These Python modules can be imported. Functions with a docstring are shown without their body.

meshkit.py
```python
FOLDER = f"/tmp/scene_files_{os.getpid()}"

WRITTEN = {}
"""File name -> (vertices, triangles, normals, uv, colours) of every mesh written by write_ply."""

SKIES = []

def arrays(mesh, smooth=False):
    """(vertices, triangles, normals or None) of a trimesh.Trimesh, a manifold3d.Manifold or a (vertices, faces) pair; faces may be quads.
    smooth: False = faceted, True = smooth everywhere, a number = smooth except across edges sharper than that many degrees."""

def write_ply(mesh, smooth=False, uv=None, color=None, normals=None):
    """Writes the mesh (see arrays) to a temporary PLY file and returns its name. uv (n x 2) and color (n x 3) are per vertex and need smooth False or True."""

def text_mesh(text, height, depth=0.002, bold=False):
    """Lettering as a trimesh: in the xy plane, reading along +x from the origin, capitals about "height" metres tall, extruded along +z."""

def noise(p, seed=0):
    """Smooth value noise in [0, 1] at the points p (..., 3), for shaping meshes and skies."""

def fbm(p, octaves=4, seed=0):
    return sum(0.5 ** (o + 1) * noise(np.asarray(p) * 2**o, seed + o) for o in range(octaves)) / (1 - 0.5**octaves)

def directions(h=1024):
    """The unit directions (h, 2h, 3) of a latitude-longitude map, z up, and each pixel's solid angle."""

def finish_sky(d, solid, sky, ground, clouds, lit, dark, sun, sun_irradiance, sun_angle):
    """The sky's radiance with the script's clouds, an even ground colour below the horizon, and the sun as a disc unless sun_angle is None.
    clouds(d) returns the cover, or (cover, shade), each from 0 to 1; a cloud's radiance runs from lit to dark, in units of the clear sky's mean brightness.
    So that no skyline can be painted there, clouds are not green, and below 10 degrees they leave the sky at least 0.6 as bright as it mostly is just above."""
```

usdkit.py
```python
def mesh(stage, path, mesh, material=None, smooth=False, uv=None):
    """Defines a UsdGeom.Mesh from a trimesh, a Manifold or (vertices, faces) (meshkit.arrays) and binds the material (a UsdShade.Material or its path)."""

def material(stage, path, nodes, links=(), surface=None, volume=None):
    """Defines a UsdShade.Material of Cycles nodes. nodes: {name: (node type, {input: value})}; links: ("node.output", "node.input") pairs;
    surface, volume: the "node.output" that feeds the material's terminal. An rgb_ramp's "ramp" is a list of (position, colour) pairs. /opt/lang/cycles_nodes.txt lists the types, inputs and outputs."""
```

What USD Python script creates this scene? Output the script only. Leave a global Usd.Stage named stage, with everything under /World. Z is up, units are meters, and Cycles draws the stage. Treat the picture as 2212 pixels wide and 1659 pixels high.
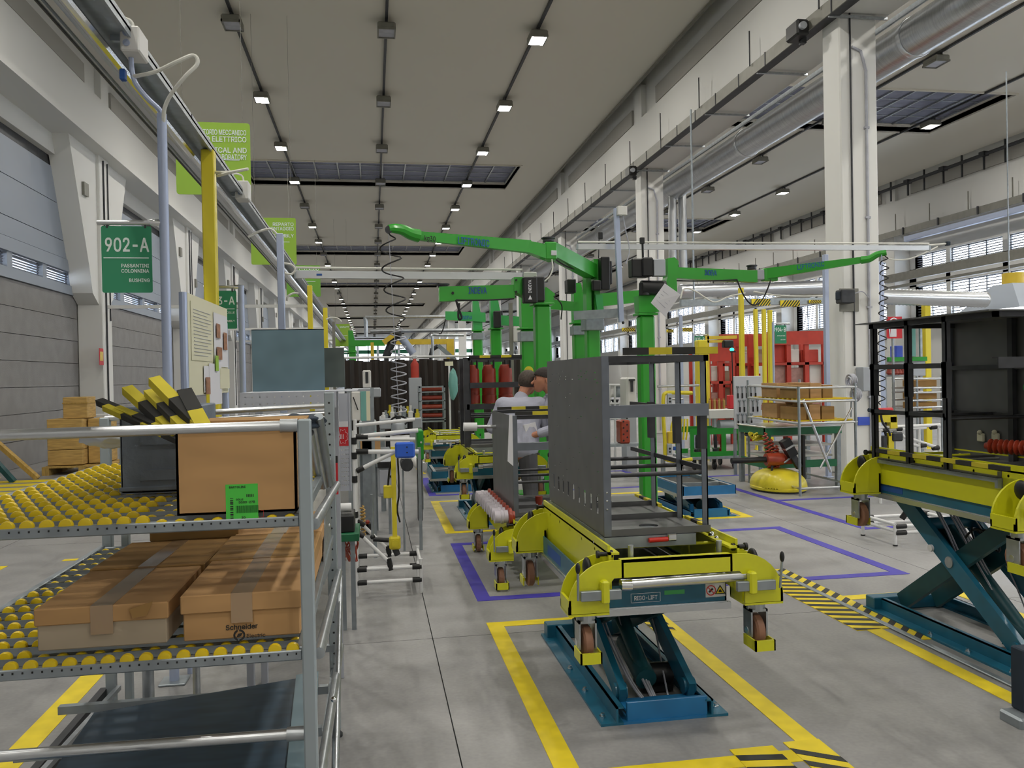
import math, random, numpy as np, trimesh, manifold3d, usdkit, meshkit
from pxr import Usd, UsdGeom, UsdLux, UsdShade, Gf, Sdf
from shapely.geometry import Polygon, Point, box as sbox
from shapely import affinity
from shapely.ops import unary_union
rng = random.Random(7)
stage = Usd.Stage.CreateInMemory()
UsdGeom.SetStageUpAxis(stage, UsdGeom.Tokens.z); UsdGeom.SetStageMetersPerUnit(stage, 1.0)
UsdGeom.Xform.Define(stage, '/World'); UsdGeom.Scope.Define(stage, '/World/Looks')
PI = math.pi
# ---------------------------------------------------------------- camera (fitted to the photograph's vanishing points)
FPX = 1812.0; YAW, PITCH, ROLL = 0.164393138, -0.00981620658, -0.0191847698
_cy, _sy, _cp, _sp, _cr, _sr = math.cos(YAW), math.sin(YAW), math.cos(PITCH), math.sin(PITCH), math.cos(ROLL), math.sin(ROLL)
_f = np.array([_sy*_cp, _cy*_cp, _sp]); _r0 = np.array([_cy, -_sy, 0]); _u0 = np.cross(_r0, _f)
CR, CU = _cr*_r0 + _sr*_u0, -_sr*_r0 + _cr*_u0
EYE = np.array([0, 0, 1.65])
cam = UsdGeom.Camera.Define(stage, '/World/camera')
cam.CreateHorizontalApertureAttr(36.0); cam.CreateVerticalApertureAttr(27.0); cam.CreateFocalLengthAttr(36.0*FPX/2212)
cam.CreateClippingRangeAttr(Gf.Vec2f(0.05, 400)); cam.CreateExposureAttr(0.0)
cam.AddTransformOp().Set(Gf.Matrix4d(*[float(x) for x in (*CR, 0, *CU, 0, *(-_f), 0, *EYE, 1)]))
def ray(px, py): return CR*(px-1106) + CU*(829.5-py) + _f*FPX
def at(px, py, x=None, y=None, z=None):
    """the point that the photograph shows at a pixel, given one of its world coordinates"""
    d = ray(px, py); i = 0 if x is not None else 1 if y is not None else 2
    return EYE + ((x, y, z)[i]-EYE[i])/d[i]*d
# ---------------------------------------------------------------- daylight outside the windows
dome = UsdLux.DomeLight.Define(stage, '/World/sky_dome'); dome.CreateIntensityAttr(3.0); dome.CreateColorAttr(Gf.Vec3f(0.86, 0.92, 1.0))
LAMP = 265.0     # radiance of a lit high-bay lens
cam.GetExposureAttr().Set(0.0)
# ---------------------------------------------------------------- materials
def lin(c):
    if isinstance(c, str): c = [int(c[i:i+2], 16) for i in (0, 2, 4)]
    return tuple((v/255/12.92 if v <= 10 else ((v/255+0.055)/1.055)**2.4) for v in c)
_mats = {}
def mat(name, col, rough=0.5, metal=0.0, var=0.12, scale=6.0, bump=0.0, bscale=None, spec=0.5, stretch=None, coat=0.0, col2=None, emit=None):
    """principled material with a soft noise variation of tone and roughness"""
    if name in _mats: return _mats[name]
    c = lin(col); lo = tuple(v*(1-var) for v in c) if col2 is None else lin(col2); hi = tuple(min(v*(1+var), 1) for v in c)
    p = {"metallic": metal, "roughness": rough, "specular_ior_level": spec}
    if coat: p |= {"coat_weight": coat, "coat_roughness": 0.15}
    n = {"tc": ("texture_coordinate", {}), "mp": ("mapping", {"scale": stretch or (1, 1, 1)}), "n": ("noise_texture", {"scale": scale, "detail": 1, "roughness": 0.6}),
         "r": ("rgb_ramp", {"ramp": [(0.3, lo), (0.7, hi)]}), "p": ("principled_bsdf", p)}
    l = [("tc.object", "mp.vector"), ("mp.vector", "n.vector"), ("n.fac", "r.fac"), ("r.color", "p.base_color")]
    if var <= .07 and not bump and col2 is None and not emit:      # even paint needs no texture
        p["base_color"] = c; _mats[name] = usdkit.material(stage, '/World/Looks/'+name, {"p": ("principled_bsdf", p)}, [], surface="p.BSDF"); return _mats[name]
    if emit: n["p"][1].update({"emission_color": lin(emit[0]), "emission_strength": emit[1]})
    if bump:
        n["n2"] = ("noise_texture", {"scale": bscale or scale*6, "detail": 3}); n["b"] = ("bump", {"strength": bump, "distance": 0.01})
        l += [("mp.vector", "n2.vector"), ("n2.fac", "b.height"), ("b.normal", "p.normal")]
    _mats[name] = usdkit.material(stage, '/World/Looks/'+name, n, l, surface="p.BSDF"); return _mats[name]
def emitter(name, col, k):
    if name not in _mats: _mats[name] = usdkit.material(stage, '/World/Looks/'+name, {"e": ("emission", {"color": lin(col), "strength": k})}, [], surface="e.emission")
    return _mats[name]
def pane(name, tint, gloss=0.08):
    if name not in _mats:
        _mats[name] = usdkit.material(stage, '/World/Looks/'+name, {"t": ("transparent_bsdf", {"color": tint}), "g": ("glossy_bsdf", {"color": (1, 1, 1), "roughness": gloss}), "m": ("mix_closure", {"fac": .05})},
            [("t.BSDF", "m.closure1"), ("g.BSDF", "m.closure2")], surface="m.closure")
    return _mats[name]
M = dict(
 white=mat('wall_white', 'dededb', .8, var=.05, scale=2), ceil=mat('ceiling_concrete', 'd6d2c6', .85, var=.05, scale=.6), beam=mat('beam_concrete', 'd6d6d3', .85, var=.06, scale=.8),
 soffit=mat('web_panel', 'a8a6a0', .85, var=.05, scale=1), block=mat('grey_block', '8d8c8c', .9, var=.07, scale=3, bump=.3, bscale=60), panelb=mat('blue_grey_cladding', '97a0ad', .5, var=.05, scale=2),
 dark=mat('dark_steel', '3a3c40', .5, .3, var=.2, scale=10), black=mat('black_plastic', '17181a', .45, var=.2), rubber=mat('rubber', '1d1d1e', .8, var=.2),
 galv=mat('galvanised', 'b7bcc1', .34, .85, var=.12, scale=18), alu=mat('aluminium', 'cfd2d6', .27, .9, var=.06, scale=10), chrome=mat('chrome', 'e4e6e8', .1, 1.0, var=.02),
 rackgrey=mat('rack_grey_paint', '9fa9ae', .42, .25, var=.06, scale=9), rail=mat('rail_steel', '98a0a6', .38, .6, var=.1, scale=14),
 sheet=mat('frame_steel_sheet', '6d6e6f', .42, .55, var=.08, scale=7), steel2=mat('frame_steel_bar', '707680', .42, .5, var=.1, scale=12), darkbar=mat('frame_dark_bar', '424347', .45, .5, var=.15, scale=12),
 slate=mat('slate_sheet', '6d8793', .4, .35, var=.12, scale=7), slate2=mat('dark_sheet', '59625f', .45, .4, var=.15, scale=9), bin=mat('grey_bin_plastic', '6c7683', .6, var=.12, scale=12, bump=.2, bscale=80),
 tray=mat('blue_slate_tray', '3c5265', .45, .3, var=.2, scale=5, stretch=(1, 4, 1)),
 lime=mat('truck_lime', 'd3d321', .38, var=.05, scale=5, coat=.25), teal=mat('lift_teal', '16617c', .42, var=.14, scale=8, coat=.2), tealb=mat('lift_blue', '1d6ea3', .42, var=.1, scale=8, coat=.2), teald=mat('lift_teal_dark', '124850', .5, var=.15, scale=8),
 green=mat('crane_green', '2f9e2b', .36, var=.05, scale=4, coat=.3), mint=mat('crane_green_pale', '3aa655', .36, var=.05, scale=4, coat=.3), gsign=mat('sign_green', '2f8a63', .6, var=.03), limesign=mat('banner_lime', '97bf43', .7, var=.04), limesign2=mat('banner_green', '6aa13a', .7, var=.04),
 yellow=mat('yellow_paint', 'dccb2e', .42, var=.06, scale=5, coat=.1), line=mat('floor_yellow', 'e3cb1c', .55, var=.08, scale=9), bline=mat('floor_blue', '4138a8', .55, var=.08, scale=9), hblack=mat('hazard_black', '2a2c2b', .6, var=.1),
 foamy=mat('foam_yellow', 'c3b42c', .8, var=.1, scale=9), foamk=mat('foam_black', '2c2c2b', .85, var=.15), wheel=mat('roller_yellow', 'e2c313', .35, var=.06, scale=20, coat=.2), amber=mat('caster_tyre', '8d6550', .6, var=.12, scale=14),
 card=mat('cardboard', 'b58d5e', .85, var=.08, scale=6, stretch=(1, 1, 3)), card2=mat('cardboard_dark', '9c7846', .85, var=.1, scale=6), cardp=mat('cardboard_pale', 'b0a18c', .85, var=.07, scale=6), tape=mat('packing_tape', 'a58a6c', .2, var=.06, coat=.6), wood=mat('pine', 'bb9a5c', .75, var=.18, scale=5, stretch=(1, 1, 7)), wood2=mat('pallet_wood', 'b0914f', .8, var=.2, scale=7, stretch=(5, 1, 1)),
 paper=mat('paper', 'dcdce2', .8, var=.03), cream=mat('cream_paper', 'd9d6bb', .8, var=.04), ink=mat('ink', '2c2b2a', .8, var=.05), inkblue=mat('ink_blue', '24539a', .6, var=.05), inkw=mat('ink_white', 'dfe9e6', .7, var=.02), label=mat('label_green', '4cc445', .6, var=.03), inkg=mat('ink_dark_green', '1f6a22', .7, var=.05), photo=mat('photo_print', '9b6b4e', .5, var=.3, scale=30),
 poster=mat('red_print', 'c8242e', .5, var=.05), redp=mat('red_shelving_paint', 'b53a2c', .5, var=.1), redl=mat('red_faded', 'b08a84', .6, var=.12, scale=12), orange=mat('insulator_red', '9d3a22', .4, var=.15, scale=14, coat=.3), dred=mat('bushing_red', '8a2d1a', .45, var=.2, scale=7), bush=mat('bushing_white', 'c9c2cb', .35, var=.05, coat=.4),
 pvc=mat('white_pipe', 'dfe0e2', .35, var=.03, coat=.2), blue=mat('blue_plastic', '2a5fcf', .4, var=.05, coat=.2), bluesign=mat('blue_sign', '3d58c6', .55, var=.04), polebl=mat('pole_blue_grey', 'adb8d2', .4, .3, var=.04, scale=4), curtain=mat('welding_curtain', '2b2420', .55, var=.45, scale=2.5, stretch=(9, 9, .3)), cream2=mat('cream_enclosure', 'd4d3d0', .5, var=.03),
 skyl=mat('rooflight_sheet', '7b7f93', .6, var=.12, scale=3), fixture=mat('fixture_grey', '7d7c74', .5, .2, var=.08), cable=mat('cable_black', '1b1a1c', .6, var=.2), cableg=mat('cable_grey', 'a9abb5', .5, var=.1), hose=mat('white_hose', 'd6d6cf', .5, var=.05), duct=mat('spiral_duct', 'b4b6b8', .3, .85, var=.1, scale=3, stretch=(1, 14, 1)), tealp=mat('teal_box', '6fa79f', .5, var=.05), greend=mat('green_dark', '1c6b46', .5, var=.1),
 green2=mat('trolley_green', '1f8f2a', .45, var=.08), toolb=mat('tool_board_grey', 'c0c3ca', .5, var=.04), navy=mat('navy_cloth', '26323f', .85, var=.2), grebox=mat('grey_enclosure', 'a9aeb5', .45, .2, var=.05), skin=mat('skin', 'b67d62', .55, var=.06, scale=20), hair=mat('hair_dark', '241b17', .7, var=.3, scale=60), hair2=mat('hair_greying', '4a4038', .7, var=.3, scale=60), shirt=mat('shirt_grey', 'a9abbc', .85, var=.06, scale=5, bump=.4, bscale=14), trous=mat('trousers_grey', '59595e', .9, var=.12, scale=6, bump=.4, bscale=14), trousk=mat('trousers_black', '222226', .9, var=.15), shoe=mat('shoe', '1a1919', .5, var=.2), gold=mat('brass_yellow', 'd7b93a', .4, var=.08), redh=mat('handle_red', 'd22b1f', .4, var=.05),
 lens=emitter('lamp_lens', 'fffaf0', LAMP), glass=pane('window_pane', (.93, .96, 1.0)), slat=mat('window_slat', '6f7480', .5, var=.05), wframe=mat('window_frame', '9aa0aa', .5, var=.05), screen=emitter('indicator_lamp', '36e0b4', 3.0), board=mat('perforated_board', 'bcc0cb', .45, .3, var=.04))
# concrete floor: broad cloudy tone, finer mottling, dark scuffs, half-polished
_mats['floor'] = M['floor'] = usdkit.material(stage, '/World/Looks/concrete_floor', {
  "tc": ("geometry", {}), "a": ("noise_texture", {"scale": .35, "detail": 2, "roughness": .6}), "b": ("noise_texture", {"scale": 2.6, "detail": 4, "roughness": .68}), "c": ("noise_texture", {"scale": 46, "detail": 1}),
  "mp": ("mapping", {"scale": (2.6, .5, 1)}), "d": ("noise_texture", {"scale": 1.6, "detail": 3, "roughness": .72}),
  "ra": ("rgb_ramp", {"ramp": [(.3, lin('888887')), (.7, lin('9d9c9d'))]}), "rb": ("rgb_ramp", {"ramp": [(.28, (.72, .72, .73)), (.6, (1.02, 1.02, 1.01))]}), "rc": ("rgb_ramp", {"ramp": [(.25, (.93, .93, .93)), (.75, (1.05, 1.05, 1.05))]}), "rd": ("rgb_ramp", {"ramp": [(.26, (.66, .66, .67)), (.42, (1, 1, 1))]}),
  "m1": ("mix", {"mix_type": "multiply", "fac": .75}), "m2": ("mix", {"mix_type": "multiply", "fac": 1.0}), "m3": ("mix", {"mix_type": "multiply", "fac": .7}), "rr": ("rgb_ramp", {"ramp": [(.3, (.34,)*3), (.7, (.52,)*3)]}), "p": ("principled_bsdf", {"specular_ior_level": .45})},
  [("tc.position", "a.vector"), ("tc.position", "b.vector"), ("tc.position", "c.vector"), ("tc.position", "mp.vector"), ("mp.vector", "d.vector"), ("a.fac", "ra.fac"), ("b.fac", "rb.fac"), ("c.fac", "rc.fac"), ("d.fac", "rd.fac"),
   ("ra.color", "m1.color1"), ("rb.color", "m1.color2"), ("m1.color", "m2.color1"), ("rc.color", "m2.color2"), ("m2.color", "m3.color1"), ("rd.color", "m3.color2"), ("m3.color", "p.base_color"), ("b.fac", "rr.fac"), ("rr.color", "p.roughness")], surface="p.BSDF")
# ---------------------------------------------------------------- mesh building
def unit(v): v = np.asarray(v, float); return v/max(np.linalg.norm(v), 1e-12)
def frame_of(d):
    d = unit(d); a = np.array([0, 0, 1.0]) if abs(d[2]) < .9 else np.array([1.0, 0, 0]); s = unit(np.cross(a, d)); return s, np.cross(d, s)
_CF = np.array([[0,2,1],[0,3,2],[4,5,6],[4,6,7],[0,1,5],[0,5,4],[1,2,6],[1,6,5],[2,3,7],[2,7,6],[3,0,4],[3,4,7]])
class B:
    """collects shapes into one mesh"""
    def __init__(s): s.v, s.f, s.n = [], [], 0
    def add(s, v, f):
        s.v.append(np.asarray(v, float)); s.f.append(np.asarray(f, int)+s.n); s.n += len(v); return s
    def tm(s, t): return s.add(t.vertices, t.faces)
    def box(s, x0, x1, y0, y1, z0, z1):
        x0, x1 = min(x0, x1), max(x0, x1); y0, y1 = min(y0, y1), max(y0, y1); z0, z1 = min(z0, z1), max(z0, z1)
        return s.add([(x0,y0,z0),(x1,y0,z0),(x1,y1,z0),(x0,y1,z0),(x0,y0,z1),(x1,y0,z1),(x1,y1,z1),(x0,y1,z1)], _CF)
    def cbox(s, x0, x1, y0, y1, z0, z1, b=.006):
        """box with chamfered edges"""
        x0, x1 = min(x0, x1), max(x0, x1); y0, y1 = min(y0, y1), max(y0, y1); z0, z1 = min(z0, z1), max(z0, z1)
        b = min(b, (x1-x0)*.45, (y1-y0)*.45, (z1-z0)*.45); p = []
        for X, sx in ((x0, 1), (x1, -1)):
            for Y, sy in ((y0, 1), (y1, -1)):
                for Z, sz in ((z0, 1), (z1, -1)): p += [(X, Y+sy*b, Z+sz*b), (X+sx*b, Y, Z+sz*b), (X+sx*b, Y+sy*b, Z)]
        return s.tm(trimesh.convex.convex_hull(np.array(p)))
    def bar(s, a, b, w, h=None, up=None, ext=0):
        """rectangular bar from a to b: w sideways, h along up"""
        a, b = np.asarray(a, float), np.asarray(b, float); d = unit(b-a); a, b = a-d*ext, b+d*ext
        if up is None: sd, u = frame_of(d); sd, u = (sd, u)
        else: sd = unit(np.cross(d, up)); u = np.cross(sd, d)
        h = w if h is None else h; sd, u = sd*w/2, u*h/2
        return s.add([a-sd-u, a+sd-u, b+sd-u, b-sd-u, a-sd+u, a+sd+u, b+sd+u, b-sd+u], _CF)
    def tube(s, pts, r, n=8, closed=False):
        pts = np.asarray(pts, float); k = len(pts); rs = np.broadcast_to(r, (k,)); v = []
        t = np.gradient(pts, axis=0) if not closed else np.roll(pts, -1, 0)-np.roll(pts, 1, 0)
        sd = None
        for i in range(k):
            d = unit(t[i])
            if sd is None: sd, u = frame_of(d)
            else: sd = unit(sd-d*(sd@d)); u = np.cross(d, sd)
            a = np.arange(n)*2*PI/n; v.append(pts[i]+rs[i]*(np.cos(a)[:, None]*sd+np.sin(a)[:, None]*u))
        v = np.vstack(v); f = []
        for i in range(k if closed else k-1):
            for j in range(n):
                a, b, c, d = i*n+j, i*n+(j+1) % n, ((i+1) % k)*n+(j+1) % n, ((i+1) % k)*n+j; f += [(a, b, c), (a, c, d)]
        if not closed:
            v = np.vstack([v, pts[:1], pts[-1:]]); e = len(v)-2
            for j in range(n): f += [(e, (j+1) % n, j), (e+1, (k-1)*n+j, (k-1)*n+(j+1) % n)]
        return s.add(v, f)
    def cyl(s, a, b, r, r2=None, n=14): return s.tube([a, b], [r, r if r2 is None else r2], n)
    def lathe(s, a, d, prof, n=20):
        """profile of (radius, distance along d) turned about the axis a + t d"""
        sd, u = frame_of(d); d = unit(d); a = np.asarray(a, float); an = np.arange(n)*2*PI/n; ring = np.cos(an)[:, None]*sd+np.sin(an)[:, None]*u
        v = np.vstack([a+d*h+r*ring for r, h in prof]+[[a+d*prof[0][1]], [a+d*prof[-1][1]]]); f = []; k = len(prof)
        for i in range(k-1):
            for j in range(n): p, q, t, w = i*n+j, i*n+(j+1) % n, (i+1)*n+(j+1) % n, (i+1)*n+j; f += [(p, q, t), (p, t, w)]
        for j in range(n): f += [(k*n, (j+1) % n, j), (k*n+1, (k-1)*n+j, (k-1)*n+(j+1) % n)]
        return s.add(v, f)
    def prism(s, poly, axis, lo, hi):
        """shapely polygon (or point list) extruded along axis 'x' (poly in y,z), 'y' (poly in x,z) or 'z' (poly in x,y)"""
        if not hasattr(poly, 'geom_type'): poly = Polygon(poly)
        if not poly.is_valid: poly = poly.buffer(0)
        for g in getattr(poly, 'geoms', [poly]):
            t = trimesh.creation.extrude_polygon(g, abs(hi-lo), engine='earcut'); v = t.vertices.copy(); v[:, 2] += min(lo, hi); f = t.faces
            if axis == 'x': v = v[:, [2, 0, 1]]
            elif axis == 'y': v = v[:, [0, 2, 1]]; f = f[:, ::-1]
            s.add(v, f)
        return s
    def ball(s, c, r, n=2):
        t = trimesh.creation.icosphere(n, 1.0); return s.add(t.vertices*np.asarray(r)+np.asarray(c), t.faces)
    def text(s, t, h, org, ex, ey, depth=.0015, bold=True, center=False, maxw=None, right=False):
        """lettering of capital height h from org, reading along ex, upwards along ey"""
        m = meshkit.text_mesh(t, h, depth, bold); v = m.vertices.copy(); w = v[:, 0].max()
        if maxw and w > maxw: v[:, 0] *= maxw/w; w = maxw
        if center: v[:, 0] -= w/2
        if right: v[:, 0] -= w
        ex, ey = unit(ex), unit(ey); n = np.cross(ex, ey); return s.add(np.asarray(org)+v[:, :1]*ex+v[:, 1:2]*ey+v[:, 2:]*n, m.faces)
    def move(s, d): s.v = [v+np.asarray(d) for v in s.v]; return s
    def tf(s, m):
        m = np.asarray(m); s.v = [v@m[:3, :3].T+m[:3, 3] for v in s.v]; return s
    def arr(s): return np.vstack(s.v), np.vstack(s.f)
def rotz(a): c, s_ = math.cos(a), math.sin(a); return np.array([[c, -s_, 0, 0], [s_, c, 0, 0], [0, 0, 1, 0], [0, 0, 0, 1.0]])
def rota(axis, a, o=(0, 0, 0)): return trimesh.transformations.rotation_matrix(a, axis, o)
# ---------------------------------------------------------------- the stage's objects
_used = {}
def numbered(path):
    k = _used.get(path, 0); _used[path] = k+1
    return path if k == 0 else f"{path}_{k:03d}"
def tag(p, label=None, cat=None, group=None, kind=None):
    for k, v in (('label', label), ('category', cat), ('group', group), ('kind', kind)):
        if v: p.SetCustomDataByKey(k, v)
class T:
    """a top-level thing (Xform at its base) whose parts follow; parts are built in world coordinates unless local"""
    def __init__(s, name, label, cat, loc=(0, 0, 0), group=None, rz=0, local=False, kind=None):
        s.loc, s.local, s.rz = np.asarray(loc, float), local, rz
        x = UsdGeom.Xform.Define(stage, numbered('/World/'+name)); x.AddTranslateOp().Set(Gf.Vec3d(*map(float, loc)))
        if rz: x.AddRotateZOp().Set(math.degrees(rz))
        s.prim = x.GetPrim(); s.path = str(s.prim.GetPath()); tag(s.prim, label, cat, group, kind)
    def p(s, name, b, m, smooth=35, label=None, under=None, kind=None):
        v, f = b.arr() if isinstance(b, B) else b
        if not s.local: v = v-s.loc
        base = under or s.path
        g = usdkit.mesh(stage, numbered(base+'/'+name), (v, f), M[m] if isinstance(m, str) else m, smooth=smooth); tag(g.GetPrim(), label, kind=kind); return str(g.GetPath())
def single(name, label, cat, b, m, group=None, smooth=35, kind=None):
    """a thing that is one mesh"""
    v, f = b.arr(); lo, hi = v.min(0), v.max(0); o = np.array([(lo[0]+hi[0])/2, (lo[1]+hi[1])/2, lo[2]])
    g = usdkit.mesh(stage, numbered('/World/'+name), (v-o, f), M[m] if isinstance(m, str) else m, smooth=smooth); g.AddTranslateOp().Set(Gf.Vec3d(*map(float, o))); tag(g.GetPrim(), label, cat, group, kind); return g.GetPrim()
def struct(name, b, m, smooth=False): 
    g = usdkit.mesh(stage, numbered('/World/'+name), b.arr(), M[m] if isinstance(m, str) else m, smooth=smooth); tag(g.GetPrim(), kind='structure'); return str(g.GetPath())
def sub(base, name, b, m, smooth=35, label=None, kind=None):
    g = usdkit.mesh(stage, numbered(base+'/'+name), b.arr(), M[m] if isinstance(m, str) else m, smooth=smooth); tag(g.GetPrim(), label, kind=kind); return str(g.GetPath())
def dup(t, loc, label=None, rz=0, group=None, cat=None):
    """a copy of thing t elsewhere, with copies of its parts"""
    src = t.prim; name = src.GetName().rstrip('0123456789').rstrip('_') if src.GetName()[-3:].isdigit() else src.GetName()
    x = UsdGeom.Xform.Define(stage, numbered('/World/'+name)); x.GetPrim().GetReferences().AddInternalReference(src.GetPath())
    x.ClearXformOpOrder(); op = x.AddTranslateOp(); op.Set(Gf.Vec3d(*map(float, loc)))
    if rz: x.AddRotateZOp().Set(math.degrees(rz))
    x.GetPrim().SetInstanceable(True); was = src.GetCustomData(); tag(x.GetPrim(), label or was.get('label'), cat or was.get('category'), group or was.get('group')); return x.GetPrim()
def catenary(a, b, sag, n=14):
    t = np.linspace(0, 1, n)[:, None]; p = np.asarray(a)*(1-t)+np.asarray(b)*t; p[:, 2] -= sag*4*(t*(1-t))[:, 0]; return p
def spline(pts, n=6):
    """smooth curve through points (Catmull-Rom)"""
    p = np.asarray(pts, float); p = np.vstack([2*p[0]-p[1], p, 2*p[-1]-p[-2]]); o = []
    for i in range(1, len(p)-2):
        for t in np.linspace(0, 1, n, endpoint=False):
            o.append(.5*((2*p[i])+(-p[i-1]+p[i+1])*t+(2*p[i-1]-5*p[i]+4*p[i+1]-p[i+2])*t*t+(-p[i-1]+3*p[i]-3*p[i+1]+p[i+2])*t**3))
    return np.array(o+[p[-2]])
def helix(a, b, r, turns, n=14, r2=None):
    a, b = np.asarray(a, float), np.asarray(b, float); sd, u = frame_of(b-a); k = int(turns*n); t = np.linspace(0, 1, k+1); an = t*turns*2*PI; rr = np.minimum(1, np.minimum(t, 1-t)*turns*2)*(r if r2 is None else r+(r2-r)*t)
    return a+(b-a)*t[:, None]+rr[:, None]*(np.cos(an)[:, None]*sd+np.sin(an)[:, None]*u)
# ================================================================ THE HALL
Y0, Y1, XL, XR = -8.0, 175.0, -7.0, 22.0
PIT = 9.75; PY = [12.05+PIT*k for k in range(-2, 17)]           # column grid along the hall
# floor: cast slabs with open joints
fl = UsdGeom.Xform.Define(stage, '/World/floor').GetPrim(); tag(fl, kind='structure')
sub('/World/floor', 'sub_base', B().box(XL-.4, XR+.4, Y0-.4, Y1+.4, -.35, -.012), 'dark', smooth=False)
xj = [XL-.4, -3.75, .34, 4.43, 8.5, 12.6, 17.0, XR+.4]; yj = [Y0-.4, -2.7, 1.3, 5.3, 9.3, 13.3, 17.3, 21.3, 25.3, 29.3, 33.3, 37.3, Y1+.4]
for i in range(len(xj)-1):
    for j in range(len(yj)-1): sub('/World/floor', 'slab', B().box(xj[i]+.003, xj[i+1]-.003, yj[j]+.003, yj[j+1]-.003, -.012, 0), 'floor', smooth=False)
# ceilings: flat precast soffit, coved down to the beams, with rooflight openings
def cove(xa, xb, y0, y1, zt=9.6):
    n = 7; c = 1.5; d = .32
    under = [(xa, zt-d)]+[(xa+c*(i/n), zt-d+d*math.sin(PI/2*i/n)) for i in range(1, n+1)]+[(xb-c*(1-i/n), zt-d+d*math.sin(PI/2*(1-i/n))) for i in range(0, n)]+[(xb, zt-d)]
    return under+[(xb, zt+.15), (xa, zt+.15)]
def roof(name, xa, xb, rl0, rla, rlb):
    r = UsdGeom.Xform.Define(stage, '/World/'+name).GetPrim(); tag(r, kind='structure'); base = '/World/'+name
    ys = [Y0]; k = 0; lights = [(rl0+19.5*k, rl0+19.5*k+3.9) for k in range(-1, 8) if Y0 < rl0+19.5*k < Y1-6]
    cur = Y0; prof = Polygon(cove(xa, xb, 0, 0)); hole = sbox(rla, 5, rlb, 12)
    for a, b in lights+[(Y1, Y1)]:
        sub(base, 'soffit', B().prism(prof, 'y', cur, a), 'ceil')
        if b > a: sub(base, 'soffit', B().prism(prof.difference(hole), 'y', a, b), 'ceil')
        cur = b
    for q, (a, b) in enumerate(lights):
        up = 9.95; g = B()
        for x0, x1, y0, y1 in ((rla-.05, rla, a, b), (rlb, rlb+.05, a, b), (rla-.05, rlb+.05, a-.05, a), (rla-.05, rlb+.05, b, b+.05)): g.box(x0, x1, y0, y1, 9.55, up)
        w = sub(base, 'rooflight_kerb', g, 'ceil')
        nx, ny = 12, 5; px, py = (rlb-rla)/nx, (b-a)/ny
        if q in (1, 2):
            for i in range(nx):
                for j in range(ny): sub(base, 'rooflight_sheet', B().box(rla+i*px+.03, rla+(i+1)*px-.03, a+j*py+.03, a+(j+1)*py-.03, up-.08, up), 'skyl', smooth=False)
        else: sub(base, 'rooflight_sheet', B().box(rla, rlb, a, b, up-.08, up), 'skyl', smooth=False)
        g = B()
        for i in range(nx+1): g.box(rla+i*px-.025, rla+i*px+.025, a, b, up-.13, up-.02)
        for j in range(ny+1): g.box(rla, rlb, a+j*py-.025, a+j*py+.025, up-.1, up-.02)
        sub(base, 'rooflight_grid', g, 'galv', smooth=False); sub(base, 'rooflight_lid', B().box(rla-.06, rlb+.06, a-.06, b+.06, up, up+.1), 'ceil', smooth=False)
roof('ceiling', -6.15, 7.08, 31.3, -4.6, 5.7); roof('ceiling', 8.04, 21.1, 21.8, 10.6, 18.7)
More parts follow.
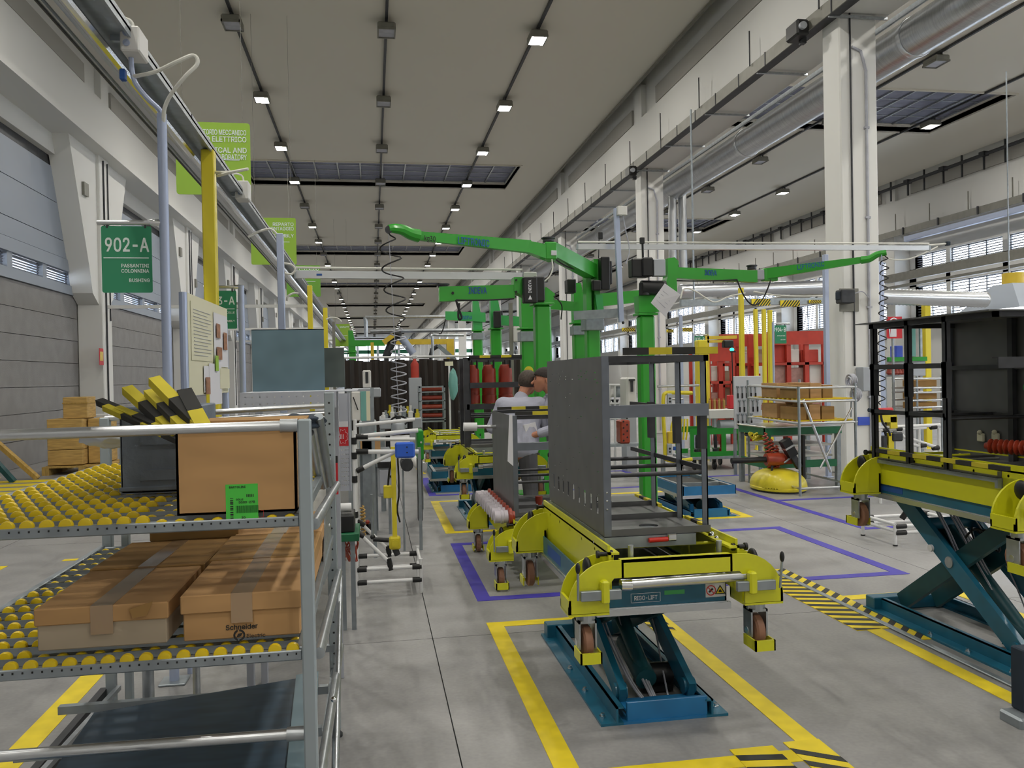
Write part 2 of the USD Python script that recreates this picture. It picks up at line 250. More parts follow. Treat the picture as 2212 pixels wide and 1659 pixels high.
# longitudinal beams on the columns
def girder(xc, side):
    b = UsdGeom.Xform.Define(stage, numbered('/World/beam')).GetPrim(); tag(b, kind='structure'); base = str(b.GetPath())
    sub(base, 'beam_body', B().box(xc-.32, xc+.32, Y0, Y1, 7.23, 8.5).box(xc-.32, xc+.52, Y0, Y1, 7.18, 7.3), 'beam', smooth=False)
    sub(base, 'beam_web', B().box(xc-.16, xc+.16, Y0, Y1, 8.5, 9.75), 'beam', smooth=False)
    for y in PY:
        for s in (-1, 1): sub(base, 'web_panel', B().box(xc+s*.16, xc+s*.22, y+1.0, y+PIT-1.0, 8.62, 9.05), 'soffit', smooth=False)
        sub(base, 'web_rib', B().box(xc-.3, xc+.3, y-.1, y+.5, 8.5, 9.4), 'beam', smooth=False)
girder(7.565, 1); girder(-6.65, -1); girder(21.6, 1)
# main columns with conduits
for k, y in enumerate(PY):
    if y < -5: continue
    c = UsdGeom.Xform.Define(stage, numbered('/World/column')).GetPrim(); tag(c, kind='structure'); base = str(c.GetPath())
    sub(base, 'shaft', B().cbox(7.25, 7.88, y, y+.5, 0, 7.2, .02), 'white')
    if 0 < k < 7:
        sub(base, 'conduit', B().tube([(7.42, y-.02, 1.7), (7.42, y-.02, 7.2)], .014, 6), 'dark'); sub(base, 'conduit', B().tube([(7.68, y-.02, .1), (7.68, y-.02, 6.3), (7.6, y-.02, 6.6), (7.45, y-.02, 6.66)], .022, 8), 'cableg')
        g = B()
        for z in (1.2, 2.6, 4.0, 5.4): g.box(7.64, 7.72, y-.04, y, z, z+.03)
        sub(base, 'conduit_clip', g, 'cableg')
    # left wall column with flared head
    c = UsdGeom.Xform.Define(stage, numbered('/World/column')).GetPrim(); tag(c, kind='structure'); base = str(c.GetPath())
    yc = y+.25
    sub(base, 'shaft', B().cbox(-7.0, -6.42, yc-.36, yc+.36, 0, 7.2, .02), 'white')
    sub(base, 'flared_head', B().prism([(yc-.36, 3.55), (yc+.36, 3.55), (yc+.8, 3.8), (yc+1.0, 4.4), (yc+2.2, 7.2), (yc-2.2, 7.2), (yc-1.0, 4.4), (yc-.8, 3.8)], 'x', -6.98, -6.5), 'white')
    if k < 8:
        g = B(); g.tube([(-6.4, yc-.12, .5), (-6.4, yc-.12, 7.1)], .02, 6); g.tube([(-6.4, yc+.2, 3.2), (-6.4, yc+.2, 7.1)], .016, 6); sub(base, 'conduit', g, 'dark')
        g = B(); g.box(-6.5, -6.44, yc-1.4, yc-1.1, 6.0, 6.3).box(-6.5, -6.44, yc+1.1, yc+1.35, 5.2, 5.5); sub(base, 'fixing_plate', g, 'fixture')
    c = UsdGeom.Xform.Define(stage, numbered('/World/column')).GetPrim(); tag(c, kind='structure')
    sub(str(c.GetPath()), 'shaft', B().cbox(21.3, 22.0, y, y+.6, 0, 7.2, .02), 'white')
# left wall: grey blocks in courses, ribbon windows, blue-grey cladding
w = UsdGeom.Xform.Define(stage, '/World/wall_left').GetPrim(); tag(w, kind='structure'); base = '/World/wall_left'
sub(base, 'backing', B().box(XL-.3, XL-.05, Y0, Y1, 0, 3.9).box(XL-.3, XL-.05, Y0, Y1, 4.3, 7.2), 'block', smooth=False)
for k, y in enumerate(PY[:9]):
    for c in range(7): sub(base, 'block_course', B().box(XL-.06, XL+(.004 if c % 2 else 0), y+.62, y+PIT-.12, c*.535+.006, c*.535+.529), 'block', smooth=False)
sub(base, 'block_course', B().box(XL-.06, XL, PY[9]+.6, Y1, 0, 3.75), 'block', smooth=False)
sub(base, 'sill_band', B().box(XL-.05, XL+.05, Y0, Y1, 3.75, 3.96).box(XL-.05, XL+.05, Y0, Y1, 4.28, 4.55), 'panelb', smooth=False)
for y in PY[:10]:
    for z0, z1 in ((4.565, 4.95), (4.965, 5.755), (5.77, 6.52)): sub(base, 'cladding_panel', B().box(XL-.05, XL+.03, y+.62, y+PIT-.12, z0, z1), 'panelb', smooth=False)
sub(base, 'cladding_panel', B().box(XL-.05, XL+.03, PY[10]+.62, Y1, 4.56, 6.52), 'panelb', smooth=False)
sub(base, 'shadow_gap', B().box(XL-.05, XL, Y0, Y1, 6.52, 6.75), 'dark', smooth=False); sub(base, 'lintel', B().box(XL-.05, XL+.15, Y0, Y1, 6.75, 7.2), 'beam', smooth=False)
# right wall: white, two ribbons of windows per bay
w = UsdGeom.Xform.Define(stage, '/World/wall_right').GetPrim(); tag(w, kind='structure'); base = '/World/wall_right'
WR = [(1.55, 4.3), (4.57, 7.3), (7.54, 9.4)]
sub(base, 'wall_band', B().box(XR, XR+.3, Y0, Y1, 0, 3.7), 'white', smooth=False); sub(base, 'wall_band', B().box(XR, XR+.3, Y0, Y1, 4.97, 5.7), 'white', smooth=False); sub(base, 'wall_band', B().box(XR, XR+.3, Y0, Y1, 6.25, 9.9), 'white', smooth=False)
g = B()
for y in PY:
    e = [-.4]+[v for p in WR for v in p]+[PIT-.4]
    for a, b in zip(e[::2], e[1::2]): g.box(XR, XR+.3, y+a, y+b, 3.7, 6.25)
sub(base, 'wall_pier', g, 'white', smooth=False)
nwin = [0]
def window(base_x, ya, yb, z0, z1, s, slats, mull):
    nwin[0] += 1; n = f'window_{nwin[0]}'; p = UsdGeom.Xform.Define(stage, '/World/'+n).GetPrim(); tag(p, kind='structure'); b = '/World/'+n; x = base_x
    sub(b, 'pane', B().box(x+s*.12, x+s*.128, ya, yb, z0, z1), 'glass', smooth=False)
    g = B(); t = .04
    for a, c, d, e in ((ya, yb, z0, z0+t), (ya, yb, z1-t, z1), (ya, ya+t, z0, z1), (yb-t, yb, z0, z1)): g.box(x+s*.09, x+s*.15, a, c, d, e)
    sub(b, 'window_frame', g, 'wframe', smooth=False)
    for i in range(1, mull): y = ya+(yb-ya)*i/mull; sub(b, 'mullion', B().box(x+s*.09, x+s*.15, y-.03, y+.03, z0, z1), 'wframe', smooth=False)
    for i in range(1, slats): z = z0+(z1-z0)*i/slats; sub(b, 'window_slat', B().box(x+s*.06, x+s*.1, ya, yb, z-.014, z+.014), 'slat', smooth=False)
for y in PY[2:10]:
    for a, b in WR: window(XR, y+a, y+b, 5.7, 6.25, 1, 6, 3 if b-a > 2 else 2); window(XR, y+a, y+b, 3.7, 4.97, 1, 11, 3 if b-a > 2 else 2)
for y in PY[10:14]:
    window(XR, y+1.55, y+9.4, 3.7, 4.97, 1, 3, 3); window(XR, y+1.55, y+9.4, 5.7, 6.25, 1, 2, 3)
for y in PY[2:8]:
    for a, b in ((1.2, 3.4), (3.75, 5.7), (5.95, 7.5), (7.72, 9.2)): window(XL, y+a, y+b, 3.96, 4.28, -1, 6, 1)
g = B(); cur = Y0
for y in PY[2:8]:
    for a, b in ((1.2, 3.4), (3.75, 5.7), (5.95, 7.5), (7.72, 9.2)): g.box(XL-.3, XL+.02, cur, y+a, 3.9, 4.3); cur = y+b
g.box(XL-.3, XL+.02, cur, Y1, 3.9, 4.3); sub('/World/wall_left', 'wall_pier', g, 'panelb', smooth=False)
# end wall with a big glazed band, and the wall behind the camera
w = UsdGeom.Xform.Define(stage, '/World/wall_far').GetPrim(); tag(w, kind='structure')
g = B().box(XL-.3, XR+.3, Y1, Y1+.3, 0, 5.2).box(XL-.3, XR+.3, Y1, Y1+.3, 9.0, 10)
for x in (-7.3, -3.2, .9, 5.2, 9.5, 13.8, 18.1): g.box(x, x+.5, Y1, Y1+.3, 5.2, 9)
sub('/World/wall_far', 'wall_face', g, 'white', smooth=False)
for x in (-6.8, -2.7, 1.4, 5.7, 10.0, 14.3, 18.6):
    nwin[0] += 1; n = f'window_{nwin[0]}'; p = UsdGeom.Xform.Define(stage, '/World/'+n).GetPrim(); tag(p, kind='structure')
    sub('/World/'+n, 'pane', B().box(x, x+3.8, Y1+.1, Y1+.11, 5.2, 9), 'glass', smooth=False); sub('/World/'+n, 'transom', B().box(x, x+3.8, Y1+.02, Y1+.15, 6.7, 7.5), 'greend', smooth=False); sub('/World/'+n, 'mullion', B().box(x+1.8, x+2.0, Y1+.02, Y1+.15, 5.2, 9), 'wframe', smooth=False)
struct('roof_deck', B().box(XL-.5, XR+.6, Y0-.4, Y1+.4, 10.08, 10.3), 'ceil'); struct('wall_back', B().box(XL-.3, XR+.3, Y0-.3, Y0, 0, 10), 'white'); struct('wall_upper', B().box(XL-.3, XL-.02, Y0, Y1, 7.2, 9.9), 'white')
# cable trays, pipes and ducts along the beams
def along(name, label, cat, b, m, **k): return single(name, label, cat, b, m, **k)
t = T('cable_tray', 'dark ladder cable tray along the lower edge of the right-hand beam', 'cable tray', (7.1, 40, 7.2))
t.p('side_rail', B().box(7.04, 7.06, Y0, 170, 7.12, 7.34), 'fixture'); t.p('tray_base', B().box(7.06, 7.24, Y0, 170, 7.12, 7.14), 'dark')
for i in range(46):
    y = 7.5+i*1.1 if i < 40 else 52+(i-40)*5; t.p('cover_joint', B().box(7.03, 7.045, y-.015, y+.015, 7.11, 7.35), 'dark')
for i in range(14): y = 12+i*2.44; t.p('support_arm', B().box(7.06, 8.05, y, y+.04, 7.1, 7.14), 'galv'); t.p('hanger_rod', B().box(7.0, 7.02, y+.2, y+.22, 7.3, 7.95), 'dark')
for i, (px, py) in enumerate([(1725, 68), (1365, 372), (1352, 385)][:2]):
    p = at(px, py, x=6.95); t2 = T('camera_housing', ['black camera housing clamped to the cable tray left of the near column', 'small black camera housing on the cable tray above the second column'][i], 'camera housing', (6.95, p[1], p[2]-.14))
    t2.p('housing', B().cbox(6.82, 7.03, p[1]-.2, p[1]+.2, p[2]-.13, p[2]+.13, .03), 'black'); t2.p('lens', B().cyl((6.9, p[1]-.26, p[2]), (6.9, p[1]-.2, p[2]), .06), 'grebox'); t2.p('bracket', B().box(6.98, 7.06, p[1]-.05, p[1]+.05, p[2]-.2, p[2]-.1), 'dark')
t = T('air_duct', 'big round silver air duct hung right of the main beam', 'air duct', (8.5, 40, 6.9))
for i in range(13):
    a, b = -6+i*6.0, i*6.0; t.p('duct_section', B().lathe((8.52, a, 6.85), (0, 1, 0), [(.31, .01), (.31, 5.99)], 20), 'duct'); t.p('duct_collar', B().lathe((8.52, b-.05, 6.85), (0, 1, 0), [(.32, 0), (.33, .02), (.33, .08), (.32, .1)], 20), 'alu')
g = B()
for x in (8.42, 8.72): g.tube(spline([(x, 22.6, 6.7), (x, 22.6, 6.2), (x, 22.62, 5.0), (x, 22.6, 4.3)], 3), .12, 12)
t.p('drop_pipe', g, 'duct'); t.p('hanger', B().box(8.2, 8.24, Y0, 60, 7.1, 7.18), 'galv')
for k, (nm, lb, a, b, r) in enumerate([('branch_duct', 'shiny flexible duct crossing the right bay behind the hanging crane cable', (8.6, 22.6, 3.95), (14.8, 22.6, 4.1), .2), ('branch_duct', 'silver flexible extraction duct running to the blue-grey hood at the right edge', (8.7, 14.0, 2.98), (11.3, 14.0, 2.9), .15)]):
    n = 36; t_ = np.linspace(0, 1, n*2)[:, None]; pts = np.asarray(a)*(1-t_)+np.asarray(b)*t_; single(nm, lb, 'air duct', B().tube(pts, [r*(1 if i % 2 else .94) for i in range(n*2)], 12), 'alu')
t = T('service_pipes', 'pair of dark pipes on posts along the top of the right-hand wall', 'pipes', (21.2, 35, 8.7))
t.p('pipe', B().tube([(21.1, 18, 9.02), (21.1, 75, 9.02)], .065, 8), 'dark'); t.p('pipe', B().tube([(21.1, 20, 9.33), (21.1, 75, 9.33)], .03, 6), 'dark')
for i in range(18): y = 23+i*2.1; t.p('post', B().box(21.08, 21.13, y, y+.05, 8.5, 9.6), 'dark'); t.p('valve', B().box(21.0, 21.2, y+.9, y+1.15, 8.96, 9.12).box(21.08, 21.14, y+1.0, y+1.05, 8.5, 9.0), 'dark')
t = T('cable_tray', 'grey ladder cable tray below the right wall beam', 'cable tray', (21.1, 40, 7.1)); t.p('side_rail', B().box(21.02, 21.06, Y0, 120, 7.0, 7.25), 'fixture')
for i in range(16): y = 20+i*2.1; t.p('rung', B().box(20.98, 21.02, y, y+.06, 6.98, 7.27), 'dark'); t.p('hanger_rod', B().box(21.0, 21.03, y+.5, y+.53, 7.25, 7.9), 'fixture')
single('busbar_trunking', 'pale blue-grey trunking along the right wall above the windows', 'trunking', B().cbox(20.8, 21.0, 8, 30.2, 6.65, 6.85, .01), 'polebl')
single('busbar_trunking', 'double grey trunking between the two window ribbons of the right wall', 'trunking', B().box(20.6, 20.75, 5, 120, 5.1, 5.42).box(20.6, 20.75, 5, 120, 4.85, 4.95), 'fixture')
single('ceiling_conduit', 'thin conduit along the right-hand edge of the main ceiling', 'conduit', B().box(6.98, 7.03, Y0, 160, 9.2, 9.26), 'fixture')
# ---------------------------------------------------------------- high-bay lamps in rows
def lamp(lit):
    t = T('ceiling_lamp', '', 'ceiling lamp', (0, 0, 9.3), local=True)
    t.p('housing', B().cbox(-.2, .2, -.27, .27, .025, .17, .03).box(-.2, -.17, -.27, .27, 0, .05).box(.17, .2, -.27, .27, 0, .05).box(-.2, .2, -.27, -.24, 0, .05).box(-.2, .2, .24, .27, 0, .05), 'fixture')
    t.p('lens', B().add([(-.17, -.24, .022), (-.17, .24, .022), (.17, .24, .022), (.17, -.24, .022)], [(0, 1, 2), (0, 2, 3)]), 'lens' if lit else 'cableg', smooth=False)
    g = B()
    for s in (-1, 1): g.box(-.02, .02, s*.2-.02, s*.2+.02, .17, .27)
    t.p('bracket', g, 'dark'); return t
rows = [('left', -2.83, 'main', 18.9, lambda k: k not in (0, 4, 7, 12) and k < 27), ('middle', .46, 'main', 18.9, lambda k: False), ('right', 3.88, 'main', 18.9, lambda k: True), ('middle', 14.2, 'right-hand', 19.2, lambda k: False), ('right', 17.65, 'right-hand', 19.3, lambda k: k not in (2,)), ('left', 10.95, 'right-hand', 19.2, lambda k: k % 2 == 0)]
protos = {}
for nm, x, bay, y0, lit in rows:
    zc = 9.53
    t = T('lamp_cable_channel', f'thin dark cable channel carrying the {nm} lamp row of the {bay} ceiling', 'cable channel', (x, 60, zc)); t.p('channel', B().box(x-.03, x+.03, -7.5, 160, zc, zc+.06), 'dark')
    for k in range(-5, 29 if bay == 'main' else 12):
        on = lit(k) if k >= 0 else True; y = y0+4.875*k
        if nm == 'middle' and k < 0: continue
        lb = f"{'glowing' if on else 'unlit grey'} high-bay lamp in the {nm} lamp row of the {bay} ceiling"; gr = f"{'lit' if on else 'unlit'} lamps, {nm} row, {bay} ceiling"
        if on not in protos: protos[on] = lamp(on); protos[on].prim.GetAttribute('xformOp:translate').Set(Gf.Vec3d(x, y, 9.3)); tag(protos[on].prim, lb, 'ceiling lamp', gr)
        else: dup(protos[on], (x, y, 9.3), lb, group=gr)
# ---------------------------------------------------------------- floor markings
def marking(label, stripes, m, name='floor_marking'):
    lo = np.min([[s[0], s[2]] for s in stripes], 0); t = T(name, label, 'floor marking', (lo[0], lo[1], 0))
    for a, b, c, d in stripes: t.p('stripe', B().box(a, b, c, d, 0, .0025), m, smooth=False)
    return t
w = .105
def rect(x0, x1, y0, y1): return [(x0, x0+w, y0, y1), (x1-w, x1, y0, y1), (x0+w, x1-w, y0, y0+w), (x0+w, x1-w, y1-w, y1)]
marking('yellow taped rectangle around the near scissor lift', rect(.715, 1.925, 3.28, 5.55), 'line'); marking('yellow taped rectangle around the right scissor lift', rect(3.045, 4.24, 3.28, 5.62), 'line')
marking('blue taped rectangle crossing both lift rows, nearest of the blue ones', rect(.725, 4.215, 6.1, 8.28), 'bline'); marking('second blue taped rectangle on the floor, behind the near scissor lifts', rect(.74, 4.22, 11.66, 13.8), 'bline')
marking('yellow taped rectangle around the second scissor lift', rect(.725, 1.93, 8.82, 11.17), 'line'); marking('yellow taped rectangle around the low lift behind the steel frame', rect(3.05, 4.22, 8.9, 11.2), 'line'); marking('farthest yellow taped rectangle, in the aisle of the third lift', rect(.74, 1.95, 14.4, 16.7), 'line')
marking('small blue taped outline on the floor before the yellow dome', [(4.95, 5.05, 7.9, 12.6), (5.05, 6.6, 9.9, 10.0), (5.05, 6.6, 7.9, 8.0), (5.05, 6.6, 12.5, 12.6)], 'bline')
marking('yellow floor line running beside the left flow rack', [(-1.66, -1.54, 2.0, 5.6)], 'line'); marking('dashed yellow floor lines in the left aisle', [(-2.9, -2.1, 8.4, 8.48), (-3.4, -3.32, 7.4, 8.3), (-2.75, -2.67, 7.6, 8.3)], 'line')
marking('broad yellow hatched strip on the floor by the left wall', [(-6.4+.0, -4.9, 12.6+i*.55, 12.6+i*.55+.36) for i in range(6)], 'line')
def hazard(label, x0, x1, y0, y1, n, sl):
    t = T('hazard_mat', label, 'floor mat', (x0, y0, 0)); t.p('mat', B().box(x0, x1, y0, y1, 0, .004), 'line', smooth=False); s = (y1-y0)/n
    for i in range(n):
        y = y0+i*s; pl = Polygon([(x0, y), (x1, y+sl), (x1, y+sl+s*.45), (x0, y+s*.45)]).intersection(sbox(x0, y0, x1, y1))
        if not pl.is_empty: t.p('black_stripe', B().prism(pl, 'z', .004, .0055), 'hblack', smooth=False)
hazard('black and yellow striped floor strip left of the metal rail between the lifts', 2.98, 3.2, 4.85, 6.45, 14, -.07); hazard('narrow striped floor strip right of the metal rail between the lifts', 3.24, 3.34, 4.6, 6.5, 14, .1)
hazard('striped floor patch at the front right corner of the yellow rectangle, left half', 1.5, 1.7, 3.0, 3.44, 4, -.03); hazard('striped floor patch at the front right corner of the yellow rectangle, right half', 1.76, 1.93, 3.0, 3.46, 4, -.12); hazard('striped floor patch under the far right corner of the near lift', 1.74, 1.88, 5.1, 5.45, 3, -.1)
single('floor_rail', 'flat grey metal rail set in the floor between the two lifts', 'floor rail', B().cbox(3.2, 3.24, 3.2, 6.5, 0, .012, .004), 'rail')
# ================================================================ LEFT FOREGROUND: the roller flow rack and what it carries
FR, BK, RX, LX = 2.3, 3.95, -.182, -1.19
t = T('flow_rack', 'grey roller flow rack with two decks of yellow wheels at the left front', 'flow rack', (-.7, 3.1, 0)); RACK = t
def perf_post(x0, x1, y0, y1, z1, z0=0): return B().cbox(x0, x1, y0, y1, z0, z1, .004)
t.p('front_post', perf_post(-.2, -.165, FR-.02, FR+.02, 1.545), 'rackgrey', label='grey upright post at the front right corner'); t.p('front_post', perf_post(-1.22, -1.18, FR-.02, FR+.02, 1.53), 'rackgrey')
t.p('rear_post', perf_post(-.222, -.178, BK-.022, BK+.022, 1.59, .03), 'rackgrey'); t.p('rear_post', perf_post(-1.19, -1.15, BK-.02, BK+.02, 1.5), 'rackgrey'); t.p('rear_post', perf_post(-1.11, -1.08, BK-.02, BK+.02, 1.45), 'rackgrey')
for x in (-.2, -1.17): t.p('foot', B().lathe((x, BK, 0), (0, 0, 1), [(.03, 0), (.03, .012), (.014, .03), (.012, .05)], 14), 'dark')
g = B()
for i in range(30): g.cyl((-.2, BK-.0235, .15+i*.048), (-.2, BK-.022, .15+i*.048), .005, n=6); 
t.p('post_hole', g, 'black', kind='stuff')
t.p('top_rail', B().tube([(-1.25, FR, 1.523), (-.215, FR, 1.528)], .0145, 16), 'alu', label='shiny aluminium tube rail across the front'); t.p('rail_collar', B().cyl((-.245, FR, 1.528), (-.2, FR, 1.528), .0185, n=16), 'galv')
t.p('low_rail', B().tube([(-1.25, FR, .715), (-.215, FR, .705)], .0145, 16), 'alu', label='lower shiny aluminium tube rail'); t.p('rail_collar', B().cyl((-.245, FR, .705), (-.2, FR, .705), .0185, n=16), 'galv')
for z, x0, x1 in ((1.505, -1.17, -.2), (1.47, -1.1, -.2)): t.p('rear_rail', B().tube([(x0, BK+(.0 if z > 1.5 else .04), z-.01), (x1, BK, z+.025)], .013, 12), 'alu')
def deck(z, name):
    t.p('deck_front_rail', B().cbox(LX, -.2, FR-.012, FR+.012, z-.028, z, .003), 'rail'); t.p('deck_rear_rail', B().cbox(LX, -.2, BK-.03, BK-.005, z-.03, z-.002, .003), 'rail')
    for x in (LX, -.205): t.p('deck_side_rail', B().cbox(x-.012, x+.012, FR, BK, z-.03, z+.005, .003), 'rail')
deck(1.288, 'upper'); deck(.932, 'lower')
def wheel_mesh(x, y, z, r=.0175): return B().lathe((x, y-.009, z), (0, 1, 0), [(r*.55, 0), (r*.93, .001), (r, .005), (r, .013), (r*.93, .017), (r*.55, .018)], 14)
rowsY = [FR]+[2.385+.0975*i for i in range(16)]
shelfed = []
for z in (1.288, .932):
    for ri, y in enumerate(rowsY):
        tr = B().box(LX+.01, -.21, y-.014, y-.0105, z-.02, z+.002).box(LX+.01, -.21, y+.0105, y+.014, z-.02, z+.002).box(LX+.01, -.21, y-.014, y+.014, z-.021, z-.018)
        if ri: t.p('roller_track', tr, 'rail', smooth=False)
        hid = B()
        for k in range(21):
            x = -.225-.0463*k; zc = z+.001
            seen = (z > 1.1 and (x < -.6 if ri else x < -.595)) or (z < 1.1 and (ri == 0 or (x < -.905 and ri < 9)))
            if z > 1.1 and -.82 < x and y > 2.72: seen = False
            if seen: t.p('roller_wheel', wheel_mesh(x, y, zc), 'wheel')
            else: hid.v.append(wheel_mesh(x, y, zc-.012).arr()[0]); hid.f.append(wheel_mesh(x, y, zc).arr()[1]+hid.n); hid.n += len(hid.v[-1])
        if hid.n: shelfed.append(hid)
hb = B()
for h in shelfed: hb.add(*h.arr())
t.p('covered_wheels', hb, 'wheel', kind='stuff', label='yellow wheels under the boxes')
# pins of the front rails
g = B()
for z in (1.288, .932):
    for k in range(42): g.box(-.215-.0232*k-.002, -.215-.0232*k+.002, FR-.0135, FR-.0115, z-.012, z-.007)
t.p('rail_slot', g, 'black', kind='stuff')
# side braces and gusset on the aisle side
t.p('side_brace', B().tube([(-.165, FR+.05, 1.255), (-.17, BK-.05, 1.17)], .016, 12), 'galv'); t.p('side_brace', B().tube([(-.16, FR+.05, .9), (-.17, BK-.05, .77)], .016, 12), 'galv'); t.p('side_brace', B().tube([(-.165, FR+.03, .55), (-.17, BK-.02, .42)], .016, 12), 'galv'); t.p('side_brace', B().tube([(-.16, 2.75, .05), (-.165, BK-.05, .75)], .014, 12), 'galv')
pl = Polygon([(3.3, .86), (3.9, .82), (3.9, 1.14), (3.5, 1.16)])
for i in range(4):
    for j in range(3): pl = pl.difference(Point(3.5+.1*i, .9+.08*j).buffer(.006, 4))
t.p('side_gusset', B().prism(pl, 'x', -.205, -.2), 'rail'); t.p('brace_bolt', B().ball((-.145, FR+.45, .62), .01, 1).ball((-.2, 3.7, 1.02), .008, 1).ball((-.2, 3.86, .7), .008, 1), 'chrome')
# lower frame
t.p('low_side_rail', B().bar((-1.2, FR-.2, .27), (-1.2, BK, .27), .03, .07), 'dark'); t.p('low_side_rail', B().bar((-1.14, FR-.2, .36), (-1.14, BK, .3), .02, .02), 'galv'); t.p('low_side_rail', B().bar((-.2, FR, .3), (-.2, BK, .3), .03, .05), 'rail')
t.p('stub_post', B().cyl((-.63, 2.2, .45), (-.63, 2.2, .69), .017, n=18).box(-.65, -.61, 2.18, 2.22, .0, .46), 'galv'); t.p('stub_rail', B().tube([(-1.2, 2.2, .655), (-.655, 2.2, .66)], .012, 10), 'alu'); t.p('low_cross_rail', B().box(-1.2, -.2, 3.0, 3.03, .4, .43), 'rail'); t.p('low_cross_rail', B().box(-1.2, -.2, BK-.03, BK, .4, .43).box(-1.2, -.2, 3.4, 3.43, .4, .43), 'rail')
t.p('rear_leg', B().cyl((-.9, 3.5, 0), (-.9, 3.5, .93), .022, n=14), 'galv'); t.p('rear_leg', B().cyl((-.8, 3.9, 0), (-.8, 3.9, .93), .016, n=14), 'galv')
# bent slate-blue sheet lying askew on the lowest frame
t = T('sheet_metal_panel', 'dark slate-blue sheet metal panel lying askew on the lowest rails of the rack', 'metal sheet', (-.6, 2.8, .432))
P = [at(203, 1540, z=.436), at(640, 1466, z=.436)]; a, b = P[0][:2], P[1][:2]; d = np.array([.06, -1.15])
t.p('panel', B().prism([tuple(a), tuple(b), tuple(b+d), tuple(a+d)], 'z', .432, .437), 'tray'); e = (b-a)/np.linalg.norm(b-a)
t.p('folded_edge', B().prism([tuple(b), tuple(b+e*.09), tuple(b+e*.09+d), tuple(b+d)], 'z', .437, .452), 'slate', label='pale folded edge strip')
# cardboard box with green sticker on the upper deck
def xof(px, y): return at(px, 1100, y=y)[0]
x0, x1 = xof(384, 2.3), -.205; yb0, yb1, z0, z1 = 2.292, 2.68, 1.302, 1.53
t = T('cardboard_box', 'tall brown cardboard box with a green sticker on the upper deck', 'cardboard box', ((x0+x1)/2, 2.5, z0)); wl = .006
t.p('body', B().box(x0, x1, yb0, yb0+wl, z0, z1).box(x0, x1, yb1-wl, yb1, z0, z1).box(x0, x0+wl, yb0, yb1, z0, z1).box(x1-wl, x1, yb0, yb1, z0, z1).box(x0, x1, yb0, yb1, z0, z0+wl), 'card', smooth=False)
t.p('open_flap', B().add([(x0, yb1, z1), (x1, yb1, z1), (x1, yb1+.09, z1+.005), (x0, yb1+.09, z1+.005), (x0, yb1, z1-.005), (x1, yb1, z1-.005), (x1, yb1+.09, z1), (x0, yb1+.09, z1)], _CF[:, ::-1]), 'card2')
A, C_ = at(487, 1047, y=yb0), at(561, 1127, y=yb0); sy = yb0-.0008
lp = t.p('sticker', B().box(A[0], C_[0]-.003, sy, yb0, C_[2]+.002, A[2]), 'label', smooth=False, label='bright green shipping sticker with black print')
g = B(); ex, ez = (1, 0, 0), (0, 0, 1); X, Z, W_, H_ = A[0], A[2], C_[0]-A[0], A[2]-C_[2]
def ly(u, v): return (X+u*W_, sy-.0002, Z-v*H_)
g.text('BARTOLINI', .0055, ly(.1, .1), ex, ez, .0004); g.text('COLLI', .0045, ly(.3, .42), ex, ez, .0004); g.text('D500-27B', .0058, ly(.38, .5), ex, ez, .0004); g.text('20', .006, ly(.45, .9), ex, ez, .0004)
for i in range(11): g.box(*(X+W_*.13, X+W_*.22), sy-.0005, sy, Z-H_*(.36+.05*i)-.0013*(i % 3+1), Z-H_*(.36+.05*i))
for i in range(5): g.box(X+W_*.62+i*.004, X+W_*.62+i*.004+.002, sy-.0005, sy, Z-H_*.34, Z-H_*.27)
t.p('print', g, 'ink', smooth=False, under=lp); g = B()
for i in range(22): g.box(X+W_*.3+i*.0026, X+W_*.3+i*.0026+.0013*(1+i % 2*.6), sy-.0005, sy, Z-H_*.75, Z-H_*.56)
t.p('barcode', g, 'inkg', smooth=False, under=lp)
g = B(); xx, zz = C_[0]+.003, C_[2]+.012; g.box(xx, xx+.008, yb0-.0006, yb0, zz, zz+.0008).box(xx+.0072, xx+.008, yb0-.0006, yb0, zz, zz+.018).box(xx, xx+.008, yb0-.0006, yb0, zz+.0172, zz+.018); t.p('red_stamp', g, 'redh', smooth=False)
# ribbed grey bin behind it
x0b = at(262, 1095, y=2.75)[0]; x1b = -.55; t = T('plastic_bin', 'ribbed blue-grey bin standing left of the stickered box', 'bin', ((x0b+x1b)/2, 2.9, 1.305)); zb = at(262, 1092, y=2.75)[2]-.004
zb = 1.306; g = B().cbox(x0b, x1b, 2.75, 2.76, zb, 1.575, .004).cbox(x0b, x0b+.01, 2.75, 3.1, zb, 1.575, .004).cbox(x1b-.01, x1b, 2.75, 3.1, zb, 1.575, .004).cbox(x0b, x1b, 3.09, 3.1, zb, 1.575, .004).box(x0b, x1b, 2.75, 3.1, zb, zb+.008); t.p('shell', g, 'bin')
for z in (zb+.05, zb+.16, zb+.215): t.p('rib', B().prism(Polygon([(x0b+.07, z), (x1b-.02, z), (x1b-.02, z+.016), (x0b+.07, z+.016)]).buffer(.008, 3), 'y', 2.743, 2.751), 'bin')
for z in (zb+.01, 1.56): t.p('rim', B().cbox(x0b-.004, x1b+.004, 2.744, 2.752, z, z+.012, .002), 'bin')
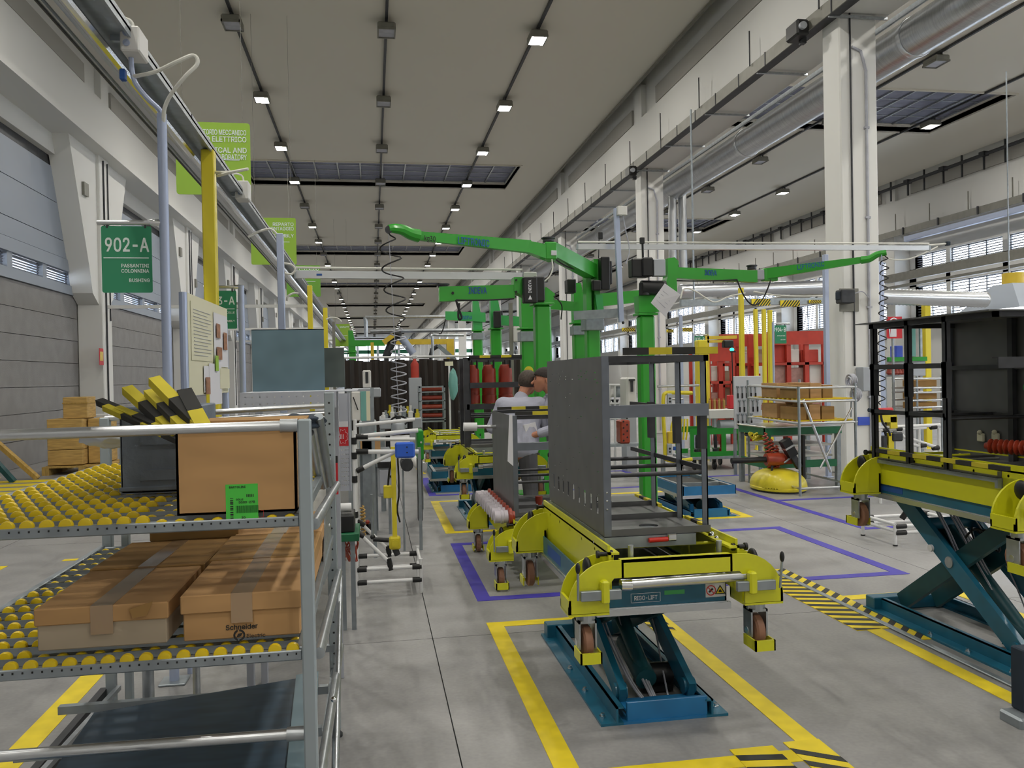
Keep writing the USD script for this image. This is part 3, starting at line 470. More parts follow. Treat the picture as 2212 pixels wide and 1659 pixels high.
# striped foam edge protectors leaning out of the box
def foam(i, label, a, b, w, n, start, cap=True):
    a, b = np.asarray(a), np.asarray(b); t = T('edge_protector', label, 'foam strip', tuple((a if a[2] < b[2] else b)-[0, 0, w/2])); d = (b-a)/n
    for k in range(n): t.p('yellow_band' if (k+start) % 2 else 'black_band', B().bar(a+d*k, a+d*(k+1), w, w*.8, up=(0, -.4, 1)), 'foamy' if (k+start) % 2 else 'foamk', smooth=False)
F = [('topmost striped foam strip, yellow end pointing up left', (333, 822, 2.62), (470, 948, 2.4), .034, 3, 1), ('black foam strip with a yellow tip, second from the left', (275, 842, 2.72), (425, 965, 2.45), .032, 4, 1), ('foam strip with a black middle, lying just above the rail', (228, 880, 2.74), (400, 945, 2.47), .022, 4, 1), ('lowest foam strip with a pointed yellow and black end', (215, 868, 2.8), (380, 925, 2.5), .024, 4, 0), ('short black foam strip, rightmost of the bunch', (398, 850, 2.58), (447, 930, 2.42), .042, 2, 0), ('foam strip with a yellow knuckle in the middle of the bunch', (320, 848, 2.66), (440, 955, 2.38), .026, 4, 1)]
for i, (lb, a, b, w, n, s) in enumerate(F): foam(i, lb, at(a[0], a[1], y=a[2]), at(b[0], b[1]+12, y=b[2]), w, n, s)
single('plastic_bag', 'crumpled clear plastic wrap behind the foam strips', 'plastic wrap', B().tm((lambda m: (m.vertices.__imul__([.14, .05, .035]), m.vertices.__iadd__(np.c_[np.zeros((len(m.vertices), 2)), .02*meshkit.noise(m.vertices*40)]), m.vertices.__iadd__([-.93, 3.3, 1.435]), m)[-1])(trimesh.creation.icosphere(3, 1.0))), 'alu')
g = T('pipe_bundle', 'grey foam-sleeved tubes leaning in the rear corner of the rack', 'tubes', (-.25, 3.3, 1.3))
for i, (p, q) in enumerate([((672, 905), (700, 1050)), ((688, 900), (712, 1045)), ((668, 935), (690, 1050))]): g.p('tube', B().tube([at(*p, y=3.0), at(*q, y=3.25)], .017, 12), 'rail' if i % 2 else 'galv')
m = trimesh.creation.icosphere(3, 1.0); v = m.vertices*[.075, .08, .03]*(1+.5*(meshkit.noise(m.vertices*2.1, 3)[:, None]-.5)); p0 = at(655, 912, y=3.05); single('work_glove', 'crumpled navy cloth thrown over the corner of the rack', 'cloth', B().add(v+p0, m.faces), 'navy')
# lidded archive boxes on the lower deck
def lidbox(label, x0, x1, y0, y1, z0, z1, lid, body, lidm, lo=.006, rot=0, tape=True):
    t = T('lidded_box', label, 'cardboard box', ((x0+x1)/2, (y0+y1)/2, z0)); c = ((x0+x1)/2, (y0+y1)/2, 0); mr = rota([0, 0, 1], rot, c)
    t.p('body', B().cbox(x0, x1, y0, y1, z0, z1-.01, .003).tf(mr), body, smooth=False)
    lp = t.p('lid', B().cbox(x0-lo, x1+lo, y0-lo, y1+lo, z1-lid, z1, .003).tf(mr), lidm, smooth=False)
    if tape: t.p('tape', B().box((x0+x1)/2-.028, (x0+x1)/2+.028, y0-lo-.0008, y1+lo, z1, z1+.0008).box((x0+x1)/2-.028, (x0+x1)/2+.028, y0-lo-.0008, y0-lo, z1-lid-.03, z1).tf(mr), 'tape', smooth=False, under=lp)
    return t, mr
zd = .953
xa, xb = at(82, 1434, y=2.36)[0], at(362, 1434, y=2.36)[0]; xc, xd = at(398, 1434, y=2.36)[0], -.21
ztop = at(75, 1316, y=2.36)[2]
t, mr = lidbox('pale lidded cardboard box with a torn flap, front left on the lower deck', xa, xb, 2.36, 2.79, zd, ztop, .045, 'cardp', 'card', rot=.0)
t.p('torn_flap', B().prism([(xb-.09, ztop-.012), (xb-.03, ztop+.006), (xb-.045, ztop-.03), (xb-.08, ztop-.036)], 'y', 2.344, 2.348), 'card2')
t, mr = lidbox('brown lidded box with black company lettering on the lower deck', xc, xd, 2.36, 2.79, zd, ztop+.012, .05, 'card', 'card')
g = B(); yy = 2.3592; g.text('Schneider', .0128, at(487, 1362, y=yy)+[0, 0, .001], ex, ez, .0006, maxw=.117); g.text('Electric', .0105, at(532, 1378, y=yy), ex, ez, .0006, bold=False, maxw=.062); g.text('IMB S40', .0118, at(589, 1420, y=yy), ex, ez, .0006, maxw=.07); t.p('lettering', g, 'ink', smooth=False, label='black print on the box front')
c = at(517, 1372, y=yy); ring = Point(0, 0).buffer(.0155, 12).difference(Point(0, 0).buffer(.0105, 12)).difference(sbox(-.004, -.02, .0, .02)); g = B().prism(ring, 'y', -.0006, 0).prism([(-.008, -.006), (.004, -.003), (.009, .006), (-.003, .004)], 'y', -.0006, 0); t.p('emblem', g.move(c), 'ink', smooth=False)
lidbox('second lidded box in the left file, behind the pale one', xa-.0, xb+.012, 2.81, 3.23, zd, ztop+.004, .05, 'card2', 'card2', rot=-.02); lidbox('third box in the left file, tilted, with a slot in its lid', xa+.05, xb+.03, 3.27, 3.7, zd, ztop+.05, .05, 'card', 'card2', rot=.06, tape=False)
lidbox('second box in the right file with shiny tape along its lid', xc-.01, xd, 2.815, 3.23, zd, ztop+.012, .05, 'card', 'card2'); lidbox('last box in the right file, under the upper deck', xc-.0, xd, 3.26, 3.75, zd, ztop+.01, .05, 'card', 'card')
# ================================================================ LIFT ROWS: scissor lifts, yellow trolleys and steel frames
def scissor(label, xc, y0, h, L=1.42, wd=.63, hoses=True, low=False, col=('teal', 'tealb')):
    """scissor lift table: base frame on the floor, crossing arms, platform with its skirt at height h (platform top)"""
    x0, x1, y1 = xc-wd/2, xc+wd/2, y0+L; c0, c1 = col
    t = T('scissor_lift', label, 'lift table', (xc, (y0+y1)/2, 0))
    t.p('base_channel', B().box(x0, x0+.11, y0, y1, 0, .012).box(x0+.075, x0+.085, y0, y1, .012, .085).box(x0+.075, x0+.11, y0, y1, .077, .085), c0, smooth=False); t.p('base_channel', B().box(x1-.11, x1, y0, y1, 0, .012).box(x1-.085, x1-.075, y0, y1, .012, .085).box(x1-.11, x1-.075, y0, y1, .077, .085), c0, smooth=False)
    t.p('base_crossmember', B().cbox(x0+.13, x1-.1, y0+.01, y0+.03, .005, .1, .003).box(x0+.11, x1-.11, y0, y0+.2, 0, .012).box(x0+.13, x1-.1, y0+.03, y0+.16, .05, .06), c1, smooth=False); t.p('base_crossmember', B().cbox(x0+.02, x1-.02, y1-.1, y1, .0, .09, .005), c0, smooth=False)
    g = B()
    for x in (x0+.03, x1-.03):
        for y in (y0+.08, y0+.42, y0+.75): g.lathe((x, y, .012), (0, 0, 1), [(.016, 0), (.016, .008), (.01, .009), (.01, .02)], 8)
    t.p('anchor_bolt', g, 'chrome')
    zt = h-.1; ya, yb = y0+.16, y1-.2
    for s, x in ((1, x0+.14), (1, x1-.14), (-1, x0+.19), (-1, x1-.19)):
        a, b = ((ya, .1), (yb, zt)) if s > 0 else ((yb, .1), (ya, zt))
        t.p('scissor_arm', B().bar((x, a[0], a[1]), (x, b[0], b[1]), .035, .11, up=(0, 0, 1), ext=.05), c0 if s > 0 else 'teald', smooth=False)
        if s > 0: t.p('arm_roller', B().cyl((x-.03, a[0], a[1]), (x+.03, a[0], a[1]), .04), c0); t.p('pivot_boss', B().cyl((x-.025, (ya+yb)/2, (zt+.1)/2), (x+.025, (ya+yb)/2, (zt+.1)/2), .035), 'galv')
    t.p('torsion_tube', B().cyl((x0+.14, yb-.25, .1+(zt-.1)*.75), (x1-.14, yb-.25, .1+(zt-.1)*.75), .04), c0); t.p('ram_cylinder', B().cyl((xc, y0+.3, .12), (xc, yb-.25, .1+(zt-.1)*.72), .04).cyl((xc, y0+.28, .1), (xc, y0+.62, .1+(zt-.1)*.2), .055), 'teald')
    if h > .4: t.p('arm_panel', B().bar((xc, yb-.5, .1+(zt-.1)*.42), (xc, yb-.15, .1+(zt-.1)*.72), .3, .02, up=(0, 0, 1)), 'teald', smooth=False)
    e = .008
    t.p('platform_skirt', B().box(x0, x1, y0, y0+e, zt, h).box(x0, x1, y1-e, y1, zt, h).box(x0, x0+e, y0, y1, zt, h).box(x1-e, x1, y0, y1, zt, h), c0, smooth=False)
    t.p('platform_deck', B().box(x0+e, x1-e, y0+e, y1-e, h-.05, h-.04), 'hblack', smooth=False); t.p('deck_rail', B().box(x0+.03, x0+.07, y0+.02, y1-.02, h-.04, h+.0).box(x1-.07, x1-.03, y0+.02, y1-.02, h-.04, h).box(x0+.07, x1-.07, y0+.3, y0+.34, h-.04, h), 'rail', smooth=False)
    t.p('toe_guard', B().box(x0-.015, x1+.015, y0-.02, y0-.008, zt-.035, zt-.005).box(x0-.02, x0-.008, y0, y1, zt-.035, zt-.005).box(x1+.008, x1+.02, y0, y1, zt-.035, zt-.005).box(x0-.015, x1+.015, y1+.008, y1+.02, zt-.035, zt-.005).box(x0-.008, x0, y0, y1, zt-.02, zt).box(x0, x1, y0-.008, y0, zt-.02, zt), 'alu', smooth=False)
    if hoses:
        for k, (dx, r) in enumerate([(-.1, .006), (-.085, .006), (-.02, .007), (.0, .007), (.015, .006), (.12, .005)]):
            t.p('hydraulic_hose', B().tube(spline([(xc+dx*.5, y0+.1, .03), (xc+dx, y0+.28+.02*k, .12), (xc+dx*1.3, y0+.62, .1+(zt-.1)*.42), (xc+dx*1.1+.02, y0+.85, .1+(zt-.1)*.72), (xc+dx, y0+1.0, zt-.02)], 5), r, 6), 'cableg')
        t.p('pump_motor', B().lathe((xc+.05, y0+.4, .08), (1, 0, 0), [(.02, 0), (.06, .01), (.06, .12), (.03, .13)], 14).box(xc-.0, xc+.16, y0+.33, y0+.5, .012, .04), 'black')
    return t
def sticker_front(t, x0, y, z0, z1, w):
    b = t.p('warning_sticker', B().box(x0, x0+w, y-.0012, y, z0, z1), 'paper', smooth=False); c = (z0+z1)/2; r = (z1-z0)*.38; u = x0+w*.27; v = x0+w*.73
    t.p('warning_triangle', B().prism(Polygon([(v-r*1.1, c-r*.8), (v+r*1.1, c-r*.8), (v, c+r)]), 'y', y-.002, y-.0012), 'line', smooth=False, under=b); tr = Polygon([(v-r*1.1, c-r*.8), (v+r*1.1, c-r*.8), (v, c+r)])
    t.p('warning_print', B().prism(tr.difference(tr.buffer(-r*.16)), 'y', y-.0026, y-.002).prism(Polygon([(v-r*.35, c-r*.45), (v+r*.4, c-r*.45), (v+r*.1, c+.1*r), (v-.2*r, c)]), 'y', y-.0026, y-.002).prism(affinity.rotate(sbox(u-r*.5, c-r*.18, u+r*.5, c+r*.18), 40), 'y', y-.0026, y-.0012), 'ink', smooth=False, under=b)
    t.p('prohibition_ring', B().prism(Point(u, c).buffer(r, 12).difference(Point(u, c).buffer(r*.82, 12)).union(affinity.rotate(sbox(u-r, c-r*.08, u+r, c+r*.08), -45)), 'y', y-.003, y-.0026), 'redh', smooth=False, under=b)
A_ = scissor('teal scissor lift raised in the near yellow rectangle, under the big grey frame', 1.335, 3.79, .655)
sticker_front(A_, 1.545, 3.79, .575, .64, .1)
g = B(); g.text('RIGO-LIFT', .019, (1.19, 3.7895, .583), (1, 0, 0), (0, 0, 1), .0008, maxw=.115)
for a in ((1.175, 1.32, .571, .573), (1.175, 1.32, .613, .615)): g.box(a[0], a[1], 3.789, 3.79, a[2], a[3])
g.box(1.175, 1.177, 3.789, 3.79, .571, .615).box(1.318, 1.32, 3.789, 3.79, .571, .615); A_.p('plate_lettering', g, 'paper', smooth=False)
A_.p('blank_plate', B().box(1.34, 1.44, 3.789, 3.79, .6, .62), 'mint', smooth=False); A_.p('blue_tag', B().box(1.36, 1.41, 3.789, 3.79, .635, .65), 'inkblue', smooth=False); A_.p('side_tag', B().box(1.019, 1.02, 4.6, 4.95, .57, .63), 'inkblue', smooth=False)
R_ = scissor('teal scissor lift raised high on the right, its arms crossed like an X', 3.63, 3.9, .93); R_.p('round_badge', B().cyl((3.42, 4.75, .52), (3.436, 4.75, .52), .022), 'paper'); R_.p('foil_tag', B().box(3.313, 3.315, 4.86, 5.2, .845, .9), 'inkblue', smooth=False)
R_.p('spare_cable', B().tube([(3.5+.04*math.sin(a)+.01*a, 4.45+.08*math.cos(a), .62+.06*math.sin(a*1.3)) for a in np.linspace(0, 12, 40)], .007, 6), 'cable')
scissor('second scissor lift of the left row, behind the two men', 1.335, 9.2, .655, hoses=False); scissor('low blue-topped scissor lift behind the steel frame, at the foot of a green column', 3.74, 9.0, .36, hoses=False, L=1.25, col=('tealb', 'tealb')); scissor('low scissor lift in the farthest yellow rectangle', 1.3, 14.7, .36, hoses=False); scissor('teal lift with a white tube lying on it, beyond the second blue rectangle', 1.15, 12.0, .3, hoses=False, L=1.0, wd=.7)
def trolley(label, xc, yf, zb, L=1.57, W=1.035, lever=True):
    """yellow trolley on four caster legs; zb = height of the wheels' undersides"""
    x0, x1, y1 = xc-W/2, xc+W/2, yf+L; t = T('trolley', label, 'trolley', (xc, yf+L/2, zb))
    lw, ld, lt = .19, .17, .012
    def cheek(s):  # front view of a leg plate: straight outside, quarter arc over to the cross bar
        R = .2; xs = x0 if s > 0 else x1; arc = [(xs+s*(R-R*math.cos(a)), zb+.27+R*math.sin(a)) for a in np.linspace(0, PI/2, 9)]
        return Polygon([(xs+s*lw, zb+.235), (xs, zb+.235)]+arc+[(xs+s*.26, zb+.47), (xs+s*.26, zb+.39), (xs+s*.215, zb+.39), (xs+s*lw, zb+.36)])
    for yy, fs in ((yf, 1), (y1, -1)):
        for s in (1, -1):
            xs = x0 if s > 0 else x1; xa, xb = sorted((xs, xs+s*lw))
            lp = t.p('leg', B().prism(cheek(s), 'y', yy, yy+fs*lt).prism(cheek(s), 'y', yy+fs*(ld-lt), yy+fs*ld).box(xa, xb, *sorted((yy, yy+fs*ld)), zb+.225, zb+.237).box(*sorted((xs, xs+s*lt)), *sorted((yy, yy+fs*ld)), zb+.235, zb+.3).box(*sorted((xs+s*(lw-lt), xs+s*lw)), *sorted((yy+fs*.03, yy+fs*ld)), zb+.235, zb+.36), 'lime', smooth=False)
            cx, cy = xs+s*lw*.52, yy+fs*ld*.5
            t.p('wheel_fork', B().cyl((cx, cy, zb+.185), (cx, cy, zb+.225), .045).box(cx-.042, cx-.034, cy-.04, cy+.045, zb+.06, zb+.19).box(cx+.034, cx+.042, cy-.04, cy+.045, zb+.06, zb+.19).box(cx-.042, cx+.042, cy-.04, cy+.045, zb+.178, zb+.19), 'galv', smooth=False, under=lp); t.p('caster_wheel', B().lathe((cx-.024, cy+.01, zb+.08), (1, 0, 0), [(.03, 0), (.07, .002), (.08, .01), (.08, .038), (.07, .046), (.03, .048)], 20), 'amber', under=lp)
            t.p('wheel_hub', B().cyl((cx-.044, cy+.01, zb+.08), (cx+.044, cy+.01, zb+.08), .018), 'chrome', under=lp)
            f = -fs; gx = .05; t.p('foot_guard', B().box(cx-gx, cx+gx, *sorted((cy+f*.1, cy+f*.09)), zb+.01, zb+.06).box(cx-gx, cx-gx+.007, *sorted((cy+f*.1, cy-f*.03)), zb+.01, zb+.06).box(cx+gx-.007, cx+gx, *sorted((cy+f*.1, cy-f*.03)), zb+.01, zb+.06), 'lime', smooth=False, under=lp)
            t.p('knob', B().ball((xs+s*.11, yy+fs*ld*.5, zb+.425), (.02, .045, .05)), 'black', under=lp); t.p('pull_handle', B().lathe((xs+s*.15, yy+fs*.06, zb+.49), (s, 0, 0), [(.018, 0), (.018, .012), (.011, .014), (.011, .06), (.018, .062), (.018, .075)], 12), 'black', under=lp)
            if lever and fs > 0:
                lx = xs+s*.06; t.p('lock_bar', B().cbox(*sorted((xs+s*.05, xs+s*.24)), yf-.032, yf-.008, zb+.3, zb+.345, .003), 'rail', under=lp); t.p('lock_bracket', B().cbox(*sorted((xs+s*.145, xs+s*.182)), yf-.045, yf, zb+.285, zb+.39, .008), 'lime', under=lp)
                lv = (xs+s*.035); t.p('lever', B().tube([(lv, yf-.04, zb+.31), (lv+(.0 if s > 0 else .01), yf-.045, zb+.44)], .006, 8), 'rail', under=lp); t.p('lever_knob', B().ball((lv+(.0 if s > 0 else .01), yf-.045, zb+.455), (.011, .011, .026)), 'black', under=lp)
    t.p('cross_beam', B().box(x0+.25, x1-.25, yf, yf+lt, zb+.39, zb+.47).box(x0+.25, x1-.25, yf, yf+.05, zb+.458, zb+.47), 'lime', smooth=False); t.p('cross_beam', B().box(x0+.25, x1-.25, y1-lt, y1, zb+.39, zb+.47), 'lime', smooth=False)
    for s, xs in ((1, x0), (-1, x1)):
        xi = xs+s*.2; t.p('side_beam', B().box(*sorted((xi, xi+s*.012)), yf+.03, y1-.03, zb+.29, zb+.5).box(*sorted((xi, xi+s*.05)), yf+.03, y1-.03, zb+.49, zb+.5).box(*sorted((xi+s*.0, xi+s*.012)), yf+.05, y1-.05, zb+.5, zb+.53), 'lime', smooth=False)
    t.p('lock_tube', B().cyl((x0+.27, yf+.02, zb+.352), (x1-.18, yf+.02, zb+.362), .024), 'alu'); t.p('tube_end', B().cyl((x0+.25, yf+.02, zb+.352), (x0+.3, yf+.02, zb+.352), .028), 'chrome')
    for k in range(5): y = yf+.28+k*.26; t.p('cross_rod', B().cyl((x0+.2, y, zb+.47), (x1-.2, y, zb+.47), .008), 'alu' if k % 2 else 'lime')
    for x in (x0+.32, x1-.28): t.p('stop_pin', B().cyl((x, yf+.08, zb+.38), (x, yf+.08, zb+.52), .014), 'galv')
    for x in (x0+.22, x1-.22): t.p('ball_roller', B().ball((x, yf+.3, zb+.5), .022).ball((x, yf+.24, zb+.495), .016), 'chrome')
    return t
TA = trolley('yellow trolley lifted on the near scissor lift, carrying the big grey frame', 1.367, 3.68, .33); trolley('yellow trolley standing on the floor in the blue rectangle, carrying insulators', 1.367, 6.34, .005)
trolley('third yellow trolley in the left row, raised behind the men', 1.367, 8.93, .33); trolley('yellow trolley raised high on the right scissor lift', 3.62, 3.66, .6); trolley('farthest yellow trolley, on the low lift beyond the second blue rectangle', 1.33, 14.5, .18)
def hazard_bar(t, a, b, n, r=.018, start=1, m=('foamy', 'foamk')):
    a, b = np.asarray(a, float), np.asarray(b, float); d = (b-a)/n
    for k in range(n): t.p('yellow_sleeve' if (k+start) % 2 else 'black_sleeve', B().bar(a+d*k, a+d*(k+1), r*2, r*1.7, up=(0, 0, 1)), m[0] if (k+start) % 2 else m[1], smooth=False)
def frame(label, x0, x1, y0, y1, zb, zt, side, posts, dark=False, slots=True, panel=True):
    """bare steel switchgear frame: slotted side sheet, base pans, posts, beams and rods"""
    t = T('steel_frame', label, 'steel frame', ((x0+x1)/2, (y0+y1)/2, zb)); pm = 'sheet'; bm = 'darkbar' if dark else 'steel2'
    xp, xq = (x0, x1) if side < 0 else (x1, x0); s = 1 if side < 0 else -1
    if panel:
        pl = sbox(y0, zb, y1, zt); h = zt-zb; r2 = random.Random(5); cut = []
        if slots:
            for i in range(46): u, v = r2.uniform(.05, .93), r2.uniform(.18, .95); cut.append(sbox(y0+u*(y1-y0), zb+v*h, y0+u*(y1-y0)+.03, zb+v*h+.004))
            for i in range(6): cut.append(sbox(y0+.1+i*.16, zb+h*.87, y0+.14+i*.16, zb+h*.87+.004))
            for i in range(9): cut.append(Polygon([(y0+.1+i*.125, zb+.1), (y0+.125+i*.125, zb+.1), (y0+.125+i*.125, zb+.17), (y0+.1+i*.125, zb+.17)]).buffer(.006, 2))
            pl = pl.difference(unary_union(cut))
        t.p('side_sheet', B().prism(pl, 'x', xp-.002, xp+.002), pm, smooth=False, label='slotted grey steel sheet'); t.p('sheet_flange', B().box(xp, xp+s*.035, y0-.002, y0+.004, zb, zt).box(xp, xp+s*.035, y1-.004, y1+.002, zb, zt), 'steel2', smooth=False)
        t.p('corner_post', B().box(*sorted((xp+s*.005, xp+s*.04)), y0+.01, y0+.05, zb+.01, zt-.03), 'steel2', smooth=False)
    n = 3; py = (y1-y0)/n
    for k in range(n):
        pl = sbox(x0+.005, y0+k*py+.008, x1, y0+(k+1)*py-.008)
        if k != 1: pl = pl.difference(Point((x0+x1)/2+.02, y0+(k+.5)*py).buffer(.05, 10))
        t.p('base_pan', B().prism(pl, 'z', zb-.004, zb+.004).box(x0+.01, x1, y0+k*py+.006, y0+k*py+.012, zb, zb+.03), 'sheet', smooth=False)
    t.p('base_angle', B().box(x0, x1-.08, y0-.002, y0+.02, zb-.06, zb-.006).box(x0, x1-.08, y0+.02, y1, zb-.03, zb-.006), 'rail', smooth=False)
    for y in posts: t.p('post', B().box(*sorted((xq, xq-s*.03)), y-.018, y-.012, zb, zt).box(*sorted((xq, xq-s*.006)), y-.018, y+.018, zb, zt), bm, smooth=False); t.p('post_bracket', B().box(*sorted((xq, xq-s*.035)), y-.02, y+.025, zb+.5*(zt-zb)-.03, zb+.5*(zt-zb)+.18), 'darkbar', smooth=False)
    zm = zb+.69*(zt-zb)
    t.p('cross_beam', B().box(x0+.02, x1, y0+.005, y0+.012, zm-.03, zm+.03).box(x0+.02, x1, y0+.012, y0+.05, zm+.024, zm+.03), bm, smooth=False)
    for y in posts: t.p('tie_rod', B().cyl((x0, y, zb+.33*(zt-zb)), (x1, y, zb+.33*(zt-zb)), .011), 'darkbar')
    t.p('long_bar', B().box(*sorted((xq, xq-s*.01)), posts[0], y1, zm-.025, zm+.005).box(*sorted((xq, xq-s*.01)), posts[0], y1, zb+.35*(zt-zb)-.012, zb+.35*(zt-zb)+.012), 'darkbar', smooth=False)
    t.p('top_rim', B().box(x0, x1, y0, y0+.025, zt-.03, zt).box(x0, x1, y1-.025, y1, zt-.03, zt).box(*sorted((xq, xq-s*.025)), y0, y1, zt-.03, zt), 'darkbar', smooth=False); return t
f1 = frame('big grey slotted sheet-steel frame on the near trolley', 1.083, 1.625, 3.9, 5.16, .868, 1.735, -1, (3.95, 4.3, 4.72))
hazard_bar(f1, (1.2, 3.91, 1.757), (1.675, 3.92, 1.757), 4, .02, 0); hazard_bar(f1, (1.645, 4.7, .873), (1.645, 5.15, .873), 5, .012); hazard_bar(f1, (1.645, 4.02, .873), (1.645, 4.28, .873), 3, .012)
f1.p('toggle_clamp', B().cyl((1.3, 3.885, .842), (1.395, 3.885, .844), .012, n=12), 'redh', label='red clamp handle'); f1.p('clamp_body', B().cbox(1.395, 1.44, 3.875, 3.9, .835, .868, .004), 'chrome')
f1.p('bolt', B().ball((1.098, 3.897, 1.0), .006, 1).ball((1.098, 3.897, 1.04), .006, 1).ball((1.098, 3.897, 1.08), .006, 1), 'chrome')
f2 = frame('smaller grey frame with a hanging paper sheet, on the trolley in the blue rectangle', 1.075, 1.62, 6.5, 7.62, .54, 1.335, -1, (6.55, 7.0, 7.4), slots=False)
hazard_bar(f2, (1.1, 6.5, 1.352), (1.64, 6.5, 1.352), 4, .016, 0); hazard_bar(f2, (1.12, 7.6, 1.352), (1.64, 7.6, 1.352), 4, .016, 0)
single('paper_sheet', 'long white paper sheet hanging on the front corner of the smaller frame', 'paper', B().add([(1.03, 6.494, .98), (1.075, 6.49, .94), (1.075, 6.49, 1.345), (1.05, 6.494, 1.345), (1.03, 6.4955, .98), (1.075, 6.4915, .94), (1.075, 6.4915, 1.345), (1.05, 6.4955, 1.345)], _CF[:, ::-1]), 'paper', smooth=False)
f3 = frame('dark frame with tall red bushings behind the men', 1.05, 1.66, 9.3, 10.5, .86, 1.86, 1, (9.4, 9.9, 10.3), dark=True, slots=False, panel=False); hazard_bar(f3, (1.06, 9.3, 1.87), (1.66, 9.3, 1.87), 5, .016, 0)
f3.p('left_posts', B().box(1.0, 1.06, 9.3, 9.36, .86, 1.86).box(1.0, 1.05, 9.75, 9.8, .86, 1.86).box(1.03, 1.66, 9.3, 9.33, 1.28, 1.34), 'darkbar', smooth=False)
f4 = frame('dark frame with rear plate on the raised right trolley', 3.27, 3.89, 3.98, 5.13, 1.06, 1.945, 1, (4.39, 4.74, 5.1), dark=True, slots=False); f4.p('top_plate', B().box(3.2, 3.93, 3.94, 5.18, 1.945, 1.952), 'sheet', smooth=False)
f4.p('rear_bar', B().box(3.85, 3.88, 4.55, 4.59, 1.06, 1.945).box(3.86, 3.88, 3.98, 5.13, 1.63, 1.66).box(3.86, 3.88, 3.98, 5.13, 1.34, 1.36), 'darkbar', smooth=False)
hz = T('edge_protector', 'black and yellow foam strip along the edge of the raised right trolley', 'foam strip', (3.22, 4.4, 1.1)); hazard_bar(hz, (3.235, 5.0, 1.118), (3.235, 3.86, 1.118), 9, .014, 0)
ins = T('insulator', 'red ribbed insulator lying in the raised dark frame', 'insulator', (3.65, 4.4, 1.12)); ins.p('ribbed_body', B().lathe((3.66, 4.55, 1.17), (.45, -1, 0), [(.02, 0)]+[(r, .02+.03*k+d) for k in range(9) for r, d in ((.025, 0), (.045, .01), (.045, .016), (.025, .026))]+[(.02, .31)], 14), 'orange')
single('bulb', 'small pale green bulb fixed on the rear plate of the dark frame', 'lamp', B().ball((3.875, 4.46, 1.52), (.018, .03, .03)), 'mint')
for i, (y, z) in enumerate([(4.86, 1.2), (4.73, 1.21)]): single('terminal_block', ['white fitting on the rear plate, left of the other', 'larger white fitting on the rear plate beside the post'][i], 'fitting', B().cbox(3.868, 3.889, y-.03, y+.03, z-.035, z+.02, .006).ball((3.87, y, z+.025), .016, 1), 'cream')
# red bushings in the third frame, insulators in a row on the second trolley
for i, x in enumerate((1.12, 1.31, 1.5)):
    t = T('bushing', ['left', 'middle', 'right'][i]+' tall red-brown bushing standing in the dark frame behind the men', 'bushing', (x, 9.45, 1.34), group='red bushings'); t.p('body', B().lathe((x, 9.5, 1.341), (0, 0, 1), [(.085, 0), (.085, .09), (.08, .1), (.082, .11), (.078, .38), (.06, .43), (.05, .44)], 18), 'dred'); t.p('stem', B().cyl((x, 9.5, 1.78), (x, 9.5, 1.85), .012).cyl((x+.05, 9.45, 1.74), (x+.05, 9.45, 1.83), .012), 'black')
for i in range(9):
    y = 6.45+.145*i; t = T('insulator', f"white insulator with a red rim, number {'one two three four five six seven eight nine'.split()[i]} from the front of its row", 'insulator', (.98, y, .5), group='row of insulators'); a = (.905, y, .555); t.p('white_body', B().lathe(a, (1, 0, 0), [(.03, 0), (.05, .005), (.05, .05), (.056, .056), (.056, .075), (.05, .08), (.05, .11)], 14), 'bush'); t.p('red_rim', B().lathe((1.015, y, .555), (1, 0, 0), [(.045, 0), (.066, .008), (.066, .03), (.04, .04), (.04, .055)], 14), 'orange')
for i, (x, y, z) in enumerate([(1.3, 6.62, .547), (1.52, 6.7, .547)]): single('cable_clamp', ['dark red post standing on the pan of the smaller frame, left one', 'dark red post standing on the pan of the smaller frame, right one'][i], 'post', B().lathe((x, y, z), (0, 0, 1), [(.035, 0), (.03, .01), (.02, .05), (.03, .09), (.03, .13)], 12), 'dred')
t = T('roller_tube', 'white plastic roller tube sticking out left of the smaller frame', 'roller tube', (.9, 7.3, 1.2)); p0, p1, p2 = at(1001, 922, y=7.4), at(1030, 922, y=7.4), at(1110, 921, y=7.4); t.p('roller_sleeve', B().cyl(p0, p1, .038, n=18), 'pvc'); t.p('shaft', B().cyl(p1, p2, .016), 'alu')
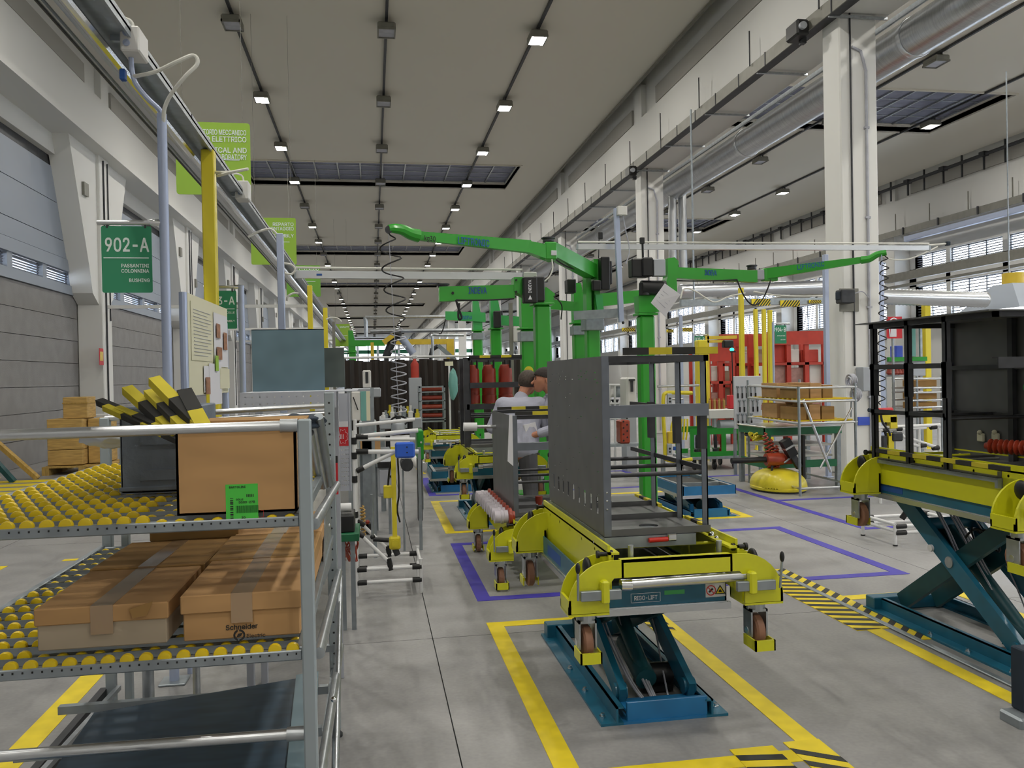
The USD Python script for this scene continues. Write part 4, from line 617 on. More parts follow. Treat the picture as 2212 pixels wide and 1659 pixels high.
# ================================================================ THE TWO MEN
def blob(chains, refine=.018, it=8):
    """one continuous surface from chains of (point, radius) joints"""
    acc = []
    def sph(c, r): return manifold3d.Manifold.sphere(r, 14).translate(tuple(map(float, c)))
    for ch in chains:
        for (a, ra), (b, rb) in zip(ch, ch[1:]): acc.append(manifold3d.Manifold.batch_hull([sph(a, ra), sph(b, rb)]))
    m = manifold3d.Manifold.batch_boolean(acc, manifold3d.OpType.Add).refine_to_length(refine).to_mesh()
    t = trimesh.Trimesh(m.vert_properties[:, :3], m.tri_verts, process=True); trimesh.smoothing.filter_taubin(t, iterations=it); return t
def person(label, loc, heading, lean, turn, arms, legs, hairm, trm, head):
    """standing figure: x right, y ahead, z up before the heading is applied; lean bends the trunk forward"""
    t = T('person', label, 'person', loc, rz=heading, local=True)
    hip = np.array([0, 0, .92]); cl, sl = math.cos(lean), math.sin(lean)
    def tr(x, u, f=0): return hip+np.array([x, u*sl+f*cl, u*cl-f*sl])       # u up the trunk, f forward
    sh = .49; neck = tr(0, sh+.05, .0); hd = neck+np.array(head); hn = unit(hd-neck)
    shL, shR = tr(-.19, sh-.03), tr(.19, sh-.03)
    chains = [[(tr(-.08, 0), .12), (tr(-.07, .22), .115), (tr(-.1, .4), .12)], [(tr(.08, 0), .12), (tr(.07, .22), .115), (tr(.1, .4), .12)], [(tr(-.1, .4), .12), (tr(.1, .4), .12)], [(tr(-.08, 0), .12), (tr(.08, 0), .12)], [(tr(0, .42), .1), (neck, .058), (neck+hn*.06, .056)], [(tr(-.1, .42), .1), (shL, .07)], [(tr(.1, .42), .1), (shR, .07)]]
    skull = [[(hd+np.array([0, -.015, .035]), .092), (hd+np.array([0, .02, -.01]), .085), (hd+np.array([0, .055, -.075]), .05)], [(neck+hn*.06, .056), (hd+np.array([0, -.01, -.02]), .075)], [(hd+np.array([0, .095, -.005]), .012), (hd+np.array([0, .122, -.03]), .014)]]
    for s in (-1, 1): skull.append([(hd+np.array([s*.088, -.005, .01]), .013), (hd+np.array([s*.09, -.012, -.025]), .01)])
    body, slv, hands, tro, shoes = list(chains)+skull, [], [], [], []
    for s, S, (el, wr, fd) in ((-1, shL, arms[0]), (1, shR, arms[1])):
        el, wr, fd = np.array(el), np.array(wr), unit(fd); ac = [[(S, .06), (el, .044)], [(el, .043), (wr, .029)]]; slv += [[(S, .078), (el, .06)], [(el, .058), (el*.35+wr*.65, .048)]]
        palm = wr+fd*.09; side = unit(np.cross(fd, [0, 0, 1.0])); up = np.cross(side, fd); ac += [[(wr, .028), (wr+fd*.05+side*.02, .02)], [(wr+fd*.05+side*.02, .02), (palm+side*.028, .013)], [(wr, .028), (wr+fd*.05-side*.02, .02)], [(wr+fd*.05-side*.02, .02), (palm-side*.028, .013)], [(palm-side*.028, .013), (palm+side*.028, .013)]]
        for k, L in enumerate((.068, .078, .072, .056)):
            o = palm+side*(.03-.02*k); k1 = o+fd*L*.5-up*.006; ac += [[(o, .0095), (k1, .009)], [(k1, .009), (k1+fd*L*.3-up*L*.45, .0078)]]
        o = wr+fd*.035+side*.03; k1 = o+side*.03+fd*.025; ac += [[(o, .014), (k1, .0105)], [(k1, .0105), (k1+fd*.03-up*.008, .0085)]]
        body += ac
    for s, (kn, an) in ((-1, legs[0]), (1, legs[1])):
        kn, an = np.array(kn), np.array(an); h = hip+np.array([s*.095, 0, -.02]); body += [[(h, .085), (kn, .055)], [(kn, .055), (an, .038)], [(an, .04), (an+np.array([s*.02, .13, -.045]), .028)]]
        tro += [[(h, .105), (kn, .078)], [(kn, .078), (an+np.array([0, 0, .02]), .068)]]; shoes += [[(an+np.array([0, -.03, -.035]), .05), (an+np.array([s*.02, .15, -.047]), .04)]]
    tro += [[(hip+np.array([-.095, 0, -.02]), .105), (tr(-.08, .03), .132)], [(hip+np.array([.095, 0, -.02]), .105), (tr(.08, .03), .132)], [(tr(-.08, .03), .132), (tr(.08, .03), .132)]]
    top = [[(tr(-.08, .02), .138), (tr(-.075, .22), .136), (tr(-.1, .4), .138)], [(tr(.08, .02), .138), (tr(.075, .22), .136), (tr(.1, .4), .138)], [(tr(-.1, .4), .138), (tr(.1, .4), .138)], [(tr(-.08, .02), .138), (tr(.08, .02), .138)], [(tr(-.08, .22), .134), (tr(.08, .22), .134)], [(tr(-.1, .42), .115), (shL, .085)], [(tr(.1, .42), .115), (shR, .085)], [(tr(0, .44), .1), (neck-hn*.01, .075)]]
    bm = blob(body, .016, 6); t.p('body', B().tm(bm), 'skin', smooth=True); t.p('shirt', B().tm(blob(top+slv, .02, 6)), 'shirt', smooth=True); t.p('trousers', B().tm(blob(tro, .024, 6)), trm, smooth=True); t.p('shoes', B().tm(blob(shoes, .02, 4)), 'shoe', smooth=True)
    t.p('collar', B().tube([neck-hn*.015+.07*np.array([math.cos(a), math.sin(a), 0])+np.array([0, 0, .012*math.sin(a)]) for a in np.linspace(0, 2*PI, 18)[:-1]], .016, 8, closed=True), 'shirt', smooth=True)
    hm = trimesh.creation.icosphere(4, 1.0); v = hm.vertices*[.1, .118, .105]; keep = (v[:, 2] > -.012+.35*np.maximum(v[:, 1]-.0, 0)+.0) | ((v[:, 1] < -.02) & (v[:, 2] > -.075)); f = hm.faces[keep[hm.faces].all(1)]; v = v*(1+.03*(meshkit.noise(v*60)[:, None]-.5))+hd+np.array([0, -.012, .028])
    sh_ = trimesh.Trimesh(v, f); sh_.remove_unreferenced_vertices(); o = np.asarray(sh_.vertices); inn = hd+(o-hd)*.9; e = trimesh.Trimesh(np.vstack([o, inn]), np.vstack([sh_.faces, sh_.faces[:, ::-1]+len(o)])); t.p('hair', B().tm(e), hairm, smooth=True)
    g = B()
    for s in (-1, 1): g.ball(hd+np.array([s*.034, .093, .012]), (.011, .006, .006), 1)
    t.p('eyes', g, 'ink'); t.p('eyebrows', B().tube([hd+np.array([-.05, .092, .03]), hd+np.array([-.02, .1, .034])], .005, 5).tube([hd+np.array([.05, .092, .03]), hd+np.array([.02, .1, .034])], .005, 5), hairm); t.p('mouth', B().tube([hd+np.array([-.022, .098, -.068]), hd+np.array([0, .105, -.066]), hd+np.array([.022, .098, -.068])], .0045, 5), 'dred')
    return t
person('man in a pale grey work shirt seen from behind, head bowed to the right', (1.42, 8.28, 0), -.42, .36, 0, (((-.3, .12, 1.12), (-.2, .36, 1.02), (.3, .8, -.2)), ((.27, .2, 1.1), (.12, .42, 1.05), (-.3, .8, -.1))), (((-.11, .02, .5), (-.13, -.02, .09)), ((.11, .06, .5), (.13, .02, .09))), 'hair2', 'trous', (.05, .1, .15))
person('dark-haired man in grey shirt and black trousers, seen in profile beside the grey frame', (1.9, 8.36, 0), 1.6, .18, 0, (((-.27, .1, 1.13), (-.16, .36, 1.05), (.2, .9, -.3)), ((.26, .14, 1.15), (.1, .38, 1.08), (-.2, .9, -.3))), (((-.11, .04, .5), (-.12, .0, .09)), ((.1, .05, .5), (.12, -.03, .09))), 'hair', 'trousk', (0, .09, .15))
single('document_folder', 'white papers held between the two men', 'papers', B().bar(at(1143, 915, y=8.2), at(1150, 946, y=8.2), .03, .13, up=(1, .3, 0)), 'paper')
# ================================================================ GREEN MANIPULATOR CRANES and what hangs between them
def column(t, x, y, w, zt, m='green'):
    t.p('base_plate', B().cbox(x-w*.95, x+w*.95, y-w*.95, y+w*.95, 0, .02, .004), m); t.p('column', B().cbox(x-w/2, x+w/2, y-w/2, y+w/2, .02, zt, w*.12), m); t.p('column_flange', B().cbox(x-w*.66, x+w*.66, y-w*.66, y+w*.66, zt, zt+.025, .004), m)
def arm(t, a, b, h0, h1, w0, w1, m, name='arm'):
    """tapering box arm"""
    a, b = np.asarray(a, float), np.asarray(b, float); d = unit(b-a); sd = unit(np.cross(d, [0, 0, 1])); u = np.array([0, 0, 1.0])
    v = [a-sd*w0/2-u*h0/2, a+sd*w0/2-u*h0/2, b+sd*w1/2-u*h1/2, b-sd*w1/2-u*h1/2, a-sd*w0/2+u*h0/2, a+sd*w0/2+u*h0/2, b+sd*w1/2+u*h1/2, b-sd*w1/2+u*h1/2]; return t.p(name, B().add(v, _CF), m, smooth=False)
def letters(t, txt, h, org, d, m='inkblue', under=None, w=None):
    d = unit(np.array([d[0], d[1], d[2]])); up = unit(np.array([0, 0, 1.0])-d*d[2]); t.p('lettering', B().text(txt, h, org, d, up, .002, maxw=w), m, smooth=False, under=under)
def hook_end(t, p, d, m): 
    d = unit(d); up = np.array([0, 0, 1.0]); pts = [p+d*0-up*.0, p+d*.1+up*.015, p+d*.2+up*.05, p+d*.3+up*.055, p+d*.36+up*.045]; t.p('swan_neck', B().tube(spline(pts, 4), np.linspace(.075, .045, 17), 10), m); t.p('cable_pulley', B().cyl(pts[-1]+np.array([0, -.03, -.01]), pts[-1]+np.array([0, .03, -.01]), .04), 'dark')
def controlbox(t, c, s, m='black', extra=True):
    c = np.asarray(c, float); s = np.asarray(s)/2; b = t.p('control_box', B().cbox(*np.c_[c-s, c+s].ravel(), .012), m)
    if extra: t.p('warning_print', B().prism([(c[0]-s[0]*.35, c[2]-s[2]*.75), (c[0]+s[0]*.2, c[2]-s[2]*.75), (c[0]-s[0]*.08, c[2]-s[2]*.4)], 'y', c[1]-s[1]-.003, c[1]-s[1]), 'paper', smooth=False, under=b); t.p('box_lettering', B().text('INDEVA', s[0]*.42, (c[0]+s[0]*.12, c[1]-s[1]-.001, c[2]-s[2]*.25), (0, 0, 1), (-1, 0, 0), .002, maxw=s[2]*1.0), 'paper', smooth=False, under=b)
# A: column behind the men, arm to the left
x, y = 2.05, 10.03; zt = at(1172, 660, y=y)[2]
t = T('crane', 'green column crane right behind the men, its short arm pointing left', 'crane', (x, y, 0)); column(t, x, y, .195, zt); A0 = y-.02
P = lambda px, py, yy=A0: at(px, py, y=yy)
hd = [P(1192, 655), P(1155, 655), P(1108, 630), P(1108, 600), P(1128, 600), P(1130, 620), P(1178, 622), P(1196, 636)]
t.p('swivel_head', B().prism([(q[0], q[2]) for q in hd], 'y', y-.1, y+.1), 'green', smooth=False); ab, ae = P(1110, 631), P(948, 636)
ap = arm(t, ab, ae, .165, .175, .14, .12, 'green'); letters(t, 'INDEVA', .075, P(1012, 634, y-.092), (1, 0, 0), w=.22, under=ap)
t.p('joint_disc', B().lathe(ae+[.05, 0, .085], (0, 0, 1), [(.06, 0), (.06, .02), (.08, .025), (.08, .04)], 16), 'dark'); t.p('bolt', B().cyl(ae+[.16, -.064, .01], ae+[.16, -.075, .01], .016).cyl(P(1112, 607)-[0, .1, 0], P(1112, 607)-[0, .115, 0], .012).cyl(P(1112, 632)-[0, .1, 0], P(1112, 632)-[0, .115, 0], .012), 'black')
controlbox(t, P(1144, 627, y-.16), (.17, .12, .31)); controlbox(t, P(1163, 625, y-.1), (.14, .1, .3), extra=False)
t.p('cable', B().tube(catenary(P(1110, 645, y-.1), P(985, 648, y-.1), .01), .01, 6).tube(spline([P(985, 648, y-.1), P(990, 665, y-.1), P(997, 685, y-.1), P(992, 690, y-.1), P(990, 680, y-.1), P(992, 655, y-.1)], 5), .014, 6).tube(spline([P(1196, 640, y-.1), P(1206, 648, y-.1), P(1214, 662, y-.1), P(1212, 690, y)], 5), .008, 5), 'cable')
# B: tall crane whose long lettered arm reaches left over the aisle
x, y = 3.07, 11.5; zt = at(1280, 684, y=y)[2]
t = T('crane', 'green column crane with the long lettered arm reaching left across the aisle', 'crane', (x, y, 0)); column(t, x, y, .19, zt); t.p('column_clamp', B().cbox(x-.13, x+.14, y-.14, y+.14, zt-.2, zt-.03, .01), 'rail')
h0 = at(1280, 588, y=y); jt = at(1190, 540, y=10.1); tip0 = at(905, 510, y=9.55)
t.p('swivel_head', B().box(x-.1, x-.03, y-.1, y+.1, zt+.02, zt+.75).box(x-.03, x+.03, y+.06, y+.1, zt+.02, zt+.5).box(x+.02, x+.1, y-.08, y+.1, zt+.02, zt+.8), 'green', smooth=False); t.p('spring_cover', B().prism([(x+.05, zt+.02), (x+.14, zt+.05), (x+.12, zt+.3), (x+.02, zt+.3)], 'y', y-.13, y-.09), 'mint', smooth=False)
a1 = arm(t, h0, jt, .2, .18, .16, .14, 'green', 'inner_arm'); t.p('joint_disc', B().lathe(jt+[-.03, 0, .1], (0, 0, 1), [(.07, 0), (.07, .03), (.085, .035), (.085, .05)], 16), 'dark'); t.p('joint_block', B().cbox(jt[0]-.09, jt[0]+.06, jt[1]-.09, jt[1]+.06, jt[2]-.13, jt[2]+.09, .015), 'green'); t.p('joint_plate', B().cbox(jt[0]-.02, jt[0]+.05, jt[1]-.1, jt[1]-.09, jt[2]-.08, jt[2]-.02, .002), 'alu')
dd = unit(tip0-jt); k0 = jt+dd*.3; a2 = arm(t, k0+[0, 0, .01], tip0, .15, .1, .09, .06, 'green', 'outer_arm'); arm(t, jt-[0, 0, .05], k0+[0, 0, .005]+dd*.03, .19, .14, .12, .09, 'green', 'outer_arm_root'); hook_end(t, tip0, dd, 'green')
bk = unit(-dd); letters(t, 'LIFTRONIC', .078, at(988, 526, y=at(988, 520, y=9.7)[1]-.06), bk, w=.41, under=a2); letters(t, 'kg30', .055, at(916, 519, y=9.5), bk, 'ink', w=.14, under=a2)
for c, s in ((at(1304, 592, y=y-.12), (.13, .2, .46)), (at(1312, 590, y=y-.05), (.1, .15, .33)), (at(1288, 617, y=y-.2), (.12, .1, .14)), (at(1232, 619, y=y+.4), (.13, .2, .2))): controlbox(t, c, s, extra=False)
t.p('antenna_box', B().cbox(*np.c_[at(1297, 509, y=y)-[.03, .02, .05], at(1297, 509, y=y)+[.03, .02, .05]].ravel(), .006).cyl(at(1294, 516, y=y), at(1293, 560, y=y), .007), 'black'); t.p('cable', B().tube(catenary(at(1200, 560, y=10.15), at(1250, 582, y=11), .03), .01, 6).tube(spline([at(1193, 558, y=10.1), at(1195, 575, y=10.1), at(1186, 596, y=10.1), at(1182, 605, y=10.1)], 5), .012, 6), 'cable'); t.p('white_hose', B().tube(spline([at(1192, 560, y=10), at(1194, 578, y=10), at(1188, 596, y=10), at(1176, 608, y=10)], 5), .01, 6), 'hose')
# coil cable and hoist hanging from the long arm
q0 = tip0+dd*.36+[0, 0, .0]; q1 = at(860, 706, y=q0[1]); q2 = at(862, 900, y=q0[1])
t = T('spiral_cable', 'long black spiral cable hanging from the tip of the lettered crane arm', 'spiral cable', tuple(q2)); t.p('stretched_coil', B().tube(helix(q0, q1, .115, 4.6, 16), .0085, 5), 'cable'); t.p('tight_coil', B().tube(helix(q1, q2, .085, 10, 14), .0075, 5), 'cableg'); t.p('lift_rope', B().tube([q0, q2-[0, 0, .02]], .004, 4), 'cableg')
b = q2-[0, 0, .02]; t = T('hoist_handle', 'grey round hoist head with a black hose loop under the spiral cable', 'hoist', tuple(b-[0, 0, .16])); t.p('housing', B().lathe(b-[.01, 0, .17], (0, 0, 1), [(.07, 0), (.08, .01), (.08, .1), (.06, .13), (.02, .15)], 16), 'grebox'); t.p('hose_loop', B().tube([b+[.09*math.cos(a), .03*math.sin(a), -.03+.05*math.sin(a)] for a in np.linspace(0, 2*PI, 20)], .011, 6), 'cable'); t.p('collar', B().cyl(b-[.01, 0, .01], b+[-.01, 0, .03], .03), 'dark'); t.p('side_grip', B().cbox(b[0]+.09, b[0]+.15, b[1]-.03, b[1]+.03, b[2]-.13, b[2]+.0, .02), 'black')
# D: crane right of the frame, arm to the right
x, y = 2.95, 8.8; zt = at(1394, 682, y=y)[2]; Y_ = y-.1
t = T('crane', 'green column crane beside the big grey frame, jointed arm reaching right', 'crane', (x, y, 0)); column(t, x, y, .165, zt); P = lambda px, py, yy=y: at(px, py, y=yy)
hd = [P(1376, 676), P(1374, 640), P(1425, 638), P(1437, 600), P(1437, 560), P(1452, 558), P(1460, 566), P(1460, 580), P(1456, 605), P(1458, 640), P(1440, 668), P(1412, 676)]; t.p('swivel_head', B().prism([(q[0], q[2]) for q in hd], 'y', y-.08, y+.08), 'green', smooth=False)
ab, ae = P(1455, 590), P(1632, 598); ap = arm(t, ab, ae, .12, .13, .1, .1, 'green', 'inner_arm'); letters(t, 'INDEVA', .055, P(1522, 594, y-.054), unit(ae-ab), w=.14, under=ap); t.p('joint_disc', B().lathe(P(1624, 582), (0, 0, 1), [(.05, 0), (.05, .03), (.06, .035), (.06, .045)], 16), 'dark'); t.p('joint_block', B().cbox(*np.c_[P(1640, 595)-[.05, .05, .05], P(1640, 595)+[.04, .05, .06]].ravel(), .006), 'cableg')
tp = at(1860, 562, y=8.25); js = P(1652, 592); bp = arm(t, js, tp, .12, .065, .08, .04, 'green', 'outer_arm'); t.p('arm_root', B().cbox(*np.c_[js-[.03, .05, .08], js+[.14, .05, .06]].ravel(), .01), 'green'); d2 = unit(tp-js)
pts = [tp, tp+d2*.08, tp+d2*.16+[0, 0, .035], tp+d2*.25+[0, 0, .04]]; t.p('swan_neck', B().tube(spline(pts, 4), np.linspace(.042, .03, 13), 10), 'green'); letters(t, 'LIFTRONIC', .05, at(1722, 583, y=8.5), d2, w=.28, under=bp)
for c, s in ((P(1380, 580, Y_), (.2, .14, .2)), (P(1395, 578, Y_-.02), (.12, .16, .2))): controlbox(t, c, s, extra=False)
t.p('power_supply', B().cbox(*np.c_[P(1422, 579, Y_-.05)-[.065, .05, .09], P(1422, 579, Y_-.05)+[.065, .05, .09]].ravel(), .006), 'grebox'); t.p('motor', B().cyl(P(1385, 622, Y_), P(1436, 622, Y_), .08).cyl(P(1392, 612, Y_), P(1392, 638, Y_), .06), 'black'); t.p('antenna_box', B().cbox(*np.c_[P(1387, 520)-[.025, .02, .035], P(1387, 520)+[.025, .02, .035]].ravel(), .005).cyl(P(1388, 526), P(1389, 562), .012), 'black')
t.p('cable', B().tube(catenary(P(1458, 606, y-.06), P(1592, 604, y-.06), .01), .008, 5).tube(catenary(P(1592, 604, y-.06), P(1665, 605, y-.06), .28), .008, 5), 'cable'); t.p('cable_bracket', B().bar(P(1664, 604, y-.04), P(1676, 592, y-.04), .03), 'green')
tip = pts[-1]; bb = at(1902, 875, y=tip[1]); t = T('spiral_cable', 'spiral cable hanging in front of the near white column, right crane arm', 'spiral cable', tuple(bb)); t.p('coil', B().tube(helix(tip-[.02, 0, .02], bb, .043, 15, 14), .006, 5), 'cable'); t.p('lift_rope', B().tube([tip-[.055, 0, .02], bb-[.035, 0, .1]], .006, 4), 'polebl')
t = T('hoist_handle', 'red-banded hoist grip below the right spiral cable, seen through the dark frame', 'hoist', tuple(bb-[0, 0, .3])); t.p('grip', B().cyl(bb-[.03, 0, .06], bb+[.13, 0, -.055], .028), 'poster'); t.p('handle', B().cyl(bb-[.14, 0, .05], bb-[.03, 0, .055], .02), 'navy'); t.p('hose', B().tube(spline([bb-[0, 0, .08], bb-[-.02, 0, .18], bb-[-.09, 0, .28], bb-[-.11, 0, .33]], 5), .012, 6), 'cable')
a = at(1438, 646, y=8.5); t = T('hanging_sheet', 'white paper sheet hung askew on the crane beside the big frame', 'paper', tuple(a)); e1 = unit(at(1470, 632, y=8.45)-at(1440, 612, y=8.5)); q = [at(1406, 654, y=8.5), at(1437, 684, y=8.5), at(1470, 636, y=8.42), at(1436, 612, y=8.45)]; n_ = np.array([0, .004, 0]); t.p('sheet', B().add([*q, *[v+n_ for v in q]], _CF), 'paper', smooth=False)
g = B()
for f in (.25, .4, .55, .7): s0 = q[0]*(1-f)+q[3]*f; s1 = q[1]*(1-f)+q[2]*f; g.bar(s0*.85+s1*.15-[0, .002, 0], s0*.25+s1*.75-[0, .002, 0], .004, .004)
t.p('print_lines', g, 'cableg')
# the smaller cranes behind
def small_crane(label, x, y, w, head_px, arms, m='mint', clamp=True):
    zt = at(head_px[0], head_px[1], y=y)[2]; t = T('crane', label, 'crane', (x, y, 0)); column(t, x, y, w, zt, 'green')
    if clamp: t.p('column_clamp', B().cbox(x-w*.62, x+w*.62, y-w*.62, y+w*.62, zt-.17, zt-.03, .006), 'rail')
    t.p('swivel_head', B().prism([(x-w*.5, zt+.02), (x+w*.5, zt+.02), (x+w*.5, zt+.2), (x+w*.1, zt+.62), (x-w*.5, zt+.62)], 'y', y-w*.5, y+w*.5), m, smooth=False)
    for a, b, h in arms: arm(t, at(a[0], a[1], y=y-w*.3), at(b[0], b[1], y=y-w*.3), h, h*.9, h*.7, h*.6, m)
    return t
t = small_crane('green crane column left of the pair beyond the men, pale green arm to the left', 2.1, 16.8, .185, (1032, 716), [((1048, 686), (962, 682), .19)]); controlbox(t, at(1076, 690, y=16.2), (.17, .12, .34)); letters(t, 'INDEVA', .07, at(998, 690, y=16.6), (1, 0, 0), w=.2)
t.p('cable', B().tube(catenary(at(962, 690, y=16.5), at(948, 720, y=16.5), .1), .012, 5), 'cable')
t = small_crane('green crane column right of the pair beyond the men, pale green arm to the right', 2.09, 14.2, .18, (1072, 712), [((1080, 692), (1160, 697), .17)], clamp=False); t.p('drive_unit', B().cbox(*np.c_[at(1074, 690, y=14)-[.06, .06, .14], at(1074, 690, y=14)+[.06, .06, .14]].ravel(), .01), 'black')
small_crane('green crane column partly hidden behind the column next to the men', 2.16, 11.6, .2, (1140, 712), [((1150, 655), (1250, 663), .14)], 'green'); small_crane('green crane column left of and behind the long-armed crane', 3.13, 12.5, .19, (1251, 700), [((1262, 652), (1382, 640), .2)], 'green')
small_crane('small far green crane above the left end of the welding curtain', -.55, 24, .2, (757, 762), [((758, 742), (832, 741), .17)], 'green', False)
t = T('terminal_enclosure', 'white electrical enclosure between the cranes right of the men', 'enclosure', tuple(at(1123, 745, y=13.2))); c = at(1122, 722, y=13.2); t.p('body', B().cbox(c[0]-.1, c[0]+.1, c[1]-.05, c[1]+.05, c[2]-.12, c[2]+.12, .01), 'cream2'); t.p('mast', B().box(c[0]-.16, c[0]-.1, c[1], c[1]+.05, 0, c[2]+.5), 'fixture')
single('warning_disc', 'yellow disc hung beside the column left of the men', 'disc', B().lathe(at(1142, 801, y=10.9), (0, -1, 0), [(.06, 0), (.06, .02), (.03, .025)], 18), 'yellow')
# overhead aluminium bridges carrying hoses
def bridge(label, p, q, h=.09):
    t = T('overhead_rail', label, 'overhead rail', tuple((p+q)/2)); t.p('rail', B().bar(p, q, .06, h, up=(0, 0, 1)), 'alu'); t.p('air_pipe', B().tube([p+[0, -.02, h*.9], q+[0, -.02, h*.9]], .014, 6), 'hose'); t.p('end_cap', B().bar(p-unit(q-p)*.02, p, .07, h*1.1, up=(0, 0, 1)).bar(q, q+unit(q-p)*.02, .07, h*1.1, up=(0, 0, 1)), 'rail'); return t
t = bridge('pale overhead rail crossing from the busbar to the crane behind the men', at(640, 593, y=10.4), at(1128, 597, y=10.4)); t.p('blue_tape', B().box(*sorted((at(684, 593, y=10.4)[0], at(696, 593, y=10.4)[0])), 10.36, 10.44, at(690, 596, y=10.4)[2], at(690, 592, y=10.4)[2]), 'inkblue')
t.p('end_plug', B().cbox(*np.c_[at(1150, 597, y=10.4)-[.12, .05, .05], at(1150, 597, y=10.4)+[.05, .05, .05]].ravel(), .01), 'cream2')
bridge('long white overhead rail running right past the near column, above the cranes', at(1248, 533, y=11.2), at(2005, 536, y=11.2), .07); t = T('overhead_hose', 'thin white hose sagging behind the right crane arm to the window side', 'hose', tuple(at(1950, 560, y=11.4))); t.p('hose', B().tube(spline([at(1895, 548, y=11.3), at(1925, 560, y=11.3), at(1960, 560, y=11.3), at(1990, 550, y=11.3), at(2025, 533, y=11.3)], 5), .012, 6), 'hose'); t.p('hook', B().cbox(*np.c_[at(2047, 526, y=11.3)-[.03, .03, .03], at(2047, 526, y=11.3)+[.03, .03, .03]].ravel(), .006), 'navy'); t.p('tie', B().tube([at(2005, 530, y=11.3), at(2047, 526, y=11.3)], .015, 6), 'hose')
t = T('hanging_post', 'blue-grey post hanging between the cranes right of the men', 'post', tuple(at(1337, 695, y=10.95))); a, b = at(1331, 450, y=10.95), at(1342, 696, y=10.95); t.p('tube', B().bar(a, b, .065, .065, up=(0, 1, 0)), 'polebl'); t.p('clamp_arm', B().bar(at(1240, 682, y=11.2), at(1338, 676, y=11.0), .06, .12, up=(0, 0, 1)), 'rail'); t.p('junction_box', B().cbox(*np.c_[at(1342, 456, y=10.9)-[.06, .05, .06], at(1342, 456, y=10.9)+[.07, .05, .06]].ravel(), .006), 'cream2'); t.p('clamp_bolt', B().ball(at(1346, 697, y=10.85), .02, 1), 'black'); t.p('cable', B().tube(spline([at(1345, 462, y=10.9), at(1352, 500, y=10.9), at(1360, 540, y=10.9), at(1352, 570, y=10.9)], 5), .008, 5), 'cableg')
for lb, p, q, r in (('thin overhead pipe, upper of two above the welding curtain', at(790, 686, y=22), at(962, 684, y=22), .05), ('long overhead pipe just above the welding curtain', at(800, 716, y=19), at(1018, 713, y=19), .045), ('bent white pipe frame above the welding curtain', at(934, 724, y=18.2), at(1002, 724, y=18.2), .03)): single('overhead_pipe', lb, 'pipe', B().tube(spline([p-[0, 0, .5], p-[0, 0, .12], p, p+unit(q-p)*.2, q], 4) if 'bent' in lb or 'upper' in lb else [p, q], r, 8), 'galv')
# welding curtain and workplaces in the background
t = T('welding_curtain', 'dark brown welding curtain across the aisle behind the cranes', 'curtain', (1.5, 17.8, .4)); rg = random.Random(3); xa, xb = at(748, 780, y=17.8)[0], at(1166, 780, y=17.8)[0]; n = 24; zt = at(960, 775, y=17.8)[2]
for i in range(n): u = xa+(xb-xa)*i/n; t.p('strip', B().tube([(u+.07, 17.8+rg.uniform(-.03, .03), .45), (u+.08, 17.8, 1.2), (u+.075, 17.8+rg.uniform(-.02, .02), zt-.02*(i % 3))], [.13, .125, .12], 6), 'curtain')
t.p('top_rail', B().tube([(xa-.1, 17.8, zt+.05), (xb+.05, 17.8, zt+.05)], .025, 8), 'pvc'); t.p('rail_post', B().box(xa-.05, xa, 17.85, 17.9, 0, zt+.05).box(xb-.05, xb, 17.85, 17.9, 0, zt+.05), 'rail')
t = T('fume_arm', 'jointed grey fume extraction arm with a pale blue hose above the curtain', 'extraction arm', tuple(at(835, 770, y=18.6))); t.p('lower_tube', B().cyl(at(834, 772, y=18.6), at(852, 725, y=18.6), .09), 'dark'); t.p('upper_tube', B().cyl(at(868, 730, y=18.6), at(893, 764, y=18.6), .085), 'polebl'); t.p('elbow', B().ball(at(858, 722, y=18.6), .1), 'black'); t.p('yellow_bracket', B().bar(at(828, 740, y=18.5), at(850, 724, y=18.5), .1), 'gold'); t.p('stand', B().box(*sorted((at(834, 770, y=18.6)[0]-.05, at(834, 770, y=18.6)[0]+.05)), 18.55, 18.65, 0, at(834, 772, y=18.6)[2]), 'dark')
t = T('work_lamp', 'bent black and silver lamp arm above the middle of the curtain', 'lamp arm', tuple(at(932, 770, y=18.4))); t.p('arm', B().tube([at(930, 772, y=18.4), at(934, 755, y=18.4), at(946, 747, y=18.4)], .05, 8), 'dark'); t.p('head', B().bar(at(946, 746, y=18.4), at(984, 778, y=18.4), .14, .08), 'rail'); t.p('post', B().cyl([at(930, 772, y=18.4)[0], 18.4, 0], at(930, 772, y=18.4), .03), 'dark')
t = T('gantry', 'yellow gantry beam behind the welding curtain', 'gantry', tuple(at(975, 770, y=21))); t.p('beam', B().bar(at(830, 739, y=21), at(980, 738, y=21), .15, .13, up=(0, 0, 1)), 'gold'); p = at(972, 740, y=21); t.p('leg', B().box(p[0]-.09, p[0]+.09, 20.9, 21.1, 0, p[2]), 'gold'); p = at(804, 740, y=21); t.p('leg', B().box(p[0]-.04, p[0]+.04, 20.9, 21.1, 0, p[2]), 'gold')
c = at(896, 797, y=17.3); t = T('fire_extinguisher', 'red fire extinguisher on a grey stand in front of the curtain', 'fire extinguisher', (c[0], c[1], c[2]-.2)); t.p('cylinder', B().lathe(c-[0, 0, .18], (0, 0, 1), [(.08, 0), (.085, .02), (.085, .28), (.03, .36), (.03, .4)], 16), 'redp'); t.p('valve', B().cbox(*np.c_[c+[-.05, -.03, .2], c+[.05, .03, .26]].ravel(), .01), 'alu'); t.p('stand', B().cbox(c[0]-.13, c[0]+.13, c[1]-.1, c[1]+.1, 0, c[2]-.18, .01), 'grebox')
